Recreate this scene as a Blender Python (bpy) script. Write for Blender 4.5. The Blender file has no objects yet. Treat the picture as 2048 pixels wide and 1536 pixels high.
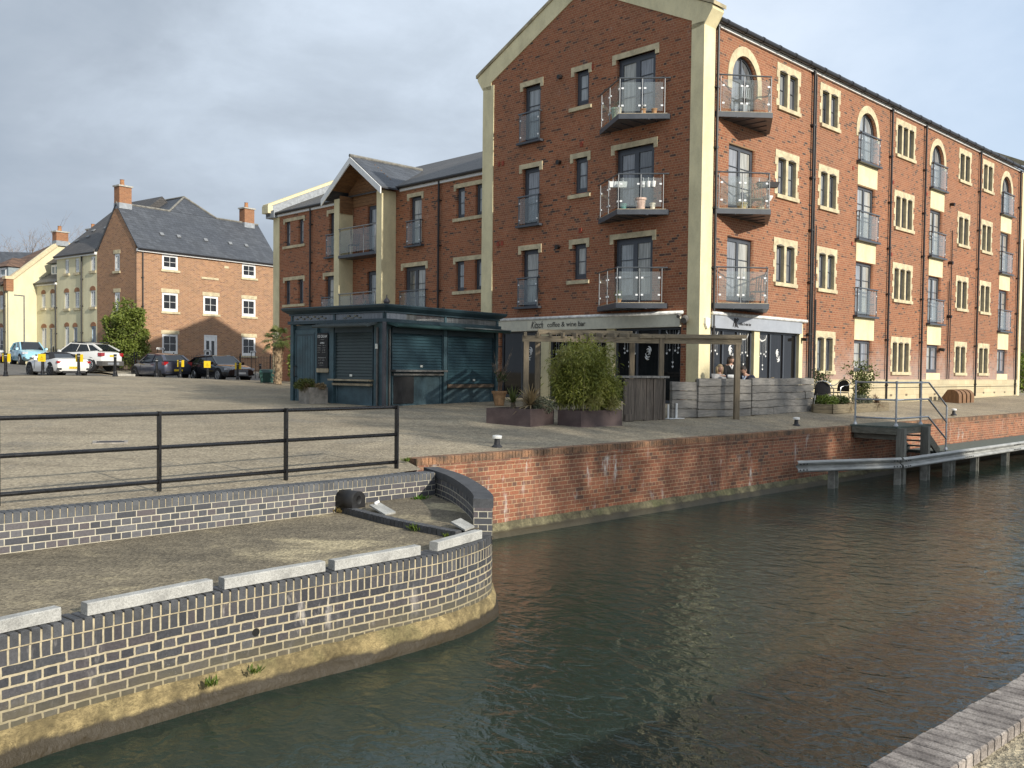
import bpy, bmesh, math, random
from mathutils import Vector, Matrix
import numpy as np
random.seed(7)
R_ = math.radians
SC = bpy.context.scene
COL = SC.collection

# ------------------------------------------------------------------ helpers
class MB:
    """collects shapes; build() links them as one mesh object"""
    def __init__(s): s.v=[]; s.f=[]; s.uv=[]; s.m=[]
    def face(s, pts, m=0, uv=None):
        i=len(s.v); s.v.extend([tuple(p) for p in pts]); s.f.append(tuple(range(i,i+len(pts)))); s.m.append(m); s.uv.append(uv)
    def hexa(s, p, m=0):
        i=len(s.v); s.v.extend([tuple(q) for q in p])
        for q in ((0,3,2,1),(4,5,6,7),(0,1,5,4),(1,2,6,5),(2,3,7,6),(3,0,4,7)):
            s.f.append(tuple(i+k for k in q)); s.m.append(m); s.uv.append(None)
    def box(s,x0,y0,z0,x1,y1,z1,m=0):
        s.hexa([(x0,y0,z0),(x1,y0,z0),(x1,y1,z0),(x0,y1,z0),(x0,y0,z1),(x1,y0,z1),(x1,y1,z1),(x0,y1,z1)],m)
    def fbox(s,mp,a0,a1,z0,z1,o0,o1,m=0):
        s.hexa([mp(a0,z0,o0),mp(a1,z0,o0),mp(a1,z0,o1),mp(a0,z0,o1),mp(a0,z1,o0),mp(a1,z1,o0),mp(a1,z1,o1),mp(a0,z1,o1)],m)
    def beam(s,p,q,w,h,m=0,up=(0,0,1)):
        p=Vector(p);q=Vector(q);d=(q-p).normalized();u=Vector(up)
        if abs(d.dot(u))>.95: u=Vector((1,0,0))
        r=d.cross(u).normalized()*w/2; t=r.cross(d).normalized()*h/2
        s.hexa([p-r-t,p+r-t,q+r-t,q-r-t,p-r+t,p+r+t,q+r+t,q-r+t],m)
    def tube(s,pts,r,n=8,m=0,cap=True):
        pts=[Vector(p) for p in pts]; rs=r if isinstance(r,(list,tuple)) else [r]*len(pts)
        base=len(s.v); prev=None
        for k,p in enumerate(pts):
            d=(pts[min(k+1,len(pts)-1)]-pts[max(k-1,0)]).normalized()
            if prev is None:
                a=Vector((0,0,1)) if abs(d.z)<.9 else Vector((1,0,0)); x=d.cross(a).normalized()
            else:
                x=(prev-d*prev.dot(d)).normalized()
            prev=x; y=d.cross(x)
            for j in range(n):
                an=2*math.pi*j/n; s.v.append(tuple(p+(x*math.cos(an)+y*math.sin(an))*rs[k]))
        for k in range(len(pts)-1):
            for j in range(n):
                a=base+k*n+j;b=base+k*n+(j+1)%n
                s.f.append((a,b,b+n,a+n)); s.m.append(m); s.uv.append(None)
        if cap:
            s.f.append(tuple(base+j for j in range(n))[::-1]); s.m.append(m); s.uv.append(None)
            e=base+(len(pts)-1)*n; s.f.append(tuple(e+j for j in range(n))); s.m.append(m); s.uv.append(None)
    def lathe(s,c,prof,n=16,m=0):
        base=len(s.v)
        for r,z in prof:
            for j in range(n):
                an=2*math.pi*j/n; s.v.append((c[0]+r*math.cos(an),c[1]+r*math.sin(an),c[2]+z))
        for k in range(len(prof)-1):
            for j in range(n):
                a=base+k*n+j;b=base+k*n+(j+1)%n
                s.f.append((a,b,b+n,a+n)); s.m.append(m); s.uv.append(None)
        s.f.append(tuple(base+j for j in range(n))[::-1]); s.m.append(m); s.uv.append(None)
        e=base+(len(prof)-1)*n; s.f.append(tuple(e+j for j in range(n))); s.m.append(m); s.uv.append(None)
    def extr(s,poly,fn,c0,c1,m=0):
        """poly of (a,b); fn(a,b,c)->xyz; extruded from c0 to c1"""
        n=len(poly); i=len(s.v)
        s.v.extend([tuple(fn(a,b,c0)) for a,b in poly]); s.v.extend([tuple(fn(a,b,c1)) for a,b in poly])
        s.f.append(tuple(range(i,i+n))[::-1]); s.f.append(tuple(range(i+n,i+2*n))); s.m+= [m,m]; s.uv+=[None,None]
        for k in range(n):
            a=i+k;b=i+(k+1)%n
            s.f.append((a,b,b+n,a+n)); s.m.append(m); s.uv.append(None)
    def build(s,name,mat=None,parent=None,smooth=False,recalc=True):
        me=bpy.data.meshes.new(name); me.from_pydata(s.v,[],s.f)
        for mm in (mat if isinstance(mat,(list,tuple)) else [mat]): 
            if mm: me.materials.append(mm)
        if len(s.m)!=len(me.polygons): raise Exception('%s m%d f%d p%d'%(name,len(s.m),len(s.f),len(me.polygons)))
        me.polygons.foreach_set('material_index',s.m)
        if any(u is not None for u in s.uv):
            ul=me.uv_layers.new(name='UVMap')
            for p,u in zip(me.polygons,s.uv):
                if u is not None:
                    for li,c in zip(p.loop_indices,u): ul.data[li].uv=c
        if recalc:
            bm=bmesh.new(); bm.from_mesh(me); bmesh.ops.recalc_face_normals(bm,faces=bm.faces); bm.to_mesh(me); bm.free()
        if smooth: me.polygons.foreach_set('use_smooth',[True]*len(me.polygons))
        me.update()
        o=bpy.data.objects.new(name,me); COL.objects.link(o)
        if parent: o.parent=parent
        return o

def islands(mb,name,mat,parent,smooth=False):
    """one object per connected piece"""
    par=list(range(len(mb.v)))
    def find(a):
        while par[a]!=a: par[a]=par[par[a]]; a=par[a]
        return a
    for f in mb.f:
        for k in f[1:]: par[find(k)]=find(f[0])
    groups={}
    for f,m,u in zip(mb.f,mb.m,mb.uv): groups.setdefault(find(f[0]),[]).append((f,m,u))
    out=[]
    for fs in groups.values():
        q=MB(); idx={}
        for f,m,u in fs:
            g=[]
            for k in f:
                if k not in idx: idx[k]=len(q.v); q.v.append(mb.v[k])
                g.append(idx[k])
            q.f.append(tuple(g)); q.m.append(m); q.uv.append(u)
        out.append(q.build(name,mat,parent,smooth))
    return out
def tag(o,label=None,cat=None,group=None,kind=None):
    if label: o['label']=label
    if cat: o['category']=cat
    if group: o['group']=group
    if kind: o['kind']=kind
    return o
def thing(name,label,cat,loc=(0,0,0),rot=0,group=None):
    o=bpy.data.objects.new(name,None); COL.objects.link(o); o.empty_display_size=.2
    o.location=loc; o.rotation_euler=(0,0,rot)
    return tag(o,label,cat,group)
def struct(o): o['kind']='structure'; return o
def copy_tree(o,parent=None):
    c=o.copy(); COL.objects.link(c)
    if parent: c.parent=parent
    for ch in list(o.children): copy_tree(ch,c)
    return c
def curve_fill(name,outline,holes,t,fn,mat,parent):
    """flat wall with holes: outline/holes in (a,z); fn(a,z,o) maps to xyz; o from 0 to t inwards"""
    cu=bpy.data.curves.new('tmp','CURVE'); cu.dimensions='2D'; cu.fill_mode='BOTH'; cu.extrude=t/2
    for poly in [outline]+holes:
        sp=cu.splines.new('POLY'); sp.points.add(len(poly)-1); sp.use_cyclic_u=True
        for p,(a,z) in zip(sp.points,poly): p.co=(a,z,0,1)
    ob=bpy.data.objects.new('tmp',cu); COL.objects.link(ob)
    dg=bpy.context.evaluated_depsgraph_get(); dg.update()
    me=bpy.data.meshes.new_from_object(ob.evaluated_get(dg),preserve_all_data_layers=False,depsgraph=dg)
    bpy.data.objects.remove(ob); bpy.data.curves.remove(cu)
    for v in me.vertices:
        a,z,o=v.co; v.co=fn(a,z,-(o+t/2))
    me.materials.clear(); me.materials.append(mat); me.name=name
    bm=bmesh.new(); bm.from_mesh(me); bmesh.ops.remove_doubles(bm,verts=bm.verts,dist=1e-5); bmesh.ops.recalc_face_normals(bm,faces=bm.faces); bm.to_mesh(me); bm.free()
    o=bpy.data.objects.new(name,me); COL.objects.link(o); o.parent=parent
    return o
def text(name,s,size,mat,parent,M,shear=0,ext=.004,align='CENTER',font_sx=1.0,bold=0):
    cu=bpy.data.curves.new('t','FONT'); cu.body=s; cu.size=size; cu.extrude=ext; cu.shear=shear; cu.align_x=align; cu.align_y='CENTER'; cu.offset=bold
    ob=bpy.data.objects.new('t',cu); COL.objects.link(ob)
    dg=bpy.context.evaluated_depsgraph_get(); dg.update()
    me=bpy.data.meshes.new_from_object(ob.evaluated_get(dg),depsgraph=dg)
    bpy.data.objects.remove(ob); bpy.data.curves.remove(cu)
    me.transform(Matrix.Diagonal((font_sx,1,1,1))); me.transform(M); me.materials.clear(); me.materials.append(mat); me.name=name
    o=bpy.data.objects.new(name,me); COL.objects.link(o); o.parent=parent
    return o
def frame_mat(o,x,y):  # matrix with columns x (right), y (up), z = x cross y
    x=Vector(x).normalized(); y=Vector(y).normalized(); z=x.cross(y)
    return Matrix(((x.x,y.x,z.x,o[0]),(x.y,y.y,z.y,o[1]),(x.z,y.z,z.z,o[2]),(0,0,0,1)))
def rect(a0,a1,z0,z1): return [(a0,z0),(a1,z0),(a1,z1),(a0,z1)]
def arch(a0,a1,z0,zs,n=14,rz=None):
    c=(a0+a1)/2; r=(a1-a0)/2; rz=rz or r
    return [(a0,z0),(a1,z0)]+[(c+r*math.cos(math.pi*k/n),zs+rz*math.sin(math.pi*k/n)) for k in range(n+1)]
def bez(pts,n=8):
    """catmull-rom through 2-D points"""
    out=[]
    P=[pts[0]]+list(pts)+[pts[-1]]
    for i in range(1,len(P)-2):
        p0,p1,p2,p3=[np.array(q,float) for q in P[i-1:i+3]]
        for k in range(n):
            t=k/n
            out.append(tuple(.5*((2*p1)+(-p0+p2)*t+(2*p0-5*p1+4*p2-p3)*t*t+(-p0+3*p1-3*p2+p3)*t**3)))
    out.append(tuple(pts[-1])); return out
def offset(path,d):
    out=[]
    for i,p in enumerate(path):
        a=path[max(i-1,0)];b=path[min(i+1,len(path)-1)]
        t=Vector((b[0]-a[0],b[1]-a[1])).normalized(); out.append((p[0]-t.y*d,p[1]+t.x*d))
    return out
def arclen(path):
    s=[0]
    for a,b in zip(path,path[1:]): s.append(s[-1]+math.hypot(b[0]-a[0],b[1]-a[1]))
    return s
def along(path,S,s):
    i=0
    while i<len(S)-2 and S[i+1]<s: i+=1
    t=(s-S[i])/max(S[i+1]-S[i],1e-9); a,b=path[i],path[i+1]
    d=Vector((b[0]-a[0],b[1]-a[1])).normalized()
    return (a[0]+(b[0]-a[0])*t,a[1]+(b[1]-a[1])*t),d

# ------------------------------------------------------------------ materials
def newmat(name):
    m=bpy.data.materials.new(name); m.use_nodes=True; nt=m.node_tree
    for n in list(nt.nodes): nt.nodes.remove(n)
    out=nt.nodes.new('ShaderNodeOutputMaterial'); b=nt.nodes.new('ShaderNodeBsdfPrincipled'); nt.links.new(b.outputs[0],out.inputs[0])
    return m,nt,b
class NT:
    def __init__(s,nt): s.nt=nt
    def n(s,t,**k):
        x=s.nt.nodes.new(t)
        for a,v in k.items(): setattr(x,a,v)
        return x
    def l(s,a,b): s.nt.links.new(a,b)
    def put(s,sock,v):
        if isinstance(v,bpy.types.NodeSocket): s.l(v,sock)
        else: sock.default_value=v
    def math(s,op,a,b=0.,c=0.,clamp=False):
        x=s.n('ShaderNodeMath',operation=op,use_clamp=clamp); s.put(x.inputs[0],a); s.put(x.inputs[1],b); s.put(x.inputs[2],c); return x.outputs[0]
    def mix(s,f,a,b,bt='MIX'):
        x=s.n('ShaderNodeMix',data_type='RGBA',blend_type=bt,clamp_factor=True); s.put(x.inputs[0],f)
        for i,v in ((6,a),(7,b)):
            if isinstance(v,tuple) and len(v)==3: v=(*v,1)
            s.put(x.inputs[i],v)
        return x.outputs[2]
    def fmix(s,f,a,b):
        x=s.n('ShaderNodeMix',data_type='FLOAT'); s.put(x.inputs[0],f); s.put(x.inputs[2],a); s.put(x.inputs[3],b); return x.outputs[0]
    def noise(s,vec,scale,detail=4,rough=.6,dist=0.,out='Fac'):
        x=s.n('ShaderNodeTexNoise'); 
        if vec is not None: s.l(vec,x.inputs['Vector'])
        x.inputs['Scale'].default_value=scale; x.inputs['Detail'].default_value=detail; x.inputs['Roughness'].default_value=rough; x.inputs['Distortion'].default_value=dist
        return x.outputs[out]
    def ramp(s,f,stops,interp='LINEAR'):
        x=s.n('ShaderNodeValToRGB'); x.color_ramp.interpolation=interp; e=x.color_ramp.elements
        while len(e)<len(stops): e.new(.5)
        for k,(p,c) in zip(e,stops): k.position=p; k.color=(*c,1) if len(c)==3 else c
        s.l(f,x.inputs[0]); return x.outputs[0]
    def step(s,f,a,b,lo=0.,hi=1.):
        x=s.n('ShaderNodeMapRange',interpolation_type='SMOOTHSTEP'); s.put(x.inputs[0],f)
        for i,v in zip((1,2,3,4),(a,b,lo,hi)): x.inputs[i].default_value=v
        return x.outputs[0]
    def mapv(s,vec,scale):
        x=s.n('ShaderNodeMapping'); s.l(vec,x.inputs[0]); x.inputs['Scale'].default_value=scale; return x.outputs[0]
    def bump(s,h,strength,dist,bsdf,normal=None):
        x=s.n('ShaderNodeBump'); s.l(h,x.inputs['Height']); x.inputs['Strength'].default_value=strength; x.inputs['Distance'].default_value=dist
        if normal is not None: s.l(normal,x.inputs['Normal'])
        if bsdf: s.l(x.outputs[0],bsdf.inputs['Normal'])
        return x.outputs[0]
MATS={}
def P(name,col,rough=.6,metal=0.,var=.18,scale=6.,bump=0.,bscale=60.,coat=0.,spec=.5,stretch=(1,1,1),col2=None,fine=0.):
    if name in MATS: return MATS[name]
    m,nt,b=newmat(name); t=NT(nt)
    tc=t.n('ShaderNodeTexCoord').outputs['Object']; v=t.mapv(tc,stretch)
    nz=t.noise(v,scale,5,.65)
    c2=col2 or tuple(c*(1-var*1.6) for c in col); c1=tuple(min(1,c*(1+var)) for c in col)
    c=t.mix(t.step(nz,.3,.7),c2,c1)
    if fine:
        f=t.noise(v,scale*22,2,.6); c=t.mix(fine,c,t.ramp(f,[(.3,(0,0,0)),(.7,(1,1,1))]),'OVERLAY')
    t.l(c,b.inputs['Base Color'])
    r=t.step(nz,.2,.8,max(rough-.08,.02),min(rough+.1,1)); t.l(r,b.inputs['Roughness'])
    b.inputs['Metallic'].default_value=metal; b.inputs['Coat Weight'].default_value=coat; b.inputs['Coat Roughness'].default_value=.03
    b.inputs['Specular IOR Level'].default_value=spec
    if bump: t.bump(t.noise(v,bscale,3,.6),.6,bump,b)
    MATS[name]=m; return m
def brick(name,stops,mortar,bw=.225,bh=.075,mw=.011,bond=0,uv=False,eff=0.,dark=0.,bump=.006,mvar=.35,rough=.85,soot=None,off=(0,0),wob=.003,spot=0.):
    """running bond (bond=0); bond=k: every k-th course is a course of headers; soldier rows by small bw / large bh"""
    m,nt,b=newmat(name); t=NT(nt)
    tcn=t.n('ShaderNodeTexCoord'); tc=tcn.outputs['UV'] if uv else tcn.outputs['Object']
    sx=t.n('ShaderNodeSeparateXYZ'); t.l(tc,sx.inputs[0])
    if uv: U=sx.outputs[0]; V=sx.outputs[1]
    else: U=t.math('ADD',sx.outputs[0],sx.outputs[1]); V=sx.outputs[2]
    cb=t.n('ShaderNodeCombineXYZ'); t.l(U,cb.inputs[0]); t.l(V,cb.inputs[1]); uvv=cb.outputs[0]
    wn=t.noise(uvv,9.,3,.6,out='Color'); ws=t.n('ShaderNodeSeparateXYZ'); t.l(wn,ws.inputs[0])
    U=t.math('ADD',U,t.math('MULTIPLY',t.math('SUBTRACT',ws.outputs[0],.5),wob*2.2)); V=t.math('ADD',V,t.math('MULTIPLY',t.math('SUBTRACT',ws.outputs[1],.5),wob*2))
    U=t.math('ADD',U,off[0]); V=t.math('ADD',V,off[1])
    rv=t.math('DIVIDE',V,bh); row=t.math('FLOOR',rv); fv=t.math('SUBTRACT',rv,row)
    k=bond if bond else 2
    par=t.math('LESS_THAN',t.math('FLOORED_MODULO',row,float(k)),.5)
    par2=t.math('FLOORED_MODULO',row,2.)
    if bond: 
        w=t.fmix(par,bw,bw/2); sh=t.math('ADD',t.math('MULTIPLY',par,bw/4),t.math('MULTIPLY',par2,bw*.5 if bond>2 else 0.))
    else:
        w=t.math('ADD',par2,bw); w=t.math('SUBTRACT',w,par2); sh=t.math('MULTIPLY',par2,bw*.5)
    uu=t.math('DIVIDE',t.math('ADD',U,sh),w); idx=t.math('FLOOR',uu); fu=t.math('SUBTRACT',uu,idx)
    du=t.math('MULTIPLY',t.math('MINIMUM',fu,t.math('SUBTRACT',1.,fu)),w); dv=t.math('MULTIPLY',t.math('MINIMUM',fv,t.math('SUBTRACT',1.,fv)),bh)
    d=t.math('MINIMUM',du,dv); msk=t.step(d,mw*.5-.0015,mw*.5+.002)
    ib=t.n('ShaderNodeCombineXYZ'); t.l(idx,ib.inputs[0]); t.l(row,ib.inputs[1])
    wh=t.n('ShaderNodeTexWhiteNoise',noise_dimensions='3D'); t.l(ib.outputs[0],wh.inputs['Vector'])
    c=t.ramp(wh.outputs['Value'],stops)
    big=t.noise(uvv,.45,3,.55); c=t.mix(t.step(big,.35,.7,0,.45),c,tuple(x*f for x,f in zip(stops[len(stops)//2][1],(.62,.66,.74)))); big2=t.noise(uvv,1.7,4,.6); c=t.mix(t.step(big2,.56,.72,0,.3),c,tuple(x*1.3+.015 for x in stops[len(stops)//2][1]))
    fine=t.noise(uvv,38.,4,.7); c=t.mix(mvar,c,t.ramp(fine,[(.25,(.12,.12,.12)),(.75,(.88,.88,.88))]),'OVERLAY')
    if spot:
        sp=t.noise(uvv,30.,5,.75,1.5); sp2=t.noise(uvv,3.2,3,.6); c=t.mix(t.math('MULTIPLY',t.step(sp,.58,.72),t.step(sp2,.48,.66,0,spot)),c,(.5,.49,.46))
    mn=t.noise(uvv,14.,4,.7); mc=t.mix(t.step(mn,.3,.7),tuple(x*.78 for x in mortar),tuple(min(1,x*1.12) for x in mortar))
    c=t.mix(msk,mc,c)
    if eff:
        st=t.mapv(uvv,(1.,.28,1.)); e1=t.noise(st,4.5,5,.72); e2=t.noise(uvv,.7,2,.5)
        c=t.mix(t.math('MULTIPLY',t.step(e1,.55,.72),t.step(e2,.42,.62,0,eff)),c,(.58,.53,.48))
    if dark:
        st=t.mapv(uvv,(1.,.2,1.)); e1=t.noise(st,1.3,5,.65); c=t.mix(t.step(e1,.52,.72,0,dark),c,(.035,.03,.025))
    if soot:   # (v0,v1,amount,colour) a dirty band between two heights
        e=t.noise(uvv,2.2,4,.7); vv=t.math('ADD',sx.outputs[1] if uv else sx.outputs[2],t.math('MULTIPLY',t.math('SUBTRACT',e,.5),soot[4] if len(soot)>4 else .25))
        c=t.mix(t.step(vv,soot[0],soot[1],0,soot[2]),c,soot[3])
    t.l(c,b.inputs['Base Color']); b.inputs['Roughness'].default_value=rough
    h=t.math('ADD',msk,t.math('MULTIPLY',fine,.35)); t.bump(h,.8,bump,b)
    MATS[name]=m; return m
def glass_pane(name,col,mixcol=None,curt=0.,rough=.02,cw=1.):
    m,nt,b=newmat(name); t=NT(nt); tc=t.n('ShaderNodeTexCoord').outputs['Object']
    nz=t.noise(t.mapv(tc,(5,5,.35)),2.5,3,.6); c=t.mix(t.step(nz,.35,.65),tuple(x*.55 for x in col),col)
    t.l(c,b.inputs['Base Color']); b.inputs['Roughness'].default_value=.25 if curt else .05
    b.inputs['Coat Weight'].default_value=cw; b.inputs['Coat Roughness'].default_value=rough; b.inputs['Coat IOR'].default_value=1.5; b.inputs['Specular IOR Level'].default_value=.5*cw
    t.bump(t.noise(tc,1.1,2,.5),.15,.03,None)
    MATS[name]=m; return m
def clear_glass(name,tint,refl=.10,alpha=.12):
    m,nt,b=newmat(name); nt.nodes.remove(b); t=NT(nt)
    tr=t.n('ShaderNodeBsdfTransparent'); tr.inputs[0].default_value=(*tint,1); gl=t.n('ShaderNodeBsdfGlossy'); gl.inputs['Roughness'].default_value=.02; gl.inputs[0].default_value=(.9,.95,1,1)
    df=t.n('ShaderNodeBsdfDiffuse'); df.inputs[0].default_value=(.5,.53,.52,1)
    lw=t.n('ShaderNodeLayerWeight'); lw.inputs[0].default_value=.5
    m1=t.n('ShaderNodeMixShader'); m1.inputs[0].default_value=alpha*.6; t.l(tr.outputs[0],m1.inputs[1]); t.l(df.outputs[0],m1.inputs[2])
    m2=t.n('ShaderNodeMixShader'); t.l(t.math('ADD',t.math('MULTIPLY',t.math('POWER',lw.outputs['Facing'],4.),.45),refl*.5),m2.inputs[0]); t.l(m1.outputs[0],m2.inputs[1]); t.l(gl.outputs[0],m2.inputs[2])
    out=[n for n in nt.nodes if n.type=='OUTPUT_MATERIAL'][0]; t.l(m2.outputs[0],out.inputs[0])
    MATS[name]=m; return m
def leafmat(name,c1,c2,c3=None,trans=.25):
    m,nt,b=newmat(name); t=NT(nt); tc=t.n('ShaderNodeTexCoord').outputs['Object']
    g=t.n('ShaderNodeNewGeometry'); 
    c=t.mix(g.outputs['Random Per Island'],c1,c2)
    if c3: c=t.mix(t.step(t.noise(tc,1.5,2,.5),.55,.7,0,.8),c,c3)
    t.l(c,b.inputs['Base Color']); b.inputs['Roughness'].default_value=.5; b.inputs['Specular IOR Level'].default_value=.35
    tl=t.n('ShaderNodeBsdfTranslucent'); t.l(c,tl.inputs[0]); ms=t.n('ShaderNodeMixShader'); ms.inputs[0].default_value=trans
    out=[n for n in nt.nodes if n.type=='OUTPUT_MATERIAL'][0]; t.l(b.outputs[0],ms.inputs[1]); t.l(tl.outputs[0],ms.inputs[2]); t.l(ms.outputs[0],out.inputs[0])
    MATS[name]=m; return m
def wood(name,col,dark,stretch,rough=.8,scale=3.,knots=True):
    m,nt,b=newmat(name); t=NT(nt); tc=t.n('ShaderNodeTexCoord').outputs['Object']; v=t.mapv(tc,stretch)
    n1=t.noise(v,scale,6,.7,.4); n2=t.noise(tc,.9,3,.6)
    c=t.mix(t.step(n1,.3,.72),dark,col); c=t.mix(t.step(n2,.45,.75,0,.55),c,tuple(x*.6 for x in col))
    g=t.n('ShaderNodeNewGeometry'); c=t.mix(.35,c,t.ramp(g.outputs['Random Per Island'],[(0,(.3,.3,.3)),(1,(.7,.7,.7))]),'OVERLAY')
    if knots: c=t.mix(t.step(t.noise(v,scale*.8,2,.5),.68,.75,0,.7),c,tuple(x*.35 for x in dark))
    t.l(c,b.inputs['Base Color']); b.inputs['Roughness'].default_value=rough; t.bump(n1,.6,.006,b)
    MATS[name]=m; return m
from mathutils import noise as mnoise
# ------------------------------------------------------------------ camera
H=1.40
cam=bpy.data.cameras.new('camera'); camo=bpy.data.objects.new('camera',cam); COL.objects.link(camo); SC.camera=camo
cam.sensor_width=36; cam.lens=36*1858/2048; cam.shift_y=29/2048; cam.clip_end=3000; cam.clip_start=.05
pit=math.atan((797-738.7)/1858); rol=.0113
fwd=Vector((0,math.cos(pit),-math.sin(pit))); up0=Vector((0,math.sin(pit),math.cos(pit))); rt0=Vector((1,0,0))
rt=rt0*math.cos(rol)+up0*math.sin(rol); up=up0*math.cos(rol)-rt0*math.sin(rol)
camo.matrix_world=Matrix(((rt.x,up.x,-fwd.x,0),(rt.y,up.y,-fwd.y,0),(rt.z,up.z,-fwd.z,H),(0,0,0,1)))

# ------------------------------------------------------------------ light and sky
SUN_AZ,SUN_EL=R_(136),R_(23)
sd=Vector((math.sin(SUN_AZ)*math.cos(SUN_EL),math.cos(SUN_AZ)*math.cos(SUN_EL),math.sin(SUN_EL)))
sl=bpy.data.lights.new('sun','SUN'); sl.energy=4.3; sl.angle=R_(.9); sl.color=(1,.94,.83)
so=bpy.data.objects.new('sun',sl); COL.objects.link(so); so.rotation_euler=(-sd).to_track_quat('-Z','Y').to_euler(); so.location=(20,-30,40)
w=bpy.data.worlds.new('World'); SC.world=w; w.use_nodes=True; nt=w.node_tree; t=NT(nt)
bg=nt.nodes['Background']
sky=t.n('ShaderNodeTexSky',sky_type='NISHITA'); sky.sun_disc=False; sky.sun_elevation=SUN_EL; sky.sun_rotation=SUN_AZ; sky.air_density=1.2; sky.dust_density=1.5
gen=t.n('ShaderNodeTexCoord').outputs['Generated']
sx=t.n('ShaderNodeSeparateXYZ'); t.l(gen,sx.inputs[0])
v=t.mapv(gen,(1.,1.,1.9))
n1=t.noise(v,2.1,8,.56,.35); n2=t.noise(v,5.5,7,.62,.5); n3=t.noise(v,1.0,4,.5)
cl=t.math('ADD',t.math('MULTIPLY',n1,.74),t.math('MULTIPLY',n2,.26))
lr=t.step(sx.outputs[0],-.55,.5)            # cloud bank: heavier to the west
elv=t.step(sx.outputs[2],.0,.34)
thick=t.math('ADD',t.math('ADD',t.math('MULTIPLY',cl,1.25),t.math('MULTIPLY',lr,.42)),t.math('MULTIPLY',elv,.10))
cloud=t.ramp(t.step(thick,.45,1.30),[(0,(2.55,3.05,3.7)),(.3,(3.2,3.7,4.35)),(.55,(4.0,4.6,5.35)),(.8,(5.0,5.7,6.6)),(1,(5.9,6.55,7.4))])
blue=t.mix(.6,sky.outputs[0],(3.9,5.2,7.2))
hole=t.math('MULTIPLY',t.step(n3,.46,.62),t.step(sx.outputs[0],.12,.5,0,.55))
col=t.mix(hole,cloud,blue)
t.l(col,bg.inputs[0]); bg.inputs[1].default_value=.126
SC.view_settings.view_transform='Standard'; SC.view_settings.look='None'; SC.view_settings.exposure=.22; SC.view_settings.gamma=1

# ------------------------------------------------------------------ terrain height
CP=[(-5.4,9.75,-.1),(-2.97,12.28,-.1),(-1.5,13.8,-.06),(0.2,16.4,-.02),(5,21.1,-.02),(9,24.95,-.02),(18,33.5,-.02),(40,54.5,0),
(5.4,27,.42),(12,33.7,.42),(25,46.6,.40),(2,30.3,.42),(-1,33.5,.43),(-3.7,27,.40),(-8,31,.5),(-21.5,40,.92),(-17.1,41,.93),(-17.1,44.7,.80),(-16.3,45.6,.76),(-14.1,47.7,.67),(-15,52,.60),
(-26,56,1.12),(-23.2,46.7,.82),(-19.6,53,.64),(-29,60,1.3),(-12,60,.8),(-15,20,.2),(-25,30,.62),(-12,4,-.1),(-20,-4,-.1),(-40,60,1.5),(60,100,.4),(20,80,.5),(-20,80,1.1),(-60,40,1.3)]
def _phi(r2): return np.where(r2<1e-9,0.,.5*r2*np.log(np.maximum(r2,1e-9)))
_c=np.array(CP); _n=len(CP); _A=np.zeros((_n+3,_n+3)); _d=((_c[:,None,:2]-_c[None,:,:2])**2).sum(2)
_A[:_n,:_n]=_phi(_d)+np.eye(_n)*2.; _A[:_n,_n]=1; _A[:_n,_n+1:]=_c[:,:2]; _A[_n,:_n]=1; _A[_n+1:,:_n]=_c[:,:2].T
_w=np.linalg.solve(_A,np.concatenate([_c[:,2],[0,0,0]]))
def gz(x,y):
    x=max(-60,min(60,x)); y=max(-10,min(100,y))
    s=_w[_n]+_w[_n+1]*x+_w[_n+2]*y+float((_w[:_n]*_phi((_c[:,0]-x)**2+(_c[:,1]-y)**2)).sum())
    return max(-.1,min(1.6,s))

# ------------------------------------------------------------------ ground materials
def gravel(name,c1,c2,spk,fscale=95.,big=.35,bump=.006,patch=None):
    m,nt,b=newmat(name); t=NT(nt); tc=t.n('ShaderNodeTexCoord').outputs['Object']
    n1=t.noise(tc,big,5,.62); n2=t.noise(tc,2.2,5,.7); n3=t.noise(tc,fscale,2,.6); vo=t.n('ShaderNodeTexVoronoi'); t.l(tc,vo.inputs[0]); vo.inputs['Scale'].default_value=fscale*.45
    c=t.mix(t.step(t.math('ADD',t.math('MULTIPLY',n1,.6),t.math('MULTIPLY',n2,.4)),.36,.64),c1,c2)
    if patch: 
        pn=t.noise(tc,.55,6,.68,.6); c=t.mix(t.step(pn,.5,.66,0,patch[1]),c,patch[0])
    sk=t.noise(t.mapv(tc,(.25,1.6,1.)),.9,5,.7,.8); c=t.mix(t.step(sk,.5,.7,0,.38),c,tuple(x*.55 for x in c1)); sp_=t.noise(tc,3.7,3,.6); c=t.mix(t.step(sp_,.66,.74,0,.45),c,tuple(x*.45 for x in c1))
    vs=t.n('ShaderNodeSeparateColor'); t.l(vo.outputs['Color'],vs.inputs[0])
    c=t.mix(.5,c,t.ramp(vs.outputs[0],[(0,(.14,.13,.12)),(.45,(.46,.45,.44)),(.85,(.66,.65,.62)),(1,(.92,.9,.85))]),'OVERLAY')
    c=t.mix(t.step(n3,.69,.76,0,.8),c,spk)
    t.l(c,b.inputs['Base Color']); b.inputs['Roughness'].default_value=.92; b.inputs['Specular IOR Level'].default_value=.25
    t.bump(t.math('ADD',vo.outputs['Distance'],n3),.9,bump,b); return m
M_SQ=gravel('resin_gravel',(.258,.218,.158),(.37,.315,.228),(.66,.60,.5),70.,.22,.008,((.215,.195,.16),.6))
M_DECK=gravel('tar_gravel',(.142,.122,.09),(.24,.203,.142),(.6,.55,.45),85.,.45,.008,((.46,.39,.25),1.))
M_TOW=gravel('towpath_gravel',(.34,.29,.20),(.46,.40,.29),(.75,.70,.58),75.,.5,.02)
M_ASPH=gravel('asphalt',(.13,.125,.115),(.17,.16,.145),(.3,.29,.27),60.,.3,.004)
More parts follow.
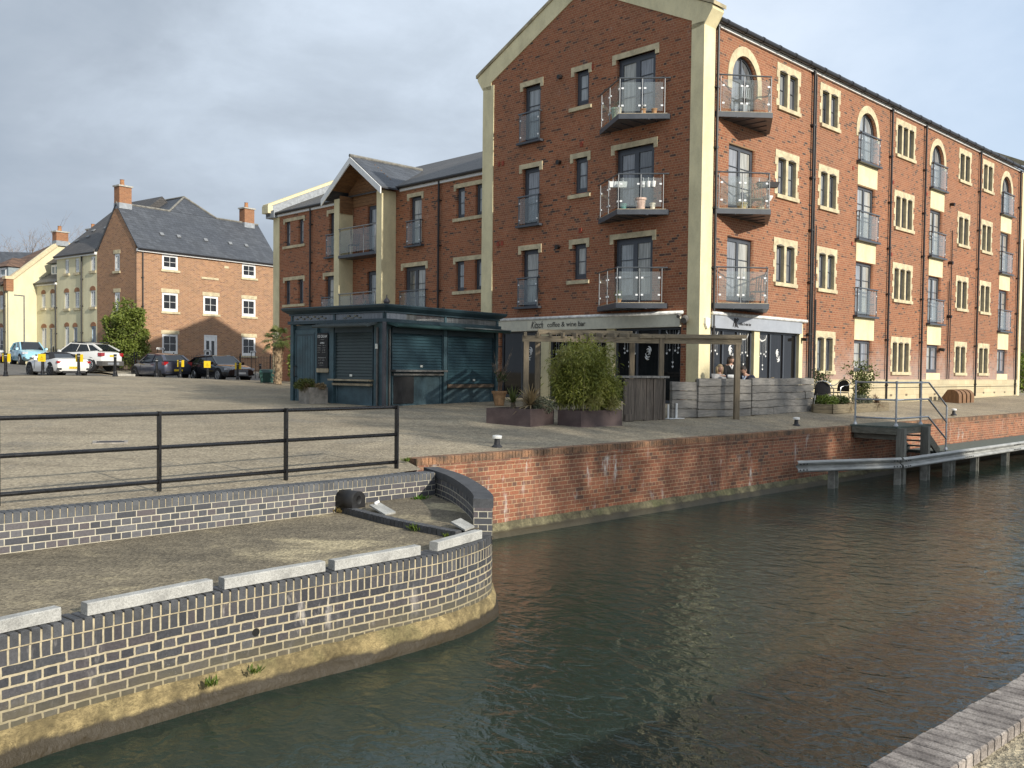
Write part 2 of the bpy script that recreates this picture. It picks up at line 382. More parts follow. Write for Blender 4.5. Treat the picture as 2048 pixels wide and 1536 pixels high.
M_CONC=P('pale_concrete',(.42,.40,.35),.85,var=.2,scale=5,bump=.003,bscale=90,fine=.3)
M_WATER=None
def water():
    m,nt,b=newmat('canal_water'); t=NT(nt); tc=t.n('ShaderNodeTexCoord').outputs['Object']
    # object axes: x along the canal, y across
    n0=t.noise(t.mapv(tc,(.9,.7,1.)),.5,2,.5,.4); calm=t.noise(tc,.16,3,.5)
    a=t.noise(t.mapv(tc,(1.7,1.2,1.)),2.0,2,.45,1.0); bb=t.noise(t.mapv(tc,(1.5,1.2,1.)),6.5,3,.55,.8); c=t.noise(t.mapv(tc,(1.3,1.,1.)),22.,3,.55,.4)
    h=t.math('ADD',t.math('MULTIPLY',a,1.0),t.math('ADD',t.math('MULTIPLY',bb,.34),t.math('MULTIPLY',c,.06)))
    h=t.math('MULTIPLY',h,t.step(calm,.25,.75,.75,1.15))
    h=t.math('ADD',h,t.math('MULTIPLY',n0,.35))
    b.inputs['Base Color'].default_value=(.018,.032,.024,1); b.inputs['Roughness'].default_value=.03; b.inputs['IOR'].default_value=1.333; b.inputs['Specular IOR Level'].default_value=.5
    t.bump(h,.65,.050,b); return m
M_WATER=water()

# ------------------------------------------------------------------ canal, quay and banks
QD=Vector((.705,.709)); QA=math.atan2(QD.y,QD.x)
mb=MB(); mb.face([(-60,-9,0),(170,-9,0),(170,30,0),(-60,30,0)])
o=mb.build('water',M_WATER); o.location=(0,0,-1.42); o.rotation_euler=(0,0,QA); struct(o)
# frame check: object y axis = (-.709,.705); the camera stands at y=0, quay at about y=11
WZ=-1.42
bdir=Vector((.693,.721)); rdir=Vector((.7157,.6984)); rn=Vector((-.6984,.7157))
B0=Vector((-1.66,12.99))                  # a point on the front top edge of the dark back wall
bend=Vector((-1.10,13.43))
back_front=[tuple(bend-bdir*s) for s in (26,20,16,13,11,9,7,5,3.5,2,1,0)]
R0=Vector((-1.47,14.40)); 
red_front=[tuple(R0+rdir*s) for s in (0,1,2,4,6,8,10,12,14,17,20,25,30,40,60,90)]

# the square: one sheet from the quay edge to the horizon
line=[]
for p in offset(back_front,.225)[:-1]: line.append(p)
line.append((-1.32,13.62)); line.append((-1.66,14.55))
for p in offset(red_front,.21)[1:]: line.append(p)
fine=[]
for a,b in zip(line,line[1:]):
    L=math.hypot(b[0]-a[0],b[1]-a[1]); k=max(1,int(L/1.2))
    for i in range(k): fine.append((a[0]+(b[0]-a[0])*i/k,a[1]+(b[1]-a[1])*i/k))
fine.append(line[-1])
ts=[0,.4,.9,1.5,2.2,3,4,5,6.2,7.5,9,10.5,12,14,16,18,20,22.5,25,27.5,30,32.5,35,38,41,44,48,53,60,70,85,110,160,260,420]
mb=MB(); nn=Vector((-.709,.705)); W=len(ts)
for i,p in enumerate(fine):
    for tt in ts:
        x,y=p[0]+nn.x*tt,p[1]+nn.y*tt; z=gz(x,y)-.012
        if tt==0: z=min(z,-.012) if True else z
        mb.v.append((x,y,z))
for i in range(len(fine)-1):
    for j in range(W-1):
        a=i*W+j; mb.f.append((a,a+W,a+W+1,a+1)); mb.m.append(0); mb.uv.append(None)
struct(mb.build('ground',M_SQ,smooth=True))

def strip(mb,path,S,z0,z1,m=0,u0=0.,vbase=None,out=0.,out1=None):
    """vertical (or battered) strip following a plan path, with u = arc length and v = height"""
    pa=offset(path,-out) if out else path; pb=offset(path,-(out if out1 is None else out1)) if (out or out1) else path
    for i in range(len(path)-1):
        a,b=pa[i],pa[i+1]; c,d=pb[i+1],pb[i]
        v0,v1=(z0,z1) if vbase is None else (z0-vbase,z1-vbase)
        mb.face([(a[0],a[1],z0),(b[0],b[1],z0),(c[0],c[1],z1),(d[0],d[1],z1)],m,[(S[i]+u0,v0),(S[i+1]+u0,v0),(S[i+1]+u0,v1),(S[i]+u0,v1)])
def flat(mb,pa,pb,z,m=0,S=None):
    for i in range(len(pa)-1):
        uv=[(S[i],0),(S[i+1],0),(S[i+1],.22),(S[i],.22)] if S else None
        mb.face([(*pa[i],z),(*pa[i+1],z),(*pb[i+1],z),(*pb[i],z)],m,uv)
def copings(path,z0,z1,depth,pitch,gap,jit,s0,s1,proud=.0):
    """a row of bricks on edge following a path, each brick its own little block"""
    mb=MB(); S=arclen(path); s=s0
    while s<s1:
        p,d=along(path,S,s); n=Vector((-d.y,d.x)); w=(pitch-gap)/2
        j=random.uniform(-jit,jit); q=random.uniform(-jit,jit)*.6; 
        a=Vector(p)-n*(proud+j); b=Vector(p)+n*depth
        zt=z1+q; r=.006
        lo=[a-d*w,a+d*w,b+d*w,b-d*w]; sh=[a-d*(w-r)+n*r,a+d*(w-r)+n*r,b+d*(w-r)-n*r,b-d*(w-r)-n*r]
        i=len(mb.v)
        for c in lo: mb.v.append((c.x,c.y,z0))
        for c in lo: mb.v.append((c.x,c.y,zt-r))
        for c in sh: mb.v.append((c.x,c.y,zt))
        for k in range(4):
            k2=(k+1)%4
            for o0 in (0,4): 
                mb.f.append((i+o0+k,i+o0+k2,i+o0+4+k2,i+o0+4+k)); mb.m.append(0); mb.uv.append(None)
        mb.f.append((i+8,i+9,i+10,i+11)); mb.m.append(0); mb.uv.append(None)
        s+=pitch
    return mb
BLUE=[(0,(.034,.036,.041)),(.3,(.052,.054,.060)),(.55,(.068,.069,.074)),(.75,(.068,.058,.061)),(.9,(.095,.096,.100)),(1,(.052,.047,.052))]
CREAM_M=(.45,.385,.26)
M_BLUE_B=brick('blue_brick_back',[(p,tuple(x*1.45 for x in c)) for p,c in BLUE],(.50,.46,.36),.225,.0755,.011,2,True,wob=.002)
M_BLUE_F=brick('blue_brick_front',BLUE,CREAM_M,.235,.080,.0165,2,True,eff=.65,wob=.010,spot=.7,mvar=.55,soot=(.30,.0,.5,(.15,.125,.06),.3))
M_BLUE_S=brick('blue_brick_soldier',BLUE,CREAM_M,.0775,.2,.016,0,True,eff=.85,off=(0,.05),wob=.004,mvar=.4)
M_BLUE_C=P('blue_coping_brick',(.066,.068,.073),.7,var=.22,scale=7,bump=.002,bscale=70,fine=.25)
M_MORT=P('cream_mortar',(.46,.39,.26),.95,var=.25,scale=9,bump=.004)
M_LEDGE=None
def ledge_mat(name,top,low,moss,zb):
    m,nt,b=newmat(name); t=NT(nt); g=t.n('ShaderNodeTexCoord').outputs['Object']; sx=t.n('ShaderNodeSeparateXYZ'); t.l(g,sx.inputs[0])
    n1=t.noise(g,3.,6,.7,.5); n2=t.noise(g,14.,5,.7); n3=t.noise(g,1.1,4,.6)
    c=t.mix(t.step(n1,.35,.66),tuple(x*.42 for x in top),top); c=t.mix(t.step(n3,.5,.66,0,.6),c,moss); c=t.mix(.7,c,t.ramp(n2,[(.3,(.18,.18,.18)),(.7,(.8,.8,.8))]),'OVERLAY'); cr=t.noise(t.mapv(g,(1.,1.,3.)),5.5,5,.75,2.); c=t.mix(t.step(t.math('ABSOLUTE',t.math('SUBTRACT',cr,.5)),.0,.03,.75,0),c,tuple(x*.2 for x in top))
    zz=t.math('ADD',sx.outputs[2],t.math('MULTIPLY',t.math('SUBTRACT',n1,.5),.10))
    c=t.mix(t.step(zz,zb-.02,zb+.025,1,0),c,t.mix(n2,low,tuple(x*1.7 for x in low)))
    t.l(c,b.inputs['Base Color']); t.l(t.step(zz,zb-.03,zb+.03,.6,.95),b.inputs['Roughness']); t.bump(t.math('ADD',n1,t.math('MULTIPLY',n2,.4)),.9,.03,b); return m
M_LEDGE=ledge_mat('wet_concrete',(.34,.262,.125),(.024,.017,.007),(.15,.135,.06),-1.305)
M_LEDGE_R=ledge_mat('wet_concrete_far',(.21,.185,.105),(.035,.028,.013),(.17,.175,.07),-1.31)

# lower basin wall (curved, dark blue brick)
fp=bez([(-9.,-1.8),(-7,1.2),(-5.0,4.35),(-3.55,6.43),(-3.11,7.0),(-2.41,7.8),(-1.55,8.66),(-.77,9.46),(-.44,9.98),(-.27,10.38),(-.21,10.70),(-.25,11.2),(-.40,11.98),(-.69,13.08),(-1.12,14.1)],8)
S=arclen(fp)
i_end=min(range(len(fp)),key=lambda i:math.hypot(fp[i][0]+.21,fp[i][1]-10.66))
low=thing('basin_wall','low curved wall of dark blue bricks with cream mortar at the water','wall',(0,0,0))
mb=MB(); strip(mb,fp,S,-1.17,-.72,0,vbase=-1.2)
for i in range(i_end,len(fp)-1):
    mb.face([(*fp[i],-.72),(*fp[i+1],-.72),(*fp[i+1],-.2),(*fp[i],-.2)],0,[(S[i],.48),(S[i+1],.48),(S[i+1],1.0),(S[i],1.0)])
mb.build('brick_face',M_BLUE_F,low,recalc=False)
mb=MB(); strip(mb,fp[:i_end+1],S,-.72,-.612,0,vbase=-.72); mb.build('soldier_course',M_BLUE_S,low,recalc=False)
mb=MB(); 
led=[]; NP=len(fp)
rows=[(-.03,-1.14),(.0,-1.165),(.035,-1.20),(.05,-1.27),(.055,-1.33),(.075,-1.345),(.095,-1.40),(.11,-1.60)]
PF=[]; 
for a,b in zip(fp,fp[1:]):
    L=math.hypot(b[0]-a[0],b[1]-a[1]); k=max(1,int(L/.09))
    for q in range(k): PF.append((a[0]+(b[0]-a[0])*q/k,a[1]+(b[1]-a[1])*q/k))
PF.append(fp[-1]); base=0
for ri,(oo,z) in enumerate(rows):
    for p in offset(PF,-oo):
        q=Vector((p[0]*2.2,p[1]*2.2,z*9)); j=mnoise.noise(q)*1.6+mnoise.noise(q*4)*.7; k_=mnoise.noise(q*1.3+Vector((9,3,1)))*1.5+mnoise.noise(q*5)*.6
        if not 1<ri<7: j*=.3
        mb.v.append((p[0]+j*.016,p[1]-j*.016,z+k_*(.017 if ri<7 else 0)))
n=len(PF)
for r in range(len(rows)-1):
    for i in range(n-1):
        a=r*n+i; mb.f.append((a,a+1,a+n+1,a+n)); mb.m.append(0); mb.uv.append(None)
mb.build('concrete_footing',M_LEDGE,low,smooth=True,recalc=False)
mb=copings(fp[:i_end+1],-.600,-.5,.225,.0775,.0165,.0035,.2,S[i_end]-.03); mb.build('coping',M_BLUE_C,low)
mb=MB(); q0=offset(fp,.006)[:i_end+1]; q1=offset(fp,.21)[:i_end+1]
strip(mb,q0,S,-.612,-.52,0); flat(mb,q0,q1,-.52,0); mb.build('mortar_bed',M_MORT,low,recalc=False)
hp,hd=along(fp,S,min(((abs(p[0]+2.2),s) for p,s in zip(fp,S)))[1]); mb=MB(); nrm=Vector((hd.y,-hd.x)); mb.tube([(hp[0]-nrm.x*.05,hp[1]-nrm.y*.05,-.91),(hp[0]+nrm.x*.003,hp[1]+nrm.y*.003,-.91)],.036,14); mb.build('weep_hole_disc',P('painted_hole_shade',(.012,.011,.010),.95),low)  # dark disc on the brick face, coloured as the shade inside the hole
# curved parapet at the end of the basin
par=thing('curved_parapet','dark brick parapet curving round the far end of the deck','wall')
po=fp[i_end:]; pin=offset(po,.215); So=[s-S[i_end] for s in S[i_end:]]
mb=MB(); strip(mb,po,So,-.72,-.2,0,vbase=-1.2)
mb.face([(*po[0],-.52),(*pin[0],-.52),(*pin[0],-.2),(*po[0],-.2)],0,[(0,.1),(.225,.1),(.225,.42),(0,.42)])
Si=arclen(pin)
for i in range(len(pin)-1):
    mb.face([(*pin[i],-.53),(*pin[i+1],-.53),(*pin[i+1],-.2),(*pin[i],-.2)],0,[(Si[i],-.33),(Si[i+1],-.33),(Si[i+1],0),(Si[i],0)])
mb.build('brick_face',M_BLUE_B,par,recalc=False)
mb=MB(); oo=offset(po,-.008); ii=offset(po,.223)
flat(mb,oo,ii,-.095,0); strip(mb,oo,So,-.2,-.095,0); strip(mb,ii,Si,-.2,-.095,0)
mb.face([(*oo[0],-.2),(*ii[0],-.2),(*ii[0],-.095),(*oo[0],-.095)]); mb.build('coping',M_BLUE_C,par,recalc=True)
# dark back wall of the deck
bw=thing('retaining_wall','straight dark blue brick wall behind the sunken deck, under the black railing','wall')
Sb=arclen(back_front)
mb=MB(); strip(mb,back_front,Sb,-.56,-.208,0,vbase=-.208-.0755*10); mb.build('brick_face',M_BLUE_B,bw,recalc=False)
mb=copings(back_front,-.208,-.1,.222,.0765,.0095,.002,.02,Sb[-1]-.03); mb.build('coping',P('blue_coping_back',(.092,.096,.102),.75,var=.2,scale=6,bump=.002,fine=.2),bw)
mb=MB(); c0=offset(back_front,.006); c1=offset(back_front,.21); strip(mb,c0,Sb,-.208,-.115,0); flat(mb,c0,c1,-.116,0); mb.build('mortar_bed',M_MORT,bw,recalc=False)
# sunken deck and the small raised floor by the parapet
mb=MB(); dp=[tuple(p) for p in offset(fp,.2)]
N=40; A=[along(dp,arclen(dp),arclen(dp)[-1]*(i/N))[0] for i in range(N+1)]; Bp=[along(back_front,Sb,Sb[-1]*(i/N))[0] for i in range(N+1)]
for i in range(N):
    for j in range(8):
        f=lambda i,j:(A[i][0]+(Bp[i][0]-A[i][0])*j/8,A[i][1]+(Bp[i][1]-A[i][1])*j/8,-.512)
        mb.face([f(i,j),f(i+1,j),f(i+1,j+1),f(i,j+1)])
struct(mb.build('deck_floor',M_DECK,recalc=False))
st=[(-2.20,12.30),(-1.85,11.85),(-1.42,11.32),(-1.05,10.93),(-.75,10.64),(-.56,10.47)]
st=bez(st,4); Ss=arclen(st)
ft=thing('kerb_step','low kerb of dark header bricks across the end of the deck','kerb')
mb=copings(st[::-1],-.53,-.425,.105,.0775,.008,.002,.02,Ss[-1]-.02); 
mb.build('brick_row',M_BLUE_C,ft)
mb=MB(); so_=offset(st,-.004)
mb.face([(p[0],p[1],-.43) for p in st]+[(p[0],p[1],-.43) for p in ((-.35,10.6),(-.43,11.2),(-.55,11.9),(-.85,12.75),(-1.12,13.38),(-1.3,13.28))],0)
struct(mb.build('raised_floor',M_DECK))

# concrete kerb beams on the wall
Sf=arclen(fp); 
def s_of(pt):
    best=(9,0)
    for k in range(int(Sf[-1]/.01)):
        p,_=along(fp,Sf,k*.01); best=min(best,(math.hypot(p[0]-pt[0],p[1]-pt[1]),k*.01))
    return best[1]
beams=[((-4.6,4.9),(-3.27,6.80)),((-3.17,6.93),(-2.46,7.75)),((-2.41,7.80),(-1.66,8.54)),((-1.62,8.58),(-.86,9.36)),((-.72,9.53),(-.29,10.36))]
bl=['pale concrete beam on the dark wall, nearest of five and cut by the frame','pale concrete beam second from the near end, with a crack across it','middle one of five pale concrete beams on the curved wall','pale concrete beam fourth along, before the one set askew','short pale concrete beam turned askew at the end by the parapet']
def conc_beam(p,q,label):
    p=Vector((*p,0));q=Vector((*q,0)); d=(q-p); L=d.length; o=MB(); hw=.052; hh=.094; 
    segs=10; prof=[(-hw,0),(hw,0),(hw,hh-.008),(hw-.008,hh),(-hw+.008,hh),(-hw,hh-.008)]
    i0=0
    for k in range(segs+1):
        for (a,b) in prof: o.v.append((L*k/segs,a+random.uniform(-.0015,.0015),b+random.uniform(-.0015,.0015)))
    n=len(prof)
    for k in range(segs):
        for j in range(n):
            a=k*n+j;b=k*n+(j+1)%n; o.f.append((a,b,b+n,a+n)); o.m.append(0); o.uv.append(None)
    o.f.append(tuple(range(n))); o.f.append(tuple(range(segs*n,segs*n+n))); o.m+=[0,0]; o.uv+=[None,None]
    ob=o.build('concrete_beam',P('kerb_concrete',(.37,.365,.34),.8,var=.16,scale=4,bump=.003,bscale=40,fine=.25)); ob.location=(p.x,p.y,-.497); ob.rotation_euler=(0,0,math.atan2(d.y,d.x))
    tag(ob,label,'kerb beam','concrete beams lying along the curved wall')
for (p,q),l in zip(beams,bl):
    pa,da=along(fp,Sf,s_of(p)); pb,db=along(fp,Sf,s_of(q)); o,o2=(.085,.115) if 'askew at' not in l else (.12,.085)
    conc_beam((pa[0]-da.y*o+da.x*.012,pa[1]+da.x*o+da.y*.012),(pb[0]-db.y*o2-db.x*.012,pb[1]+db.x*o2-db.y*.012),l)
# rubber fender and fallen slabs on the kerb
M_RUB=P('black_rubber',(.012,.012,.013),.55,var=.3,scale=4,bump=.002)
fe=thing('rubber_fender','hollow black rubber fender lying against the dark wall','fender',(-1.98,12.06,-.43),R_(-38))
mb=MB(); prof=[(math.cos(a)*.115,math.sin(a)*.115) for a in [math.pi*k/10 for k in range(11)]]; prof=[(.115,-.10),*prof[:],(-.115,-.10)]; prof=[(a,b+.105) for a,b in prof]
hole=[(math.cos(2*math.pi*k/12)*.045,math.sin(2*math.pi*k/12)*.06+.105) for k in range(12)]
fo=curve_fill('body',[(a,b) for a,b in prof],[hole],.34,lambda a,z,o:(o,a,z),M_RUB,fe)
mb=MB(); mb.beam((.345,-.05,.10),(.345,.03,.12),.012,.03); mb.beam((.345,-.01,.12),(.345,-.02,.02),.012,.012); mb.build('bracket',P('white_metal',(.75,.75,.73),.4),fe)
def slab(loc,rot,tilt,L,Wd,label):
    o=MB(); o.hexa([(-L/2,-Wd/2,-.012),(L/2,-Wd/2,-.012),(L/2,Wd/2,-.012),(-L/2,Wd/2,-.012),(-L/2*.9,-Wd/2,.012),(L/2,-Wd/2,.012),(L/2,Wd/2,.012),(-L/2*.9,Wd/2,.012)])
    o=o.build('concrete_slab',MATS['kerb_concrete']); o.location=loc; o.rotation_euler=(tilt[0],tilt[1],rot); tag(o,label,'slab')
slab((-1.63,11.72,-.385),R_(-52),(R_(8),R_(10)),.42,.15,'pale slab leaning on the brick kerb beside the black fender')
slab((-.55,10.55,-.375),R_(-46),(R_(12),R_(14)),.26,.14,'small pale slab tipped up against the end pillar of the parapet')

# red brick quay wall
RED=[(0,(.15,.058,.030)),(.25,(.225,.082,.042)),(.55,(.27,.10,.050)),(.8,(.20,.080,.046)),(.93,(.09,.050,.036)),(1,(.29,.13,.07))]
M_RED=brick('quay_red_brick',[(p,tuple(x*1.28 for x in c)) for p,c in RED],(.46,.32,.19),.225,.0755,.010,4,True,eff=1.0,dark=.7,wob=.004,mvar=.45,soot=(-.30,.0,.42,(.06,.05,.035),.3))
M_REDS=brick('quay_soldier',[(0,(.17,.08,.035)),(.4,(.26,.115,.05)),(.7,(.31,.15,.065)),(1,(.12,.08,.05))],(.42,.31,.18),.0765,.3,.010,0,True,dark=.6,off=(0,.15),mvar=.5)
red=thing('quay_wall','long red brick quay wall with a brick-on-edge top across the water','wall')
Sr=arclen(red_front)
mb=MB(); strip(mb,red_front,Sr,-1.21,-.115,0); mb.face([(*red_front[0],-1.16),(*offset(red_front,.3)[0],-1.16),(*offset(red_front,.3)[0],-.115),(*red_front[0],-.115)],0,[(0,-1.16),(-.3,-1.16),(-.3,-.115),(0,-.115)])
mb.build('brick_face',M_RED,red,recalc=False)
mb=MB(); strip(mb,red_front,Sr,-.19,-.116,0,out=.014); flat(mb,offset(red_front,-.014),red_front,-.116); flat(mb,offset(red_front,-.014),red_front,-.19); mb.build('string_course',M_RED,red,recalc=False)
mb=copings(red_front,-.115,0.,.22,.0765,.009,.004,.04,45.,.012); mb.build('coping',P('red_coping_brick',(.225,.115,.06),.85,var=.45,scale=2.6,bump=.003,fine=.4,col2=(.075,.055,.038)),red)
mb=MB(); strip(mb,red_front,Sr,-.115,-.012,0); flat(mb,red_front,offset(red_front,.2),-.014); mb.build('mortar_bed',P('tan_mortar',(.36,.27,.16),.95,var=.3,scale=4),red,recalc=False)
mb=MB(); RP=[tuple(R0+rdir*(s*.25)) for s in range(0,260)]; rows=[(-.02,-1.19),(.03,-1.20),(.05,-1.23),(.08,-1.30),(.11,-1.335),(.15,-1.345),(.2,-1.6)]
for ri,(oo_,z) in enumerate(rows):
    for p in offset(RP,-oo_): mb.v.append((p[0],p[1],z+random.uniform(-.008,.008)))
n=len(RP)
for r in range(len(rows)-1):
    for i in range(n-1):
        a=r*n+i; mb.f.append((a,a+1,a+n+1,a+n)); mb.m.append(0); mb.uv.append(None)
mb.build('concrete_footing',M_LEDGE_R,red,smooth=True,recalc=False)

# towpath on the near bank
tdir=Vector((.735,.678)); E0=Vector((1.39,3.60)); tn=Vector((.678,-.735))
edge=[tuple(E0+tdir*s) for s in (-12,-8,-4,0,4,8,14,30,80)]
kb=thing('towpath_edge','row of worn pale edging bricks along the near towpath','kerb')
M_TB=P('worn_edging_brick',(.25,.22,.195),.9,var=.38,scale=5.5,bump=.004,bscale=55,fine=.45,col2=(.135,.115,.102))
pth=[tuple(E0+tdir*s) for s in (-2,0,3,6,9)]
mb=copings([p for p in pth][::-1],-.26,-.15,.235,.0755,.010,.004,.02,10.8); mb.build('edging_brick_row',M_TB,kb)
mb=MB(); strip(mb,edge,arclen(edge),-1.6,-.24,0); flat(mb,edge,offset(edge,-.225),-.238)
mb.build('bank_face',P('bank_mortar',(.05,.045,.04),.95),kb,recalc=False)
mb=MB(); a=offset(edge,-.222)
NB=24; 
for i in range(len(a)-1):
    pa,pb=Vector(a[i]),Vector(a[i+1])
    for k in range(12):
        p=pa+(pb-pa)*k/12; q=pa+(pb-pa)*(k+1)/12
        prev=None
        for d0,d1 in ((0,.25),(.25,.6),(.6,1.2),(1.2,3),(3,8),(8,25),(25,80)):
            zz=lambda d:-.205+.02*min(d,1.)
            mb.face([(*(p+tn*d0),zz(d0)),(*(q+tn*d0),zz(d0)),(*(q+tn*d1),zz(d1)),(*(p+tn*d1),zz(d1))])
struct(mb.build('towpath',M_TOW,recalc=False))

# black railing on the dark wall
M_BLK=P('black_gloss_paint',(.010,.010,.011),.28,var=.2,scale=10)
rl=thing('guard_railing','black steel railing with three rails on the edge of the square','railing',(-1.69,13.64,-.1))
rb=Vector((-1.69,13.64)); rd=Vector((-.690,-.724)); pos=[0,1.88,3.62,5.38,7.15,8.9,10.7]
for s in pos:
    mb=MB(); q=rd*s; mb.beam((q.x,q.y,0),(q.x,q.y,.955),.066,.03,up=(rd.x,rd.y,0)); mb.build('post',M_BLK,rl)
for z in (.925,.525,.118):
    mb=MB(); e=rd*10.7; mb.tube([(0,0,z),(e.x,e.y,z)],.026,10); mb.build('rail',M_BLK,rl,smooth=True)
# ------------------------------------------------------------------ building materials
MAIN=[(0,(.205,.072,.034)),(.22,(.265,.095,.045)),(.5,(.305,.112,.052)),(.72,(.25,.10,.055)),(.86,(.33,.135,.068)),(.915,(.12,.052,.036)),(.955,(.065,.038,.034)),(1,(.045,.032,.032))]
M_MAIN=brick('main_red_brick',[(p,(c[0]*1.12,c[1]*1.02,c[2]*.95)) for p,c in MAIN],(.43,.27,.15),.225,.0745,.011,3,bump=.005,eff=.12,wob=.002)
MAINS=[(p,tuple(x*f for x,f in zip(c,(.98,.98,.98)))) for p,c in MAIN]
M_SIDE=brick('side_red_brick',MAINS,(.42,.27,.155),.225,.0745,.011,3,bump=.005,eff=.0,wob=.002,soot=(2.9,.9,.5,(.42,.36,.33),2.6))
HB=[(0,(.21,.105,.05)),(.3,(.29,.145,.072)),(.6,(.34,.175,.088)),(.85,(.26,.13,.075)),(1,(.17,.085,.05))]
M_HOUSE=brick('house_brick',[(p,tuple(x*1.15 for x in c)) for p,c in HB],(.50,.40,.28),.225,.075,.010,0,bump=.004)
M_STACK=brick('chimney_brick',[(0,(.27,.11,.05)),(.5,(.36,.155,.07)),(1,(.24,.10,.05))],(.36,.26,.16),.225,.075,.010,0,bump=.004)
M_CRM=P('cream_render',(.71,.625,.385),.85,var=.10,scale=1.6,bump=.002,bscale=120,fine=.08,stretch=(1,1,.5))
M_CRMH=P('cream_house_render',(.68,.62,.41),.9,var=.08,scale=1.2,bump=.002,bscale=90,fine=.08,stretch=(1,1,.4))
M_STN=P('bath_stone',(.56,.475,.305),.85,var=.16,scale=4,bump=.003,bscale=60,fine=.15)
M_PLI=brick('plinth_stone',[(0,(.47,.38,.23)),(.5,(.58,.49,.31)),(1,(.52,.44,.28))],(.36,.29,.18),.62,.19,.008,0,bump=.003,mvar=.25)
def slate(name,c,cw=.28,ch=.16):
    return brick(name,[(0,tuple(x*.78 for x in c)),(.5,c),(1,tuple(x*1.25 for x in c))],tuple(x*.45 for x in c),cw,ch,.007,0,bump=.012,mvar=.3,rough=.55)
M_SLT=slate('slate',(.068,.074,.085)); M_SLT2=slate('slate_warm',(.075,.068,.062)); M_TILE=brick('pan_tile',[(0,(.115,.068,.045)),(.5,(.165,.095,.062)),(1,(.21,.125,.08))],(.06,.04,.028),.24,.30,.03,0,bump=.03,rough=.75)
M_GRY=P('anthracite_frame',(.058,.065,.078),.42,var=.10,scale=3)
M_STEEL=P('steel_rail',(.13,.14,.15),.35,metal=.6,var=.1)
M_WHT=P('white_frame',(.74,.74,.72),.4,var=.05,scale=3)
M_LEAD=P('lead_grey',(.30,.32,.34),.6,var=.15)
M_PIPE=P('black_pipe',(.016,.014,.014),.4,var=.2)
M_RIDGE=P('ridge_tile',(.20,.19,.165),.8,var=.25,scale=5)
G_DARK=glass_pane('pane_dark',(.13,.14,.15)); G_MID=glass_pane('pane_mid',(.34,.36,.365),curt=1); G_CURT=glass_pane('pane_curtain',(.44,.43,.38),curt=1); G_BLIND=glass_pane('pane_blind',(.27,.28,.30),curt=1); G_SHOP=glass_pane('pane_shop',(.014,.013,.013),cw=.45); G_SASH=glass_pane('pane_sash',(.018,.018,.020),cw=.5)
G_CLEAR=clear_glass('balcony_glass',(.93,.95,.95),.06,.16)
M_CLIP=P('glass_clip',(.78,.79,.80),.25,var=.03)
PANES=[G_DARK,G_MID,G_CURT,G_BLIND]

# ------------------------------------------------------------------ facade pieces
def window(par,mp,a0,a1,z0,z1,lights=1,bars=(),rec=.09,fw=.05,mat=None,pane=None,name='window',shape=None,door=False,sash=False,pane2=None):
    """frame + pane(s): frame is the part, panes are its sub-parts"""
    mat=mat or M_GRY; mb=MB(); d0,d1=-rec-.06,-rec
    mb.fbox(mp,a0,a1,z1-fw,z1,d0,d1); mb.fbox(mp,a0,a1,z0,z0+fw*1.3,d0,d1)
    mb.fbox(mp,a0,a0+fw,z0+fw*1.3,z1-fw,d0,d1); mb.fbox(mp,a1-fw,a1,z0+fw*1.3,z1-fw,d0,d1)
    w=(a1-a0)/lights
    for k in range(lights):
        b0,b1=a0+w*k,a0+w*(k+1); i=fw*.9 if (lights>1 or door) else fw*.55
        l0=b0+(fw if k==0 else .0); l1=b1-(fw if k==lights-1 else .0); zz0,zz1=z0+fw*1.3,z1-fw
        f0,f1=d0+.012,d1+.012
        mb.fbox(mp,l0,l1,zz1-i,zz1,f0,f1); mb.fbox(mp,l0,l1,zz0,zz0+i*1.4,f0,f1); mb.fbox(mp,l0,l0+i,zz0+i*1.4,zz1-i,f0,f1); mb.fbox(mp,l1-i,l1,zz0+i*1.4,zz1-i,f0,f1)
        for fb in bars:
            zb=zz0+(zz1-zz0)*fb; mb.fbox(mp,l0+i,l1-i,zb-.011,zb+.011,d0+.03,d1+.002)
        if sash: mb.fbox(mp,(l0+l1)/2-.012,(l0+l1)/2+.012,zz0+i,zz1-i,d0+.03,d1+.002)
    f=mb.build(name,mat,par)
    pb=MB(); pz=d0+.035
    ps=pane if isinstance(pane,list) else [pane]
    pl=[ps[k%len(ps)] for k in range(lights)]
    for k in range(lights):
        b0,b1=a0+w*k,a0+w*(k+1); pb=MB(); pb.fbox(mp,b0+fw*.6,b1-fw*.6,z0+fw,z1-fw*.6,pz-.012,pz); pb.build('pane',pl[k],f)
    return f
def lintel(par,mp,a0,a1,z0,z1,tab,drop,out=.03):
    mb=MB(); mb.fbox(mp,a0,a1,z0,z1,-.12,out); 
    if drop: mb.fbox(mp,a0,a0+tab,z0-drop,z0,-.04,out-.003); mb.fbox(mp,a1-tab,a1,z0-drop,z0,-.04,out-.003)
    return mb.build('lintel',M_STN,par)
def sill(par,mp,a0,a1,z0,z1,out=.06,mat=None):
    mb=MB(); mb.fbox(mp,a0,a1,z0,z1,-.14,out); return mb.build('sill',mat or M_STN,par)
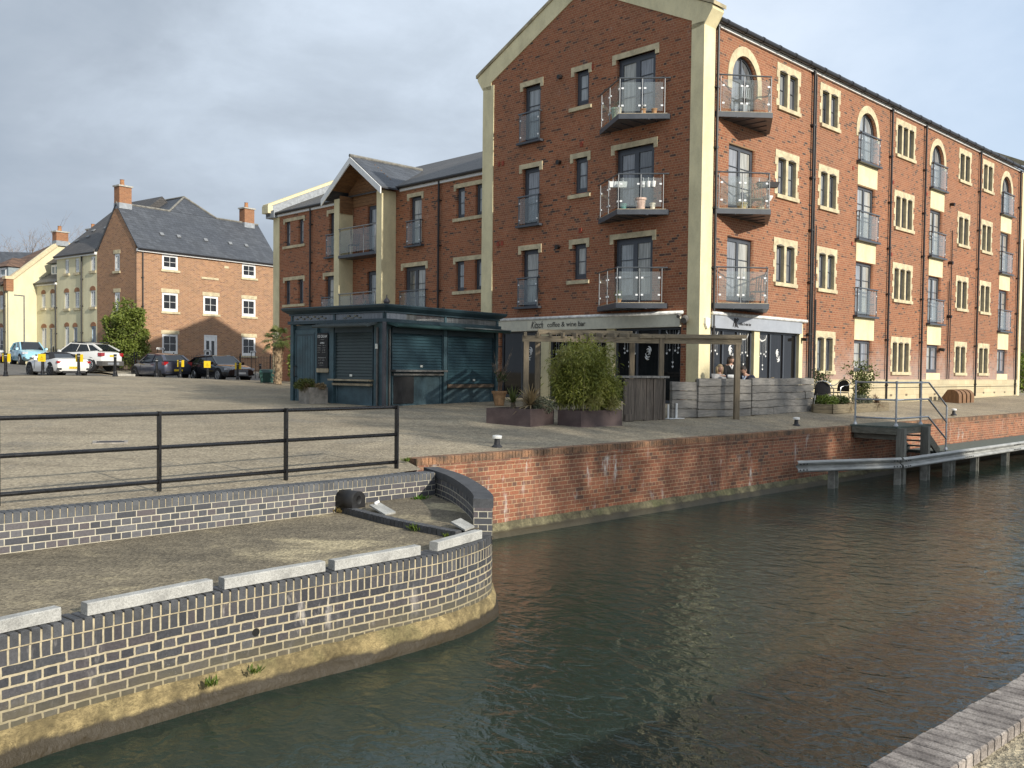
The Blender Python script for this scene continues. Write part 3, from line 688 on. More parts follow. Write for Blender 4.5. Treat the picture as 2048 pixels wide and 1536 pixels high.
def juliet(par,mp,a0,a1,z0,zt,mid=0,out=.13):
    """glass guard in front of a door: rail, posts, ledge, panel"""
    e=thingless('juliet_guard',par)
    mb=MB(); mb.fbox(mp,a0-.06,a1+.06,zt-.02,zt+.022,out-.03,out+.03); mb.fbox(mp,a0-.06,a0-.02,zt-.02,zt+.02,0,out-.03); mb.fbox(mp,a1+.02,a1+.06,zt-.02,zt+.02,0,out-.03)
    for a in (a0-.02,a1+.02)+(((a0+a1)/2,) if mid else ()): mb.fbox(mp,a-.015,a+.015,z0,zt-.02,out-.035,out-.005)
    f=mb.build('guard_rail',M_STEEL,par)
    mb=MB(); mb.fbox(mp,a0-.14,a1+.14,z0-.07,z0,-.02,out+.05); mb.build('ledge',M_GRY,f)
    mb=MB(); mb.fbox(mp,a0,a1,z0+.06,zt-.06,out-.018,out-.008); mb.build('glass_panel',G_CLEAR,f)
    mb=MB()
    for a in (a0+.02,a1-.02):
        for z in (z0+.18,zt-.22): mb.fbox(mp,a-.022,a+.022,z-.022,z+.022,out-.03,out+.004)
    islands(mb,'clip',M_CLIP,f)
def thingless(n,p): return p
def stone_window(par,mp,a0,a1,z0,z1,lights,bars=(.55,),panes=None):
    """stone surround with toothed jambs, mullions and a sill"""
    jw=.19; lh=.25; sh=.12; mw=.14
    mb=MB(); n=5; zz0,zz1=z0+sh,z1-lh; hh=(zz1-zz0)/n
    mb.fbox(mp,a0+.02,a1,zz1,z1,-.13,.022)
    for k in range(n):
        e=0 if k%2==0 else .085
        mb.fbox(mp,a0+e,a0+jw,zz0+hh*k+.002,zz0+hh*(k+1)-.002,-.13,.018); mb.fbox(mp,a1-jw,a1-e,zz0+hh*k+.002,zz0+hh*(k+1)-.002,-.13,.018)
    iw=(a1-a0-2*jw-mw*(lights-1))/lights
    for k in range(lights-1):
        c=a0+jw+iw*(k+1)+mw*k; mb.fbox(mp,c,c+mw,zz0,zz1,-.13,.012)
    f=mb.build('stone_surround',M_STN,par)
    mb=MB(); mb.fbox(mp,a0+.08,a1-.02,z0,z0+sh,-.14,.075); mb.build('sill',M_STN,f)
    mb=MB()
    for k in range(lights):
        c=a0+jw+(iw+mw)*k; mb.extr([(c,zz1)]+[(c+iw*q/6,zz1+.055*math.sin(math.pi*q/6)) for q in range(1,6)]+[(c+iw,zz1)],lambda a,z,o:mp(a,z,o),-.02,.0235)
    mb.build('arched_head_shade',P('recess_shade',(.16,.14,.11),.9),f)  # flat dark arch on the lintel face, coloured as the shaded recess
    for k in range(lights):
        c=a0+jw+(iw+mw)*k; window(par,mp,c,c+iw,zz0,zz1,1,bars,.11,.045,None,panes[k%len(panes)] if panes else G_DARK)
    return (a0+jw*.6,a1-jw*.6,zz0-.05,zz1+.05)
def pipe(par,mp,a,z0,z1,out=.09,r=.042,name='downpipe',clips=True):
    mb=MB(); mb.tube([mp(a,z0,out),mp(a,z0+.9,out),mp(a,(z0+z1)/2,out),mp(a,z1,out)],r,8)
    if clips:
        z=z0+.5
        while z<z1: mb.tube([mp(a,z,out),mp(a,z+.07,out)],r*1.45,8); mb.fbox(mp,a-.09,a+.09,z+.01,z+.05,0,out); z+=1.75
    return mb.build(name,M_PIPE,par)
def tri_balcony(par,mp,wa,wb,apex,zb,zt):
    """wedge balcony: wall points wa,wb (along), apex=(along,out); slab zb..zt(rail)"""
    poly=[(wa,0.),(apex[0],apex[1]),(wb,.10 if wb>wa else .10),(wb,0.)]
    f3=lambda a,o,z: mp(a,z,o)
    mb=MB(); mb.extr(poly,f3,zb+.02,zb+.17); sl=mb.build('balcony_slab',M_GRY,par)
    # joists under the slab
    mb=MB()
    for k in range(5):
        a=wa+(wb-wa)*(k+1)/6; o=apex[1]*(1-abs(a-apex[0])/max(abs(wa-apex[0]),abs(wb-apex[0])))*.8
        if o>.15: mb.fbox(mp,a-.03,a+.03,zb-.0,zb+.02,.03,o)
    islands(mb,'joist',M_GRY,sl)
    mb=MB(); ins=.07
    A=Vector((wa,0.0));B=Vector(apex)*1.0;Cc=Vector((wb,.1))
    cen=(A+B+Cc)/3
    sh=lambda p: p+(cen-p)*.10
    a_,b_,c_=sh(A),sh(B),sh(Cc); a_.y=max(a_.y,.03)
    mb.extr([(p.x,p.y) for p in (A+(cen-A)*.03,B+(cen-B)*.03,Cc+(cen-Cc)*.03)],f3,zb+.172,zb+.19); mb.build('deck_boards',P('balcony_timber',(.42,.35,.24),.8,var=.25,stretch=(1,8,1)),sl)
    pts=[A.lerp(b_,.10),A.lerp(b_,.52),b_,b_.lerp(c_,.5),c_]
    mb=MB()
    for p in pts: mb.tube([mp(p.x,zb+.17,p.y),mp(p.x,zt-.02,p.y)],.015,6)
    islands(mb,'baluster',P('bright_steel',(.20,.21,.22),.45,metal=.2),sl)
    mb=MB(); mb.tube([mp(A.x,zt,A.y+.04),mp(b_.x,zt,b_.y),mp(c_.x,zt,c_.y),mp(wb,zt,.02)],.024,6); mb.build('handrail',M_STEEL,sl)
    for p,q in ((pts[0],pts[1]),(pts[1],pts[2]),(pts[2],pts[3]),(pts[3],pts[4])):
        d=(q-p).normalized(); n=Vector((-d.y,d.x))*.004; p2=p+d*.05;q2=q-d*.05
        mb=MB(); mb.extr([(p2+n).to_tuple(),(q2+n).to_tuple(),(q2-n).to_tuple(),(p2-n).to_tuple()],f3,zb+.26,zt-.12); g=mb.build('glass_panel',G_CLEAR,sl)
        mb=MB()
        for e in (p2,q2):
            for z in (zb+.42,zt-.30):
                c=e+(d*.03 if e is p2 else -d*.03); mb.beam(mp(c.x-d.x*.035,z,c.y-d.y*.035),mp(c.x+d.x*.035,z,c.y+d.y*.035),.03,.05)
        islands(mb,'clip',M_CLIP,g)
    return sl
def finish(par,label,cat,group=None): tag(par,label,cat,group)

# ------------------------------------------------------------------ the main block (frame: x along the canal front, y along the gable, z up)
OX,OY=5.3954,27.0; BA=R_(44.65)
def BW(u,v): return (OX+math.cos(BA)*u-math.sin(BA)*v, OY+math.sin(BA)*u+math.cos(BA)*v)
bld=thing('apartment_block','four storey red brick block with a cream edged gable, arched top windows and glass balconies','building',(OX,OY,0),BA)
FR=lambda a,z,o:(a,-o,z)          # canal front (y=0), a=x
FG=lambda a,z,o:(-o,a,z)          # gable (x=0), a=y
FL=[3.52,6.30,9.12]; HEAD=[5.49,8.27,11.06]
random.seed(11)
# canal front
holes=[]; Bt=[(1.35,2.85),(4.13,5.69),(6.91,8.47),(9.73,11.22)]   # stone window heights by storey
cols2=[(4.08,5.62,2,(1,2,3)),(6.94,8.45,2,(0,1,2,3)),(13.05,14.97,3,(0,1,2,3)),(19.58,21.09,2,(0,1,2,3)),(22.46,23.97,2,(0,1,2,3))]
SW=[(1.35,2.85),(4.19,5.74),(7.0,8.53),(9.80,11.28)]
for a0,a1,n,lv in cols2:
    for l in lv:
        z0,z1=SW[l]; holes.append(rect(a0+.11,a1-.11,z0+.06,z1-.18))
        pn=[random.choice([G_DARK,G_MID,G_MID,G_BLIND]) for _ in range(n)] if a0<12 else [random.choice([G_MID,G_DARK]) for _ in range(n)]
        stone_window(bld,FR,a0,a1,z0,z1,n,(.52,),pn)
jul=[(9.95,11.42),(16.62,17.95),(25.12,26.48)]
for a0,a1 in jul:
    for l in (0,1):
        holes.append(rect(a0,a1,FL[l],HEAD[l])); window(bld,FR,a0,a1,FL[l],HEAD[l],2,(.36,.68),.12,.06,None,[random.choice([G_CURT,G_MID,G_BLIND]),random.choice([G_CURT,G_MID,G_BLIND])],'french_door')
        juliet(bld,FR,a0-.02,a1+.05,FL[l],FL[l]+.99,1)
    zs=10.22; holes.append(arch(a0,a1,FL[2],zs,14,.74))
    # arched door: rectangular leaves below, arched head above
    f=window(bld,FR,a0,a1,FL[2],zs+.1,2,(.45,),.14,.06,None,[G_BLIND,G_MID],'arched_door')
    mb=MB(); c=(a0+a1)/2; r=(a1-a0)/2
    out=[(c+r*math.cos(math.pi*k/14),zs+.74*math.sin(math.pi*k/14)) for k in range(15)]; inn=[(c+(r-.07)*math.cos(math.pi*k/14),zs+.67*math.sin(math.pi*k/14)) for k in range(15)]
    for k in range(14): mb.hexa([FR(*out[k],-.20),FR(*out[k+1],-.20),FR(*inn[k+1],-.20),FR(*inn[k],-.20),FR(*out[k],-.13),FR(*out[k+1],-.13),FR(*inn[k+1],-.13),FR(*inn[k],-.13)])
    mb.fbox(FR,c-.035,c+.035,zs+.1,zs+.70,-.2,-.13); mb.build('arched_frame',M_GRY,f)
    mb=MB(); mb.extr(inn,lambda a,z,o:FR(a,z,o),-.18,-.168); mb.build('pane',G_MID,f)
    mb=MB(); o2=[(c+(r+.22)*math.cos(math.pi*k/14),zs+(.74+.26)*math.sin(math.pi*k/14)) for k in range(15)]
    for k in range(14): mb.hexa([FR(*o2[k],-.05),FR(*o2[k+1],-.05),FR(*out[k+1],-.05),FR(*out[k],-.05),FR(*o2[k],.022),FR(*o2[k+1],.022),FR(*out[k+1],.022),FR(*out[k],.022)])
    for sgn in (-1,1):
        e0,e1=sorted((c+sgn*r,c+sgn*(r+.22))); mb.fbox(FR,e0,e1,zs-.22,zs,-.05,.022)
    mb.build('arch_surround',M_STN,f)
    juliet(bld,FR,a0-.02,a1+.05,FL[2],FL[2]+.99,1)
    for z0,z1 in ((2.63,3.44),(5.50,6.22),(8.28,9.04),(1.17,1.44)):
        mb=MB(); mb.fbox(FR,a0-.02,a1+.13,z0,z1,-.05,.012); mb.build('render_panel',M_CRM,bld)
    holes.append(rect(a0,a1+.02,1.46,2.62)); window(bld,FR,a0,a1+.02,1.46,2.62,2,(.58,),.11,.055,None,[G_CURT,G_BLIND])
# doors to the wedge balconies on the canal front
for l in (0,1): holes.append(rect(1.41,2.91,FL[l],HEAD[l])); window(bld,FR,1.41,2.91,FL[l],HEAD[l],2,(.36,.68),.12,.07,None,[G_BLIND,G_CURT],'french_door')
zs=10.22; a0,a1=1.50,2.94; holes.append(arch(a0,a1,FL[2],zs,14,.76)); f=window(bld,FR,a0,a1,FL[2],zs+.1,2,(.45,),.14,.06,None,[G_BLIND,G_MID],'arched_door')
c=(a0+a1)/2;r=(a1-a0)/2; out=[(c+r*math.cos(math.pi*k/14),zs+.76*math.sin(math.pi*k/14)) for k in range(15)]; inn=[(c+(r-.07)*math.cos(math.pi*k/14),zs+.69*math.sin(math.pi*k/14)) for k in range(15)]; o2=[(c+(r+.24)*math.cos(math.pi*k/14),zs+1.04*math.sin(math.pi*k/14)) for k in range(15)]
mb=MB()
for k in range(14): mb.hexa([FR(*out[k],-.20),FR(*out[k+1],-.20),FR(*inn[k+1],-.20),FR(*inn[k],-.20),FR(*out[k],-.13),FR(*out[k+1],-.13),FR(*inn[k+1],-.13),FR(*inn[k],-.13)])
mb.fbox(FR,c-.035,c+.035,zs+.1,zs+.72,-.2,-.13); mb.build('arched_frame',M_GRY,f)
mb=MB(); mb.extr(inn,lambda a,z,o:FR(a,z,o),-.18,-.168); mb.build('pane',G_DARK,f)
mb=MB()
for k in range(14): mb.hexa([FR(*o2[k],-.05),FR(*o2[k+1],-.05),FR(*out[k+1],-.05),FR(*out[k],-.05),FR(*o2[k],.022),FR(*o2[k+1],.022),FR(*out[k+1],.022),FR(*out[k],.022)])
for sgn in (-1,1):
    e0,e1=sorted((c+sgn*r,c+sgn*(r+.24))); mb.fbox(FR,e0,e1,zs-.35,zs,-.05,.022)
mb.build('arch_surround',M_STN,f)
for l in (0,1,2): tri_balcony(bld,FR,.62,3.56,(1.93,1.14),FL[l]-.27,FL[l]+.96)
# shopfront on the canal side
holes.append(rect(.60,6.02,.40,2.70))
sh=MB()
def shopfront(mp,spans,zb,zt,nm,door=None):
    for a0,a1,n in spans:
        mb=MB(); mb.fbox(mp,a0,a1,zb,zb+.12,-.16,-.08); mb.fbox(mp,a0,a1,zt-.07,zt,-.16,-.08)
        for k in range(n+1):
            a=a0+(a1-a0)*k/n; a=min(max(a,a0+.035),a1-.035); mb.fbox(mp,a-.035,a+.035,zb+.12,zt-.07,-.16,-.08)
        f=mb.build(nm,M_GRY,bld)
        for k in range(n):
            b0=a0+(a1-a0)*k/n; b1=a0+(a1-a0)*(k+1)/n; mb=MB(); mb.fbox(mp,b0+.02,b1-.02,zb+.05,zt-.03,-.135,-.12); mb.build('pane',G_SHOP,f)
shopfront(FR,[(.60,3.02,3),(3.34,5.86,3)],.40,2.69,'shop_window')
mb=MB(); mb.fbox(FR,3.02,3.34,.40,2.695,-.14,.02); mb.fbox(FR,5.86,6.10,.40,3.10,-.14,.02); islands(mb,'pillar',M_CRM,bld)
mb=MB(); mb.fbox(FR,.55,5.90,2.69,3.07,-.10,.10); sg=mb.build('sign_board',P('grey_sign_board',(.33,.35,.385),.45,var=.05),bld)
mb=MB(); mb.tube([FR(.55,3.12,.10),FR(6.2,3.12,.10)],.055,10); mb.build('awning_case',P('white_case',(.78,.77,.73),.45),sg,smooth=True)
M_INK=P('sign_ink',(.02,.016,.016),.6)
MR=lambda a,z,o: frame_mat(FR(a,z,o),(1,0,0),(0,0,1))
text('lettering','K',.40,M_INK,sg,MR(1.74,2.88,.104),.35,.004); text('lettering','K',.40,M_INK,sg,MR(1.84,2.86,.104),.15,.004); text('lettering','coffee & wine bar',.135,M_INK,sg,MR(2.33,2.86,.104),.05,.003,font_sx=.72)
mb=MB(); mb.fbox(FR,.2,.42,2.70,2.98,.02,.03); mb.extr([(.19,2.96),(.43,2.96),(.43,2.80),(.34,2.66),(.28,2.66),(.19,2.80)],lambda a,z,o:FR(a,z,o),.034,.11); mb.build('alarm_box',P('white_plastic',(.80,.80,.76),.4),bld)
mb=MB(); mb.beam(FR(6.02,2.52,.02),FR(6.02,2.50,.22),.10,.10); mb.build('wall_lamp',M_PIPE,bld)
curve_fill('side_wall',rect(.27,28.,.30,11.52),holes,.25,lambda a,z,o:FR(a,z,o),M_SIDE,bld)
# plinth
mb=MB(); 
for a0,a1 in ((6.26,28.02),): mb.fbox(FR,a0,a1,.28,1.17,-.05,.055)
mb.build('plinth',M_PLI,bld)
mb=MB()
for a in [7.2+1.45*k for k in range(15)]: mb.fbox(FR,a,a+.2,.52,.60,.05,.059)
islands(mb,'air_brick',P('vent_brown',(.16,.12,.08),.9),bld)
mb=MB(); mb.tube([FR(6.3,.86,.085),FR(28.0,.86,.085)],.009,5); mb.build('wall_cable',M_PIPE,bld)
# gutter, fascia, pipes
mb=MB(); mb.tube([FR(.55,11.62,.17),FR(28.3,11.62,.17)],.085,10)
for k in range(28): mb.tube([FR(.9+k,11.62,.17),FR(.98+k,11.62,.17)],.098,10)
mb.build('gutter',M_PIPE,bld)
mb=MB(); mb.fbox(FR,.55,28.02,11.46,11.56,-.02,.075); mb.build('fascia_board',M_WHT,bld)
for a in (.62,6.42,12.60,15.85,22.05,27.55): pipe(bld,FR,a,.42,11.50)
for a,z1 in ((6.62,11.4),): pipe(bld,FR,a,.42,z1,.06,.028,'service_pipe')
for a,z1 in ((6.80,6.4),(6.88,3.9),(18.95,7.6),(18.72,5.4)): pipe(bld,FR,a,1.2,z1,.06,.022,'service_pipe',False)
mb=MB()
for a,z in ((18.0,2.46),(18.75,8.7),(18.72,6.2),(18.72,3.9)): mb.tube([FR(a,z,.02),FR(a,z-.03,.20)],.07,8)
for a,z in ((3.05,6.9),): pass
islands(mb,'flue_vent',M_PIPE,bld)
mb=MB()
for a,z in ((9.55,6.02),(9.5,8.72),(12.9,8.72),(16.15,8.72),(12.9,5.95)): mb.fbox(FR,a,a+.11,z,z+.13,-.02,.025)
islands(mb,'red_air_brick',P('terracotta_vent',(.30,.06,.03),.8),bld)
# gable
hg=[]
for l in range(3):
    hg.append(rect(6.47,7.27,FL[l]+.03,HEAD[l])); window(bld,FG,6.47,7.27,FL[l]+.03,HEAD[l],1,(.36,.66),.13,.085,None,[G_CURT,G_BLIND,G_MID][l],'french_door'); lintel(bld,FG,6.34,7.43,HEAD[l],HEAD[l]+.165,.13,.13)
    juliet(bld,FG,6.44,7.31,FL[l]+.03,FL[l]+1.0)
    hg.append(rect(4.33,4.90,FL[l]+.83,HEAD[l])); window(bld,FG,4.33,4.90,FL[l]+.83,HEAD[l],1,(.5,),.11,.085,None,[G_CURT,G_MID,G_MID][l]); lintel(bld,FG,4.21,5.08,HEAD[l],HEAD[l]+.165,.13,.13); sill(bld,FG,4.2,5.14,FL[l]+.68,FL[l]+.80)
    hg.append(rect(1.70,3.19,FL[l],HEAD[l])); window(bld,FG,1.70,3.19,FL[l],HEAD[l],2,(.36,.68),.13,.09,None,[[G_CURT,G_MID],[G_DARK,G_BLIND],[G_BLIND,G_CURT]][l],'french_door'); lintel(bld,FG,1.57,3.36,HEAD[l],HEAD[l]+.165,.14,.14)
    tri_balcony(bld,FG,3.86,1.12,(2.22,1.08),FL[l]-.27,FL[l]+.96)
mb=MB()
for v_,z in ((5.55,11.05),(5.55,8.26),(5.55,5.48)): mb.tube([FG(v_,z,0),FG(v_,z-.02,.14)],.075,8)
islands(mb,'flue_vent',M_PIPE,bld)
mb=MB()
for v_,z in ((4.15,11.0),(4.55,8.62),(4.55,5.84),(8.2,8.55),(8.4,8.55),(8.2,5.75),(8.4,5.75)): mb.fbox(FG,v_,v_+.11,z,z+.16,-.02,.025)
islands(mb,'red_air_brick',MATS['terracotta_vent'],bld)
hg.append(rect(.62,8.3,.40,2.72))
curve_fill('gable_wall',[(.10,.30),(9.18,.30),(9.18,11.9),(4.64,14.15),(.10,11.9)],hg,.25,lambda a,z,o:FG(a,z,o),M_MAIN,bld)
shopfront(FG,[(.62,3.12,3),(3.43,5.93,3),(6.29,8.28,2)],.40,2.71,'shop_window')
mb=MB(); mb.fbox(FG,3.12,3.43,.40,2.715,-.14,.02); mb.fbox(FG,5.93,6.29,.40,2.715,-.14,.02); islands(mb,'pillar',M_CRM,bld)
mb=MB(); mb.fbox(FG,.60,8.4,2.715,3.09,-.10,.10); sg2=mb.build('sign_board',P('cream_sign_board',(.62,.585,.46),.55,var=.06),bld)
mb=MB(); mb.tube([FG(.50,3.13,.10),FG(8.4,3.13,.10)],.052,10); mb.build('awning_case',MATS['white_case'],sg2,smooth=True)
MG=lambda a,z,o: frame_mat(FG(a,z,o),(0,-1,0),(0,0,1))
mb=MB(); mb.fbox(FG,4.62,6.86,2.735,3.06,.102,.107); mb.build('name_panel',P('pale_name_panel',(.70,.65,.50),.55,var=.04),sg2)
text('lettering','Kitsch',.34,M_INK,sg2,MG(6.42,2.90,.112),.42,.004,font_sx=.66); text('lettering','coffee & wine bar',.235,M_INK,sg2,MG(5.09,2.895,.112),0,.004,font_sx=1.0)
# light fittings on the corner
mb=MB(); mb.tube([FG(.62,3.10,.02),FG(.58,3.0,.22)],.055,10); mb.tube([FG(.42,2.96,.05),FG(.40,2.88,.20)],.10,12); mb.build('flood_lamp',P('grey_lamp',(.22,.21,.20),.4,metal=.5),bld)
# render strips and parapet
mb=MB(); mb.box(-.035,-.035,.35,.545,.40,11.45); mb.build('corner_pilaster',M_CRM,bld)
mb=MB(); mb.box(-.035,8.74,.35,.30,9.29,11.45); mb.build('corner_pilaster',M_CRM,bld)
zi=lambda v:11.56+.485*min(v-.40,8.88-v); zo=lambda v:12.02+.485*min(v+.0,9.28-v)
mb=MB(); 
half=[(.40,11.45),(.40,zi(.40)),(4.64,zi(4.64)),(4.64,zo(4.64)),(-.30,zo(-.30)-.02),(-.30,11.75),(-.035,11.36),(-.035,11.30),(.40,11.30)]
for sgn in (0,1):
    pl=[(a,z) if not sgn else (9.28-a,z) for a,z in half]
    # simple quads so that the concave outline stays clean
    A=lambda i:pl[i]
    for q in ([1,2,3,4],[0,1,4,5],[8,0,5,6]):
        mb.extr([A(i) for i in q],lambda a,z,o:FG(a,z,o),-.545+(.245 if sgn else 0),.035)
mb.build('parapet_band',M_CRM,bld)
mb=MB()
for sgn in (0,1):
    pl=[(-.36,zo(-.36)+.0),(4.64,zo(4.64)),(4.64,zo(4.64)+.11),(-.36,zo(-.36)+.11)]; pl=[(a,z) if not sgn else (9.28-a,z) for a,z in pl]
    mb.extr(pl,lambda a,z,o:FG(a,z,o),-.58,.075)
mb.build('parapet_coping',P('weathered_coping',(.40,.34,.22),.9,var=.25,scale=3),bld)
# roof and the far end
mb=MB(); mb.hexa([(.3,-.16,11.60),(28.05,-.16,11.60),(28.05,4.64,13.95),(.3,4.64,13.95),(.3,-.16,11.66),(28.05,-.16,11.66),(28.05,4.64,14.02),(.3,4.64,14.02)])
mb.hexa([(.3,9.44,11.60),(28.05,9.44,11.60),(28.05,4.64,13.95),(.3,4.64,13.95),(.3,9.44,11.66),(28.05,9.44,11.66),(28.05,4.64,14.02),(.3,4.64,14.02)]); mb.build('roof',M_SLT,bld)
mb=MB(); mb.box(.27,9.0,.3,27.8,9.26,11.55); mb.build('rear_wall',M_MAIN,bld)
mb=MB(); mb.extr([(0.02,.3),(9.2,.3),(9.2,11.6),(4.64,13.9),(0.02,11.6)],lambda a,z,o:(o,a,z),27.72,27.98); mb.build('end_wall',M_MAIN,bld)
mb=MB(); mb.box(27.98,-.06,.35,28.30,.36,11.55); mb.build('end_pilaster',M_CRM,bld)
mb=MB(); mb.extr([(-.25,11.75),(4.64,14.12),(4.64,14.36),(-.25,11.98)],lambda a,z,o:(o,a,z),28.0,28.35); mb.extr([(9.5,11.75),(4.64,14.12),(4.64,14.36),(9.5,11.98)],lambda a,z,o:(o,a,z),28.0,28.35); mb.build('end_coping',MATS['weathered_coping'],bld)

# ------------------------------------------------------------------ the wing (set back .7 m behind the gable)
wing=thing('apartment_wing','three storey red brick wing with a cream pillared porch gable, left of the tall gable','building',(OX,OY,0),BA)
D=.70; FW=lambda a,z,o:(D-o,a,z)
hw=[]
def pair(v0,v1,v2,v3,z0,z1,p):
    for a,b in ((v0,v1),(v2,v3)): hw.append(rect(a,b,z0,z1)); window(wing,FW,a,b,z0,z1,1,(.5,),.10,.07,None,p)
    lintel(wing,FW,v0-.13,v3+.14,z1,z1+.16,.12,.10); sill(wing,FW,v0-.15,v3+.16,z0-.13,z0-.01)
for z0,z1,p in ((7.13,8.27,G_MID),(4.36,5.49,G_DARK)):
    pair(22.28,22.72,23.44,23.88,z0,z1,p); pair(10.0,10.44,11.05,11.52,z0,z1,G_MID)
for a0,a1,l,p in ((13.62,14.36,1,G_CURT),(19.42,20.16,1,G_MID)):
    hw.append(rect(a0,a1,FL[l],HEAD[l])); window(wing,FW,a0,a1,FL[l],HEAD[l],1,(.36,.66),.12,.08,None,p,'french_door'); lintel(wing,FW,a0-.13,a1+.17,HEAD[l],HEAD[l]+.16,.12,.12); juliet(wing,FW,a0-.04,a1+.04,FL[l]+.03,FL[l]+1.0)
for a0,a1,p in ((13.34,14.70,[G_CURT,G_DARK]),(19.06,20.42,[G_MID,G_CURT])):
    hw.append(rect(a0,a1,FL[0],HEAD[0])); window(wing,FW,a0,a1,FL[0],HEAD[0],2,(.36,.66),.12,.08,None,p,'french_door'); lintel(wing,FW,a0-.14,a1+.2,HEAD[0],HEAD[0]+.16,.13,.13); juliet(wing,FW,a0-.1,a1+.12,FL[0]+.03,FL[0]+1.0)
for l in (0,1): hw.append(rect(16.0,17.26,FL[l]-.1,HEAD[l])); window(wing,FW,16.0,17.26,FL[l]-.1,HEAD[l],2,(.36,.66),.10,.08,None,[G_CURT,G_MID],'french_door')
curve_fill('front_wall',rect(9.3,24.9,.3,8.72),hw,.22,lambda a,z,o:FW(a,z,o),M_MAIN,wing)
mb=MB(); mb.box(D+.22,24.65,.3,11.,24.9,8.7); mb.extr([(D+.22,8.7),(11,8.7),(6.,11.1)],lambda a,z,o:(a,o,z),24.65,24.9); mb.build('end_wall',M_MAIN,wing)
mb=MB(); mb.fbox(FW,9.3,14.95,8.58,8.70,-.02,.09); mb.fbox(FW,19.1,24.5,8.58,8.70,-.02,.09); islands(mb,'fascia_board',M_WHT,wing)
mb=MB(); mb.tube([FW(9.3,8.74,.15),FW(14.95,8.74,.15)],.07,8); mb.tube([FW(19.15,8.74,.15),FW(24.5,8.74,.15)],.07,8); islands(mb,'gutter',M_PIPE,wing)
for a in (12.47,21.58): pipe(wing,FW,a,.4,8.66)
zr=lambda u:8.75+.452*(u-.55)
mb=MB(); mb.hexa([(.5,9.3,zr(.5)),(6.,9.3,zr(6.)),(6.,24.9,zr(6.)),(.5,24.9,zr(.5)),(.5,9.3,zr(.5)+.06),(6.,9.3,zr(6.)+.06),(6.,24.9,zr(6.)+.06),(.5,24.9,zr(.5)+.06)]); mb.hexa([(11.5,9.3,zr(.5)),(6.,9.3,zr(6.)),(6.,24.9,zr(6.)),(11.5,24.9,zr(.5)),(11.5,9.3,zr(.5)+.06),(6.,9.3,zr(6.)+.06),(6.,24.9,zr(6.)+.06),(11.5,24.9,zr(.5)+.06)]); mb.build('roof',M_SLT2,wing)
mb=MB(); mb.fbox(FW,24.38,24.92,.35,8.72,-.03,.035); mb.build('corner_pilaster',M_CRM,wing)
# end parapet
pz=lambda u: 9.12+.452*(u-.45)
mb=MB(); 
for (u0,u1) in ((.45,6.0),): mb.extr([(u0,pz(u0)-.5),(u1,pz(u1)-.5),(u1,pz(u1)),(u0,pz(u0))],lambda a,z,o:(a,o,z),24.85,25.25)
mb.extr([(.45,8.55),(1.0,8.55),(1.0,9.0),(.45,8.9)],lambda a,z,o:(a,o,z),24.5,25.25)
mb.extr([(11.55,pz(.45)-.5),(6.,pz(6.)-.5),(6.,pz(6.)),(11.55,pz(.45))],lambda a,z,o:(a,o,z),24.85,25.25)
mb.build('parapet',M_LEAD,wing)
mb=MB(); mb.extr([(.33,pz(.33)),(6.,pz(6.)),(6.,pz(6.)+.14),(.33,pz(.33)+.14)],lambda a,z,o:(a,o,z),24.82,25.34); mb.extr([(11.7,pz(.33)),(6.,pz(6.)),(6.,pz(6.)+.14),(11.7,pz(.33)+.14)],lambda a,z,o:(a,o,z),24.82,25.34)
mb.box(.30,24.80,8.78,.56,25.36,9.14); mb.build('parapet_coping',P('bright_coping',(.68,.60,.38),.85,var=.08),wing)
# porch
for v0,v1 in ((15.29,15.64),(18.32,18.70)):
    mb=MB(); mb.box(-.02,v0,.35,D+.02,v1,8.62 if v0<16 else 8.62); mb.build('porch_fin',M_CRM,wing)
ap=17.08; az=10.12; ez=8.62; hwid=2.12
zg=lambda v,t=0: az-(az-ez)*abs(v-ap)/hwid+t
mb=MB()
for sgn in (-1,1):
    e=ap+sgn*hwid
    mb.hexa([(-.30,ap,az),(-.30,e,ez),(.9,e,ez),(3.6,ap,az),(-.30,ap,az+.07),(-.30,e,ez+.07),(.9,e,ez+.07),(3.6,ap,az+.07)])
mb.build('porch_roof',M_SLT,wing)
mb=MB()
for sgn in (-1,1):
    e=ap+sgn*(hwid+.02); mb.extr([(ap,az-.24),(e,ez-.24),(e,ez+.03),(ap,az+.03)],lambda a,z,o:(o,a,z),-.36,-.31)
islands(mb,'barge_board',M_WHT,wing)
mb=MB(); mb.tube([(-.36,ap,az+.09),(3.5,ap,az+.09)],.07,8); mb.build('ridge_tiles',M_RIDGE,wing)
mb=MB(); 
for k in range(11):
    z=8.30+k*.15; wv=min(1.52,(az-z-.05)/(az-ez)*hwid); 
    if wv>.05: mb.box(D-.045,ap-wv,z+.004,D-.005,ap+wv,z+.146)
for sgn in (-1,1): 
    for k in range(9):
        a,b=ap+sgn*(.1+k*.16),ap+sgn*(.1+k*.16+.15); mb.hexa([(-.28,a,zg(a)-.06),(-.28,b,zg(b)-.06),(D,b,zg(b)-.06),(D,a,zg(a)-.06),(-.28,a,zg(a)-.02),(-.28,b,zg(b)-.02),(D,b,zg(b)-.02),(D,a,zg(a)-.02)])
    f=(15.65,15.69) if sgn<0 else (18.27,18.31)
    for k in range(5): mb.box(-.0,f[0],8.0+k*.15,D-.05,f[1],8.145+k*.15)
mb.build('timber_lining',wood('cedar_boards',(.33,.17,.07),(.13,.065,.03),(1.5,1.5,14)),wing)
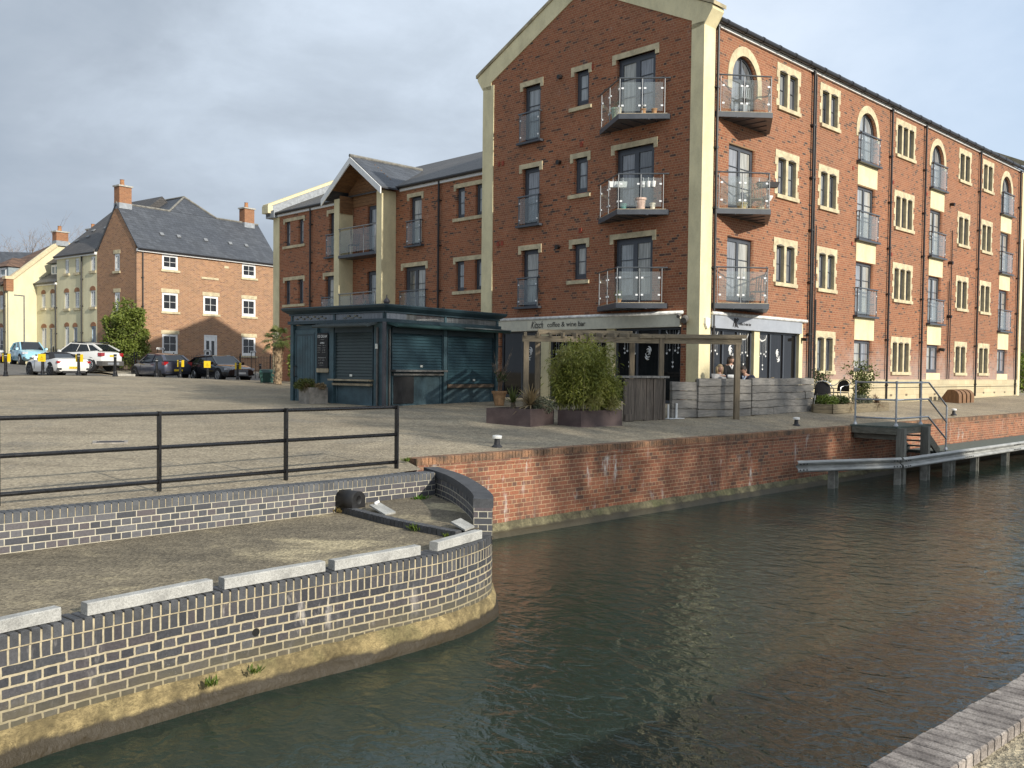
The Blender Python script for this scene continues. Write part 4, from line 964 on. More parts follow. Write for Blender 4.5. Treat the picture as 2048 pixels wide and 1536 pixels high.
for l,zt in ((0,4.53),(1,7.30)):
    mb=MB(); mb.box(-.06,15.64,FL[l]-.24,D-.01,18.32,FL[l]-.12); s_=mb.build('balcony_slab',M_GRY,wing)
    mb=MB(); mb.tube([(-.03,15.64,zt),(-.03,18.32,zt)],.025,6)
    for v_ in (15.72,16.52,17.42,18.24): mb.tube([(-.03,v_,FL[l]-.12),(-.03,v_,zt)],.017,6)
    mb.build('guard_rail',MATS['bright_steel'],s_)
    for v0,v1 in ((15.76,16.49),(16.56,17.38),(17.46,18.2)): mb=MB(); mb.box(-.036,v0,FL[l]-.03,-.026,v1,zt-.09); mb.build('glass_panel',G_CLEAR,s_)
# ------------------------------------------------------------------ houses on the far side of the road (frame: x along the brick front, y to the back left)
HX,HY=-22.985,57.0; HA=R_(52.5)
def HW(p,q): return (HX+math.cos(HA)*p-math.sin(HA)*q, HY+math.sin(HA)*p+math.cos(HA)*q)
random.seed(5)
HF=lambda a,z,o:(a,-o,z); HG=lambda a,z,o:(-o,a,z)
M_HFR=P('upvc_white',(.78,.78,.76),.35,var=.04)
house=thing('brick_house','three storey orange brick house with steep slate roof, white sash windows and two chimneys','house',(HX,HY,0),HA)
hh=[]
def sashw(mp,hl,a0,a1,z0,z1,st=True,p=None):
    hl.append(rect(a0,a1,z0,z1)); window(house,mp,a0,a1,z0,z1,1,(.5,),.04,.09,M_HFR,p or G_SASH,sash=True)
    sill(house,mp,a0-.09,a1+.12,z0-.14,z0,.07)
    if st: lintel(house,mp,a0-.07,a1+.08,z1,z1+.24,.1,0,.02)
for a0,a1 in ((1.66,2.78),(7.62,8.75)):
    sashw(HF,hh,a0,a1,7.42,8.36,False); sashw(HF,hh,a0,a1,4.80,5.98); sashw(HF,hh,a0,a1,2.12,3.38)
sashw(HF,hh,4.62,5.76,4.80,5.98)
hh.append(rect(4.68,5.66,1.0,3.42)); mb=MB(); mb.fbox(HF,4.68,4.76,1.,3.42,-.08,.0); mb.fbox(HF,5.58,5.66,1.,3.42,-.08,.0); mb.fbox(HF,4.76,5.58,3.34,3.42,-.08,.0); mb.fbox(HF,4.76,5.58,1.0,3.34,-.09,-.03); dr=mb.build('front_door',M_HFR,house)
mb=MB()
for a in (4.86,5.25): mb.fbox(HF,a,a+.22,1.9,3.05,-.03,-.022)
islands(mb,'door_glass',G_SASH,dr)
mb=MB(); mb.fbox(HF,4.45,5.75,7.05,7.18,-.05,.05); mb.build('stone_band',M_STN,house)
mb=MB(); mb.fbox(HF,6.2,6.55,7.9,8.05,-.05,.02); mb.build('stone_vent',M_STN,house)
curve_fill('front_wall',rect(0,10.4,.6,8.52),hh,.24,lambda a,z,o:HF(a,z,o),M_HOUSE,house)
hq=[]; sashw(HG,hq,2.02,2.66,7.28,8.36,True,G_MID); sashw(HG,hq,2.02,2.66,4.8,5.95,True,G_DARK)
curve_fill('gable_wall',[(.24,.6),(4.74,.6),(4.74,8.52),(2.37,11.42),(.24,8.79)],hq,.24,lambda a,z,o:HG(a,z,o),M_HOUSE,house)
mb=MB(); mb.extr([(.0,.6),(4.74,.6),(4.74,8.52),(2.37,11.42),(0.,8.52)],lambda a,z,o:(o,a,z),10.4,10.64); mb.box(.24,4.5,.6,10.4,4.74,8.5); mb.build('rear_wall',M_HOUSE,house)
def gableroof(mb,x0,x1,y0,ym,y1,ze,zm,th=.08):
    for a,b in ((y0,ym),(y1,ym)):
        mb.hexa([(x0,a,ze),(x1,a,ze),(x1,b,zm),(x0,b,zm),(x0,a,ze+th),(x1,a,ze+th),(x1,b,zm+th),(x0,b,zm+th)])
mb=MB(); gableroof(mb,-.06,10.7,-.22,2.37,4.96,8.42,11.45)
rf=mb.build('roof',M_SLT,house)
mb=MB(); sl=(11.45-8.42)/2.59
apz=12.72; apy=-.22+(apz-8.42)/sl
for sgn in (-1,1):
    e=5.45+sgn*1.76; e2=5.45+sgn*4.1; z2=apz+.09-(apz+.09-11.52)*4.1/1.76
    mb.face([(5.45,apy,apz+.09),(e,2.37,11.52),(e2,2.37,z2),(e2,8.2,z2),(5.45,8.2,apz+.09)])
mb.face([(5.45-1.76,2.37,11.54),(5.45+1.76,2.37,11.54),(5.45,apy,apz+.09)])
mb.build('rear_roof',M_SLT,house)
mb=MB(); mb.tube([(-.06,2.37,11.54),(3.7,2.37,11.54)],.07,6); mb.tube([(7.2,2.37,11.54),(10.7,2.37,11.54)],.07,6); mb.tube([(3.69,2.37,11.56),(5.45,apy,apz+.12)],.07,6); mb.tube([(7.21,2.37,11.56),(5.45,apy,apz+.12)],.07,6); mb.tube([(5.45,apy,apz+.12),(5.45,8.2,apz+.12)],.07,6); mb.build('ridge_tiles',M_RIDGE,rf)
mb=MB()
for a in (2.0,3.2,5.2,7.1,8.4): 
    z=8.42+sl*.95+.09; mb.hexa([(a,.71,z),(a+.26,.71,z),(a+.26,.86,z+.17),(a,.86,z+.17),(a,.68,z+.04),(a+.26,.68,z+.04),(a+.26,.83,z+.21),(a,.83,z+.21)])
islands(mb,'roof_vent',P('pale_vent',(.20,.21,.22),.7),rf)
mb=MB(); mb.fbox(HF,-.05,10.6,8.36,8.52,-.02,.16); mb.build('fascia_board',M_HFR,house)
mb=MB(); mb.tube([HF(-.05,8.50,.22),HF(10.65,8.50,.22)],.06,8); mb.build('gutter',M_PIPE,house)
pipe(house,HF,.32,1.0,8.4,.08,.04)
def chimney(par,x,y,z0,z1,w=.82,d=.62,pots=1,base=True):
    mb=MB(); mb.box(x-w/2,y-d/2,z0,x+w/2,y+d/2,z1); ch=mb.build('chimney',M_STACK,par)
    mb=MB(); mb.box(x-w/2-.07,y-d/2-.07,z1,x+w/2+.07,y+d/2+.07,z1+.09); mb.build('chimney_cap',MATS['pale_concrete'],ch)
    mb=MB()
    for k in range(pots): mb.lathe((x+(k-(pots-1)/2)*.3-.05,y,z1+.09),[(.15,0),(.13,.2),(.12,.34),(.15,.38)],10)
    mb.build('chimney_pot',P('clay_pot',(.38,.18,.08),.8),ch)
    if base: 
        mb=MB(); mb.box(x-w/2-.015,y-d/2-.015,z0-.02,x+w/2+.015,y+d/2+.015,z0+.33); mb.build('lead_flashing',M_LEAD,ch)
chimney(house,.42,2.37,11.2,12.55); chimney(house,9.75,2.37,11.2,12.5)
def archwin(par,mp,hl,a0,a1,z0,z1,door=None,br=True):
    hl.append(rect(a0,a1,z0,z1)); m=door or M_HFR
    window(par,mp,a0,a1,z0,z1,1 if door else 2,(.5,),.05,.055,m,G_MID if not door else G_DARK,name='front_door' if door else 'window')
    if not door: sill(par,mp,a0-.12,a1+.12,z0-.15,z0,.09)
    if br:
        c=(a0+a1)/2; hw=(a1-a0)/2+.04; mb=MB(); mb.extr([(c-hw,z1-.02)]+[(c+hw*math.cos(math.pi*(1-k/8)),z1+.06+.20*math.sin(math.pi*k/8)) for k in range(9)]+[(c+hw,z1-.02)],lambda a,z,o:mp(a,z,o),-.1,.02); mb.build('brick_arch',M_STACK,par)
# three storey cream house
ch3=thing('cream_house','tall cream rendered house with dark roof joined to the side of the brick house','house',(HX,HY,0),HA); hl=[]
for a0,a1 in ((8.33,8.87),(6.98,7.5),(4.95,5.52)): archwin(ch3,HG,hl,a0,a1,7.45,8.40,None,False); archwin(ch3,HG,hl,a0,a1+.05,5.12,6.22)
archwin(ch3,HG,hl,8.34,8.9,2.6,3.95); archwin(ch3,HG,hl,7.25,7.8,1.35,3.9,M_HFR); archwin(ch3,HG,hl,4.9,5.5,1.35,3.9,P('pale_blue_door',(.42,.52,.60),.4))
curve_fill('front_wall',rect(4.76,9.95,.6,8.66),hl,.24,lambda a,z,o:HG(a,z,o),M_CRMH,ch3)
mb=MB(); mb.extr([(.24,.6),(9.5,.6),(9.5,8.6),(4.75,12.6),(.24,8.6)],lambda a,z,o:(a,o,z),9.7,9.94); mb.build('side_wall',M_CRMH,ch3)
mb=MB()
for a,b,s in ((-.22,4.75,0),(9.7,4.75,1)): mb.hexa([(a,4.95,8.55),(a,10.02,8.55),(b,10.02,12.85),(b,4.95,12.85),(a,4.95,8.63),(a,10.02,8.63),(b,10.02,12.93),(b,4.95,12.93)])
mb.face([(-.2,4.97,8.6),(9.7,4.97,8.6),(4.75,4.97,12.9)])
rf=mb.build('roof',M_SLT2,ch3)
mb=MB()
for a,b in ((1.0,9.2),(1.3,8.3),(2.0,7.3),(1.9,8.7),(1.5,5.6)):
    z=8.63+a*.865+.22; mb.hexa([(a,b,z),(a,b+.3,z),(a+.16,b+.3,z+.15),(a+.16,b,z+.15),(a-.03,b,z+.04),(a-.03,b+.3,z+.04),(a+.13,b+.3,z+.19),(a+.13,b,z+.19)])
islands(mb,'roof_vent',MATS['pale_vent'],rf)
mb=MB(); mb.fbox(HG,4.76,9.97,8.46,8.62,0,.15); mb.build('fascia_board',M_HFR,ch3)
mb=MB(); mb.tube([HG(4.8,8.6,.2),HG(9.97,8.6,.2)],.07,8); mb.build('gutter',M_PIPE,ch3)
pipe(ch3,HG,6.55,1.2,8.5,.08,.05); pass
# two storey cream house with the hipped dormer
ch2=thing('cream_house','lower cream rendered house with a hipped dormer in its dark roof','house',(HX,HY,0),HA); hl=[]
for a0,a1 in ((10.28,10.80),(11.55,12.08)): archwin(ch2,HG,hl,a0,a1,5.25,6.25)
archwin(ch2,HG,hl,11.42,12.1,2.3,3.92); archwin(ch2,HG,hl,10.35,10.95,1.35,3.9,M_HFR)
curve_fill('front_wall',rect(9.97,12.78,.6,6.95),hl,.24,lambda a,z,o:HG(a,z,o),M_CRMH,ch2)
mb=MB(); mb.hexa([(-.22,9.97,6.9),(-.22,12.75,6.9),(5,12.75,10.6),(5,9.97,10.6),(-.22,9.97,6.98),(-.22,12.75,6.98),(5,12.75,10.68),(5,9.97,10.68)]); rf=mb.build('roof',M_SLT,ch2)
mb=MB(); mb.tube([HG(9.97,6.93,.2),HG(12.8,6.93,.2)],.07,8); mb.build('gutter',M_PIPE,ch2)
mb=MB(); mb.fbox(HG,9.97,12.78,6.78,6.92,0,.12); mb.build('fascia_board',M_HFR,ch2)
pipe(ch2,HG,10.0,1.2,6.8,.08,.05)
chimney(ch2,4.6,13.7,10.0,11.3,.8,.6,1,False)
mb=MB(); mb.box(.75,11.0,7.3,2.4,12.3,8.35); dm=mb.build('dormer',P('dormer_lead',(.26,.31,.33),.6,var=.1),ch2)
window(ch2,lambda a,z,o:(.75-o,a,z),11.12,12.18,7.52,8.28,2,(),-.02,.07,M_HFR,G_MID,'dormer_window')
mb=MB(); mb.v+=[(.5,10.8,8.38),(.5,12.55,8.38),(3.0,12.55,8.38),(3.0,10.8,8.38),(1.35,11.65,9.25),(3.0,11.65,9.25)]; mb.f+=[(0,1,4),(1,2,5,4),(3,0,4,5),(0,3,2,1)]; mb.m+=[0]*4; mb.uv+=[None]*4; mb.build('dormer_roof',M_SLT2,dm)
mb=MB(); mb.extr([(-.32,6.55),(.1,6.3),(.1,6.95),(1.6,8.05),(1.6,8.3),(-.1,7.25),(-.32,7.42)],lambda a,z,o:(a,o,z),12.78,13.1); mb.build('kneeler',M_CRMH,ch2)
# projecting cream gable house, sunlit side
ch4=thing('gabled_house','cream house whose broad sunlit gable end and brown tiled roof face the square','house',(HX,HY,0),HA)
mb=MB(); mb.extr([(-1.9,.6),(6.6,.6),(6.6,6.9),(2.3,9.95),(1.2,9.85),(-1.9,7.2)],lambda a,z,o:(a,o,z),12.8,13.05); mb.build('gable_wall',M_CRMH,ch4)
hl=[]; HL=lambda a,z,o:(-1.95-o,a,z)
archwin(ch4,HL,hl,13.45,14.0,5.1,6.1); archwin(ch4,HL,hl,13.5,14.1,1.5,3.9,M_HFR); archwin(ch4,HL,hl,15.6,16.2,5.1,6.1)
curve_fill('front_wall',rect(13.05,21,.6,6.7),hl,.24,lambda a,z,o:HL(a,z,o),M_CRMH,ch4)
mb=MB(); mb.box(-2.06,12.72,6.35,-1.58,13.15,7.18); mb.build('brick_kneeler',M_STACK,ch4)
mb=MB(); mb.extr([(-2.15,7.14),(-1.6,7.14),(1.42,9.72),(1.42,10.0),(-1.75,7.34),(-2.15,7.34)],lambda a,z,o:(a,o,z),12.66,13.1); mb.extr([(2.2,9.85),(6.8,6.7),(6.8,6.95),(2.2,10.1)],lambda a,z,o:(a,o,z),12.66,13.1); mb.build('verge_coping',P('tan_coping',(.62,.50,.32),.85,var=.1),ch4)  # tan coping stones up the gable verge
mb=MB()
ra_,rb_,re_=(1.75,13.1,9.98),(1.75,14.2,9.98),(6.8,13.1,6.65)
mb.face([(-2.15,13.1,6.78),(-2.15,21,6.78),(.2,17.6,8.65),rb_,ra_]); mb.face([re_,(6.8,21,6.65),(.2,17.6,8.65),rb_,ra_][:2]+[(.2,17.6,8.65),rb_,ra_]); mb.face([(-2.15,21,6.78),(6.8,21,6.65),(.2,17.6,8.65)])
rf=mb.build('roof',M_TILE,ch4)
mb=MB(); mb.tube([HL(13.15,6.74,.3),HL(21,6.74,.3)],.07,8); mb.build('gutter',M_PIPE,ch4); pipe(ch4,HL,13.15,1.3,6.6,.08,.05)
chimney(ch4,1.75,12.95,9.8,10.72,.85,.6,1)
mb=MB(); mb.box(-1.35,14.0,7.3,1.2,16.1,8.1); dm=mb.build('dormer',MATS['dormer_lead'],ch4)
window(ch4,lambda a,z,o:(-1.35-o,a,z),14.3,15.9,7.4,8.05,2,(),-.02,.07,M_HFR,G_MID,'dormer_window')
mb=MB(); mb.v+=[(-1.6,13.85,8.12),(-1.6,16.3,8.12),(1.5,16.3,8.12),(1.5,13.85,8.12),(-.6,15.05,8.85),(1.5,15.05,8.85)]; mb.f+=[(0,1,4),(1,2,5,4),(3,0,4,5),(0,3,2,1)]; mb.m+=[0]*4; mb.uv+=[None]*4; mb.build('dormer_roof',M_TILE,dm)
# slate roofed house far behind
far=thing('slate_house','distant house behind the gables, only its long slate roof showing','house',(-48,86,1.2),R_(10))
mb=MB(); mb.box(-9,-4,0,9,4,7.0); mb.build('wall',M_CRMH,far)
mb=MB(); gableroof(mb,-9.3,9.3,-4.4,0,4.4,6.8,10.45); mb.build('roof',M_SLT,far)

# ------------------------------------------------------------------ road, pavement, fence in front of the houses
def sheet(name,mat,p0,p1,q0,q1,dz,n=30,m=8):
    mb=MB()
    for i in range(n+1):
        for j in range(m+1):
            x,y=HW(p0+(p1-p0)*i/n,q0+(q1-q0)*j/m); mb.v.append((x,y,gz(x,y)+dz))
    for i in range(n):
        for j in range(m): a=i*(m+1)+j; mb.f.append((a,a+m+1,a+m+2,a+1)); mb.m.append(0); mb.uv.append(None)
    return struct(mb.build(name,mat,smooth=True))
sheet('road',M_ASPH,-18,60,-12.2,-3.6,.006,50,10)
sheet('road_side',M_ASPH,-18,-3.6,-3.6,30,.006,14,30)
sheet('pavement',gravel('pavement_slab',(.30,.27,.21),(.38,.34,.27),(.5,.47,.4),40,.4,.004),-3.2,60,-3.4,-.0,.10,40,4)
mb=MB()
pts=[HW(-3.3+i,-3.5) for i in range(60)]
for a,b in zip(pts,pts[1:]): mb.beam((*a,gz(*a)+.06),(*b,gz(*b)+.06),.14,.16)
tag(mb.build('kerb',MATS['pale_concrete']),'long pale kerb edging the pavement before the brick house','kerb')
def iron_fence(p0,q0,p1,q1,label):
    a=Vector(HW(p0,q0)); b=Vector(HW(p1,q1)); L=(b-a).length; d=(b-a)/L; z0=gz(*a)+.1; z1=gz(*b)+.1
    f=thing('iron_fence',label,'fence',(a.x,a.y,z0),math.atan2(d.y,d.x)); dz=z1-z0
    mb=MB()
    n=int(L/.125)
    for k in range(n+1):
        x=L*k/n; z=dz*k/n; mb.beam((x,0,z+.05),(x,0,z+1.12),.014,.014)
    mb.build('bars',M_BLK,f)
    for zz in (.14,1.0): mb=MB(); mb.beam((0,0,zz),(L,0,zz+dz),.03,.02); mb.build('rail',M_BLK,f)
    k=0
    while k<=L: mb=MB(); z=dz*k/L; mb.beam((k,0,z),(k,0,z+1.25),.05,.05); mb.build('post',M_BLK,f); k+=2.4
iron_fence(-1.4,-2.3,11.,-2.3,'black iron bar fence in front of the orange brick house')
iron_fence(-1.5,-2.2,-1.5,14.,'black iron bar fence running back beside the cream houses')
def plate(x,y,z,w,h,rot,label,txt=None):
    o=thing('street_sign',label,'sign',(x,y,gz(x,y)),rot); z-=gz(x,y)
    mb=MB(); mb.box(-w/2,-.012,z-h/2,w/2,.012,z+h/2); b=mb.build('plate',M_WHT,o)
    mb=MB(); mb.box(-w/2+.04,-.02,0,-w/2+.08,-.0125,z); mb.box(w/2-.08,-.02,0,w/2-.04,-.0125,z); mb.build('leg',M_BLK,o)
    for k in range(7): pass
    mb=MB(); mb.box(-w/2+.03,-.015,z-.028,w/2-.05,-.0121,z+.02); mb.build('faded_lettering',P('faded_ink',(.33,.32,.30),.8),b)
plate(-20.55,54.3,2.38,.52,.11,HA,'white street name plate above the dark blue hatchback roof')
plate(-18.0,54.9,2.30,.52,.12,HA,'white street name plate in front of the white front door')
plate(-15.5,55.6,2.27,.40,.12,HA,'white street name plate below the lower right sash window')
lp=thing('street_lamp','slim grey street lamp with a short arm before the sunlit cream gable','street lamp',(-31.5,60,1.35))
mb=MB(); mb.tube([(0,0,0),(0,0,1.0),(0,0,4.45)],[.07,.05,.04],8); mb.build('pole',P('galvanised',(.20,.20,.19),.5,metal=.4),lp)
mb=MB(); mb.beam((.0,0,4.42),(-.62,0,4.47),.10,.07); mb.build('lamp_head',MATS['galvanised'],lp)

# ------------------------------------------------------------------ kiosk (frame: x along the right-hand face, y along the left-hand face)
KX,KY=-3.459,25.1; KA=R_(52.2)
kio=thing('kiosk','dark teal ice cream kiosk with closed roller shutters standing on the square','kiosk',(KX,KY,0),KA)
M_TEAL=P('teal_paint',(.054,.100,.118),.5,var=.22,scale=2.2,bump=.0015,fine=.12); M_TEALD=P('teal_dark_paint',(.024,.048,.060),.45,var=.15,scale=3)
M_SHUT=P('shutter_teal',(.022,.060,.076),.45,var=.12,scale=2); M_SHUTG=P('shutter_grey',(.042,.062,.060),.5,var=.15,scale=2)
KP=lambda a,z,o:(a,-o,z); KQ=lambda a,z,o:(-o,a,z); KZ=.30; LP,LQ=4.92,3.94
mb=MB(); mb.box(.10,.10,KZ,LP-.04,LQ-.04,2.62); mb.build('body',M_TEAL,kio)
mb=MB()
for x,y in ((0,0),(LP-.12,0),(0,LQ-.12),(LP-.12,LQ-.12)): mb.box(x,y,KZ,x+.12,y+.12,2.64)
mb.fbox(KP,2.40,2.54,KZ,2.64,-.10,-.005); mb.fbox(KP,.12,.26,KZ,2.64,-.10,-.012); mb.fbox(KQ,2.06,2.24,KZ,2.64,-.10,-.012); mb.fbox(KQ,.12,.42,KZ,2.64,-.10,-.012); mb.fbox(KQ,2.76,2.84,KZ,2.64,-.10,-.012)
islands(mb,'corner_post',M_TEAL,kio)
def stack(mb,o0,o1,z0,z1): mb.box(-o0,-o0,z0,LP+o0,LQ+o0,z1) if o0==o1 else mb.hexa([(-o0,-o0,z0),(LP+o0,-o0,z0),(LP+o0,LQ+o0,z0),(-o0,LQ+o0,z0),(-o1,-o1,z1),(LP+o1,-o1,z1),(LP+o1,LQ+o1,z1),(-o1,LQ+o1,z1)])
mb=MB(); stack(mb,.06,.06,2.645,2.735); stack(mb,.03,.03,2.90,2.945); stack(mb,.05,.16,2.95,3.03); stack(mb,.17,.20,3.033,3.09); stack(mb,.20,.19,3.093,3.12); mb.build('cornice',M_TEALD,kio)
mb=MB(); stack(mb,-.03,-.03,2.74,2.895); mb.build('clerestory_pane',G_DARK,kio)
mb=MB()
for a in (.0,2.42,LP-.08): mb.fbox(KP,a,a+.08,2.736,2.90,-.05,.0)
for a in (.0,2.0,LQ-.08): mb.fbox(KQ,a,a+.08,2.736,2.90,-.05,.0)
mb.build('clerestory_frame',M_TEAL,kio)
mb=MB()
for k in range(9):
    a=2.4+k*.155; mb.fbox(KQ,a,a+.08,2.78+.05*(k%2),2.82+.05*(k%2),-.025,.004)
for k in range(5): mb.fbox(KQ,.95+k*.15,1.05+k*.15,2.77+.04*(k%2),2.80+.055*(k%2),-.025,.004)
mb.build('painted_motif',P('motif_cream',(.20,.19,.14),.6),kio)
mb=MB(); stack(mb,.10,-1.6,3.122,3.22); mb.build('roof',P('felt_roof',(.10,.095,.085),.8,var=.2),kio)
mb=MB(); mb.lathe((1.55,1.5,3.2),[(.03,0),(.03,.06),(.085,.10),(.10,.15),(.06,.21),(.02,.25),(.012,.34)],14); mb.build('finial',P('lead_finial',(.085,.075,.082),.5,metal=.4),kio,smooth=True)
def shutter(mp,a0,a1,z0,z1,m,tagz=True):
    mb=MB(); n=int((z1-z0)/.083); h=(z1-z0)/n
    for k in range(n):
        z=z0+h*k
        mb.hexa([mp(a0,z,-.10),mp(a1,z,-.10),mp(a1,z,-.052),mp(a0,z,-.052),mp(a0,z+h*.86,-.10),mp(a1,z+h*.86,-.10),mp(a1,z+h*.86,-.072),mp(a0,z+h*.86,-.072)])
    f=mb.build('roller_shutter',m,kio)
    mb=MB(); mb.fbox(mp,a0-.02,a0,z0,z1,-.10,-.03); mb.fbox(mp,a1,a1+.02,z0,z1,-.10,-.03); mb.fbox(mp,a0-.02,a1+.02,z1,z1+.16,-.10,-.02); islands(mb,'guide',M_TEALD,f)
    mb=MB(); c=(a0*.42+a1*.58); mb.fbox(mp,c-.05,c+.05,z0+.07,z0+.13,-.055,-.045); mb.build('lock_label',P('white_label',(.8,.8,.72),.5),f)
shutter(KP,.34,2.36,1.36,2.36,M_SHUT); shutter(KP,2.60,4.70,.96,2.36,M_SHUT); shutter(KQ,.50,2.0,1.08,2.38,M_SHUTG)
mb=MB(); mb.fbox(KP,.28,2.40,1.30,1.355,-.08,.16); mb.fbox(KP,.34,2.36,1.20,1.25,-.05,.03); mb.build('counter_shelf',P('steel_counter',(.30,.29,.27),.35,metal=.6),kio)
mb=MB(); mb.fbox(KP,2.58,4.70,.84,.94,-.08,.02); mb.build('timber_sill',P('dark_timber',(.11,.08,.055),.7,var=.3),kio)
mb=MB(); mb.fbox(KQ,.46,2.10,1.03,1.075,-.08,.17); mb.fbox(KQ,.50,2.04,.90,.96,-.05,.06); mb.build('counter_shelf',P('timber_counter',(.36,.30,.20),.6,var=.2),kio)
mb=MB()
for (mp,a0,a1,z0,z1) in ((KP,.36,2.36,.42,1.16),(KP,2.62,4.68,.42,.80),(KQ,.52,2.0,.42,.86)):
    mb.fbox(mp,a0,a1,z0-.08,z0-.02,-.10,-.055); mb.fbox(mp,a0,a0+.05,z0-.02,z1,-.10,-.055); mb.fbox(mp,a1-.05,a1,z0-.02,z1,-.10,-.055); mb.fbox(mp,a0,a1,z1,z1+.03,-.10,-.055); mb.fbox(mp,a0+.05,a1-.05,z0-.02,z1,-.10,-.085)
mb.build('base_panel',P('teal_panel',(.058,.100,.118),.55,var=.25,scale=2.,fine=.1),kio)
mb=MB(); mb.fbox(KP,.40,1.20,.42,1.17,-.06,-.045); mb.build('black_board',P('blackboard',(.020,.020,.021),.7,var=.2),kio)
mb=MB(); mb.fbox(KQ,2.86,3.78,KZ+.03,2.48,-.10,-.045); dk=mb.build('door',M_TEAL,kio)
mb=MB(); 
for k in range(6): mb.fbox(KQ,2.98+k*.115,2.985+k*.115,.95,2.3,-.046,-.041)
mb.fbox(KQ,2.86,3.78,.93,.955,-.05,-.038); mb.fbox(KQ,2.90,2.94,.5,2.4,-.05,-.036); mb.fbox(KQ,3.70,3.74,.5,2.4,-.05,-.036); mb.fbox(KQ,2.94,3.70,2.32,2.36,-.05,-.036); mb.build('door_moulding',M_TEALD,dk)
mb=MB(); mb.tube([KQ(3.70,1.12,-.04),KQ(3.70,1.12,.05),KQ(3.70,1.42,.05),KQ(3.70,1.42,-.04)],.016,6); mb.build('handle',M_PIPE,dk)
mb=MB(); mb.fbox(KQ,2.28,2.74,1.37,2.38,-.012,.012); cb=mb.build('chalkboard',MATS['blackboard'],kio)
mb=MB(); mb.fbox(KQ,2.26,2.76,1.25,1.365,-.012,.016); mb.build('ledge_board',MATS['timber_counter'],cb)
M_CHK=P('chalk',(.70,.70,.68),.9)
MQ=lambda a,z,o: frame_mat(KQ(a,z,o),(0,-1,0),(0,0,1))
text('chalk_lettering','ICE CREAM',.105,M_CHK,cb,MQ(2.51,2.28,.014),0,.001,font_sx=.78,bold=.003)
text('chalk_lettering','OPEN',.07,M_CHK,cb,MQ(2.51,2.09,.014),0,.001,bold=.002)
mb=MB(); rr=random.Random(3)
for z,segs,hh in ((2.19,((2.64,2.60),(2.56,2.42)),.018),(2.02,((2.70,2.58),(2.50,2.36)),.026),(1.955,((2.71,2.59),(2.50,2.38)),.03),(1.89,((2.71,2.60),(2.50,2.38)),.03),(1.825,((2.71,2.61),(2.50,2.38)),.028),(1.67,((2.69,2.60),(2.57,2.36)),.04),(1.60,((2.68,2.56),(2.52,2.40)),.034),(1.52,((2.68,2.48),),.04),(1.46,((2.62,2.45),),.012)):
    for p,q in segs:
        a=p
        while a>q:
            wv=rr.uniform(.012,.028); h1=hh*rr.uniform(.4,1.); mb.beam(KQ(a,z-h1*.5,.0135),KQ(a-wv*.7,z+h1*.5,.0135),.006,.0015); mb.beam(KQ(a,z,.0135),KQ(a-wv,z+h1*.2,.0135),.006,.0015); a-=wv
mb.build('chalk_writing',M_CHK,cb)
# awnings folded under the cornice
for mp,a0,a1,nm,colr in ((KP,.05,4.98,'awning',(.016,.052,.052)),(KQ,.22,2.45,'awning',(.055,.070,.072))):
    m=P('awning_teal' if mp is KP else 'awning_grey',colr,.6,var=.15); mb=MB()
    mb.extr([(0.03,2.60),(.42,2.50),(.45,2.53),(.45,2.58),(.05,2.645)],lambda o,z,a:mp(a,z,o),a0,a1); mb.build(nm,m,kio)
mb=MB(); mb.fbox(KP,2.75,4.9,2.575,2.60,.30,.52); mb.build('awning_front_bar',P('awning_bar',(.16,.18,.18),.5),kio)
mb=MB(); mb.tube([(-.075,-.075,KZ),(-.075,-.075,2.64)],.058,10); mb.build('downpipe',P('grey_pipe',(.060,.058,.066),.4,var=.15),kio)
mb=MB(); mb.fbox(KQ,.22,.27,KZ,2.5,.0,.045); mb.fbox(KP,.15,.20,KZ,2.45,.0,.04); mb.build('conduit',P('conduit_grey',(.11,.10,.09),.5),kio)
mb=MB(); mb.fbox(KQ,.205,.285,1.92,2.05,.045,.07); mb.build('switch_box',MATS['white_label'],kio)
# ------------------------------------------------------------------ plants
def leaf_quads(mb,c,n,size,rnd,aspect=2.2,droop=0.,flat=.0,col=0):
    for _ in range(n):
        p=c()
        d=Vector((rnd.gauss(0,1),rnd.gauss(0,1),rnd.gauss(0,1)*(1-flat)-droop)).normalized(); u=Vector((rnd.gauss(0,1),rnd.gauss(0,1),rnd.gauss(0,1))); s=d.cross(u).normalized()
        L=size*rnd.uniform(.6,1.3); w=L/aspect/2; p=Vector(p); nrm=d.cross(s)
        mb.face([p,p+d*L*.5+s*w+nrm*w*.3,p+d*L,p+d*L*.5-s*w+nrm*w*.3],col)
def blob(rnd,c,r):
    def f():
        while True:
            x,y,z=rnd.uniform(-1,1),rnd.uniform(-1,1),rnd.uniform(-1,1); q=x*x+y*y+z*z
            if q<1 and rnd.random()<.25+.75*q: return (c[0]+x*r[0],c[1]+y*r[1],c[2]+z*r[2])
    return f
L_IVY=leafmat('ivy_leaf',(.10,.135,.022),(.21,.25,.05),(.065,.095,.018)); L_BAM=leafmat('bamboo_leaf',(.12,.145,.022),(.27,.28,.06),(.33,.30,.12)); L_DK=leafmat('dark_leaf',(.028,.048,.014),(.065,.09,.025)); L_BRN=leafmat('bronze_leaf',(.26,.19,.10),(.42,.32,.18),(.18,.11,.06)); L_SPK=leafmat('palm_leaf',(.06,.085,.022),(.14,.16,.05),(.27,.23,.10)); L_GRS=leafmat('weed_leaf',(.06,.10,.015),(.15,.20,.03)); L_HED=leafmat('hedge_leaf',(.10,.15,.02),(.22,.28,.04)); L_GRY=leafmat('lavender_leaf',(.085,.10,.065),(.16,.18,.12))
M_BARK=P('bark',(.13,.10,.07),.9,var=.35,scale=14,bump=.006,bscale=40); M_TWIG=P('twig_brown',(.20,.15,.11),.9,var=.3); M_CANE=P('bamboo_cane',(.25,.24,.09),.6,var=.3)
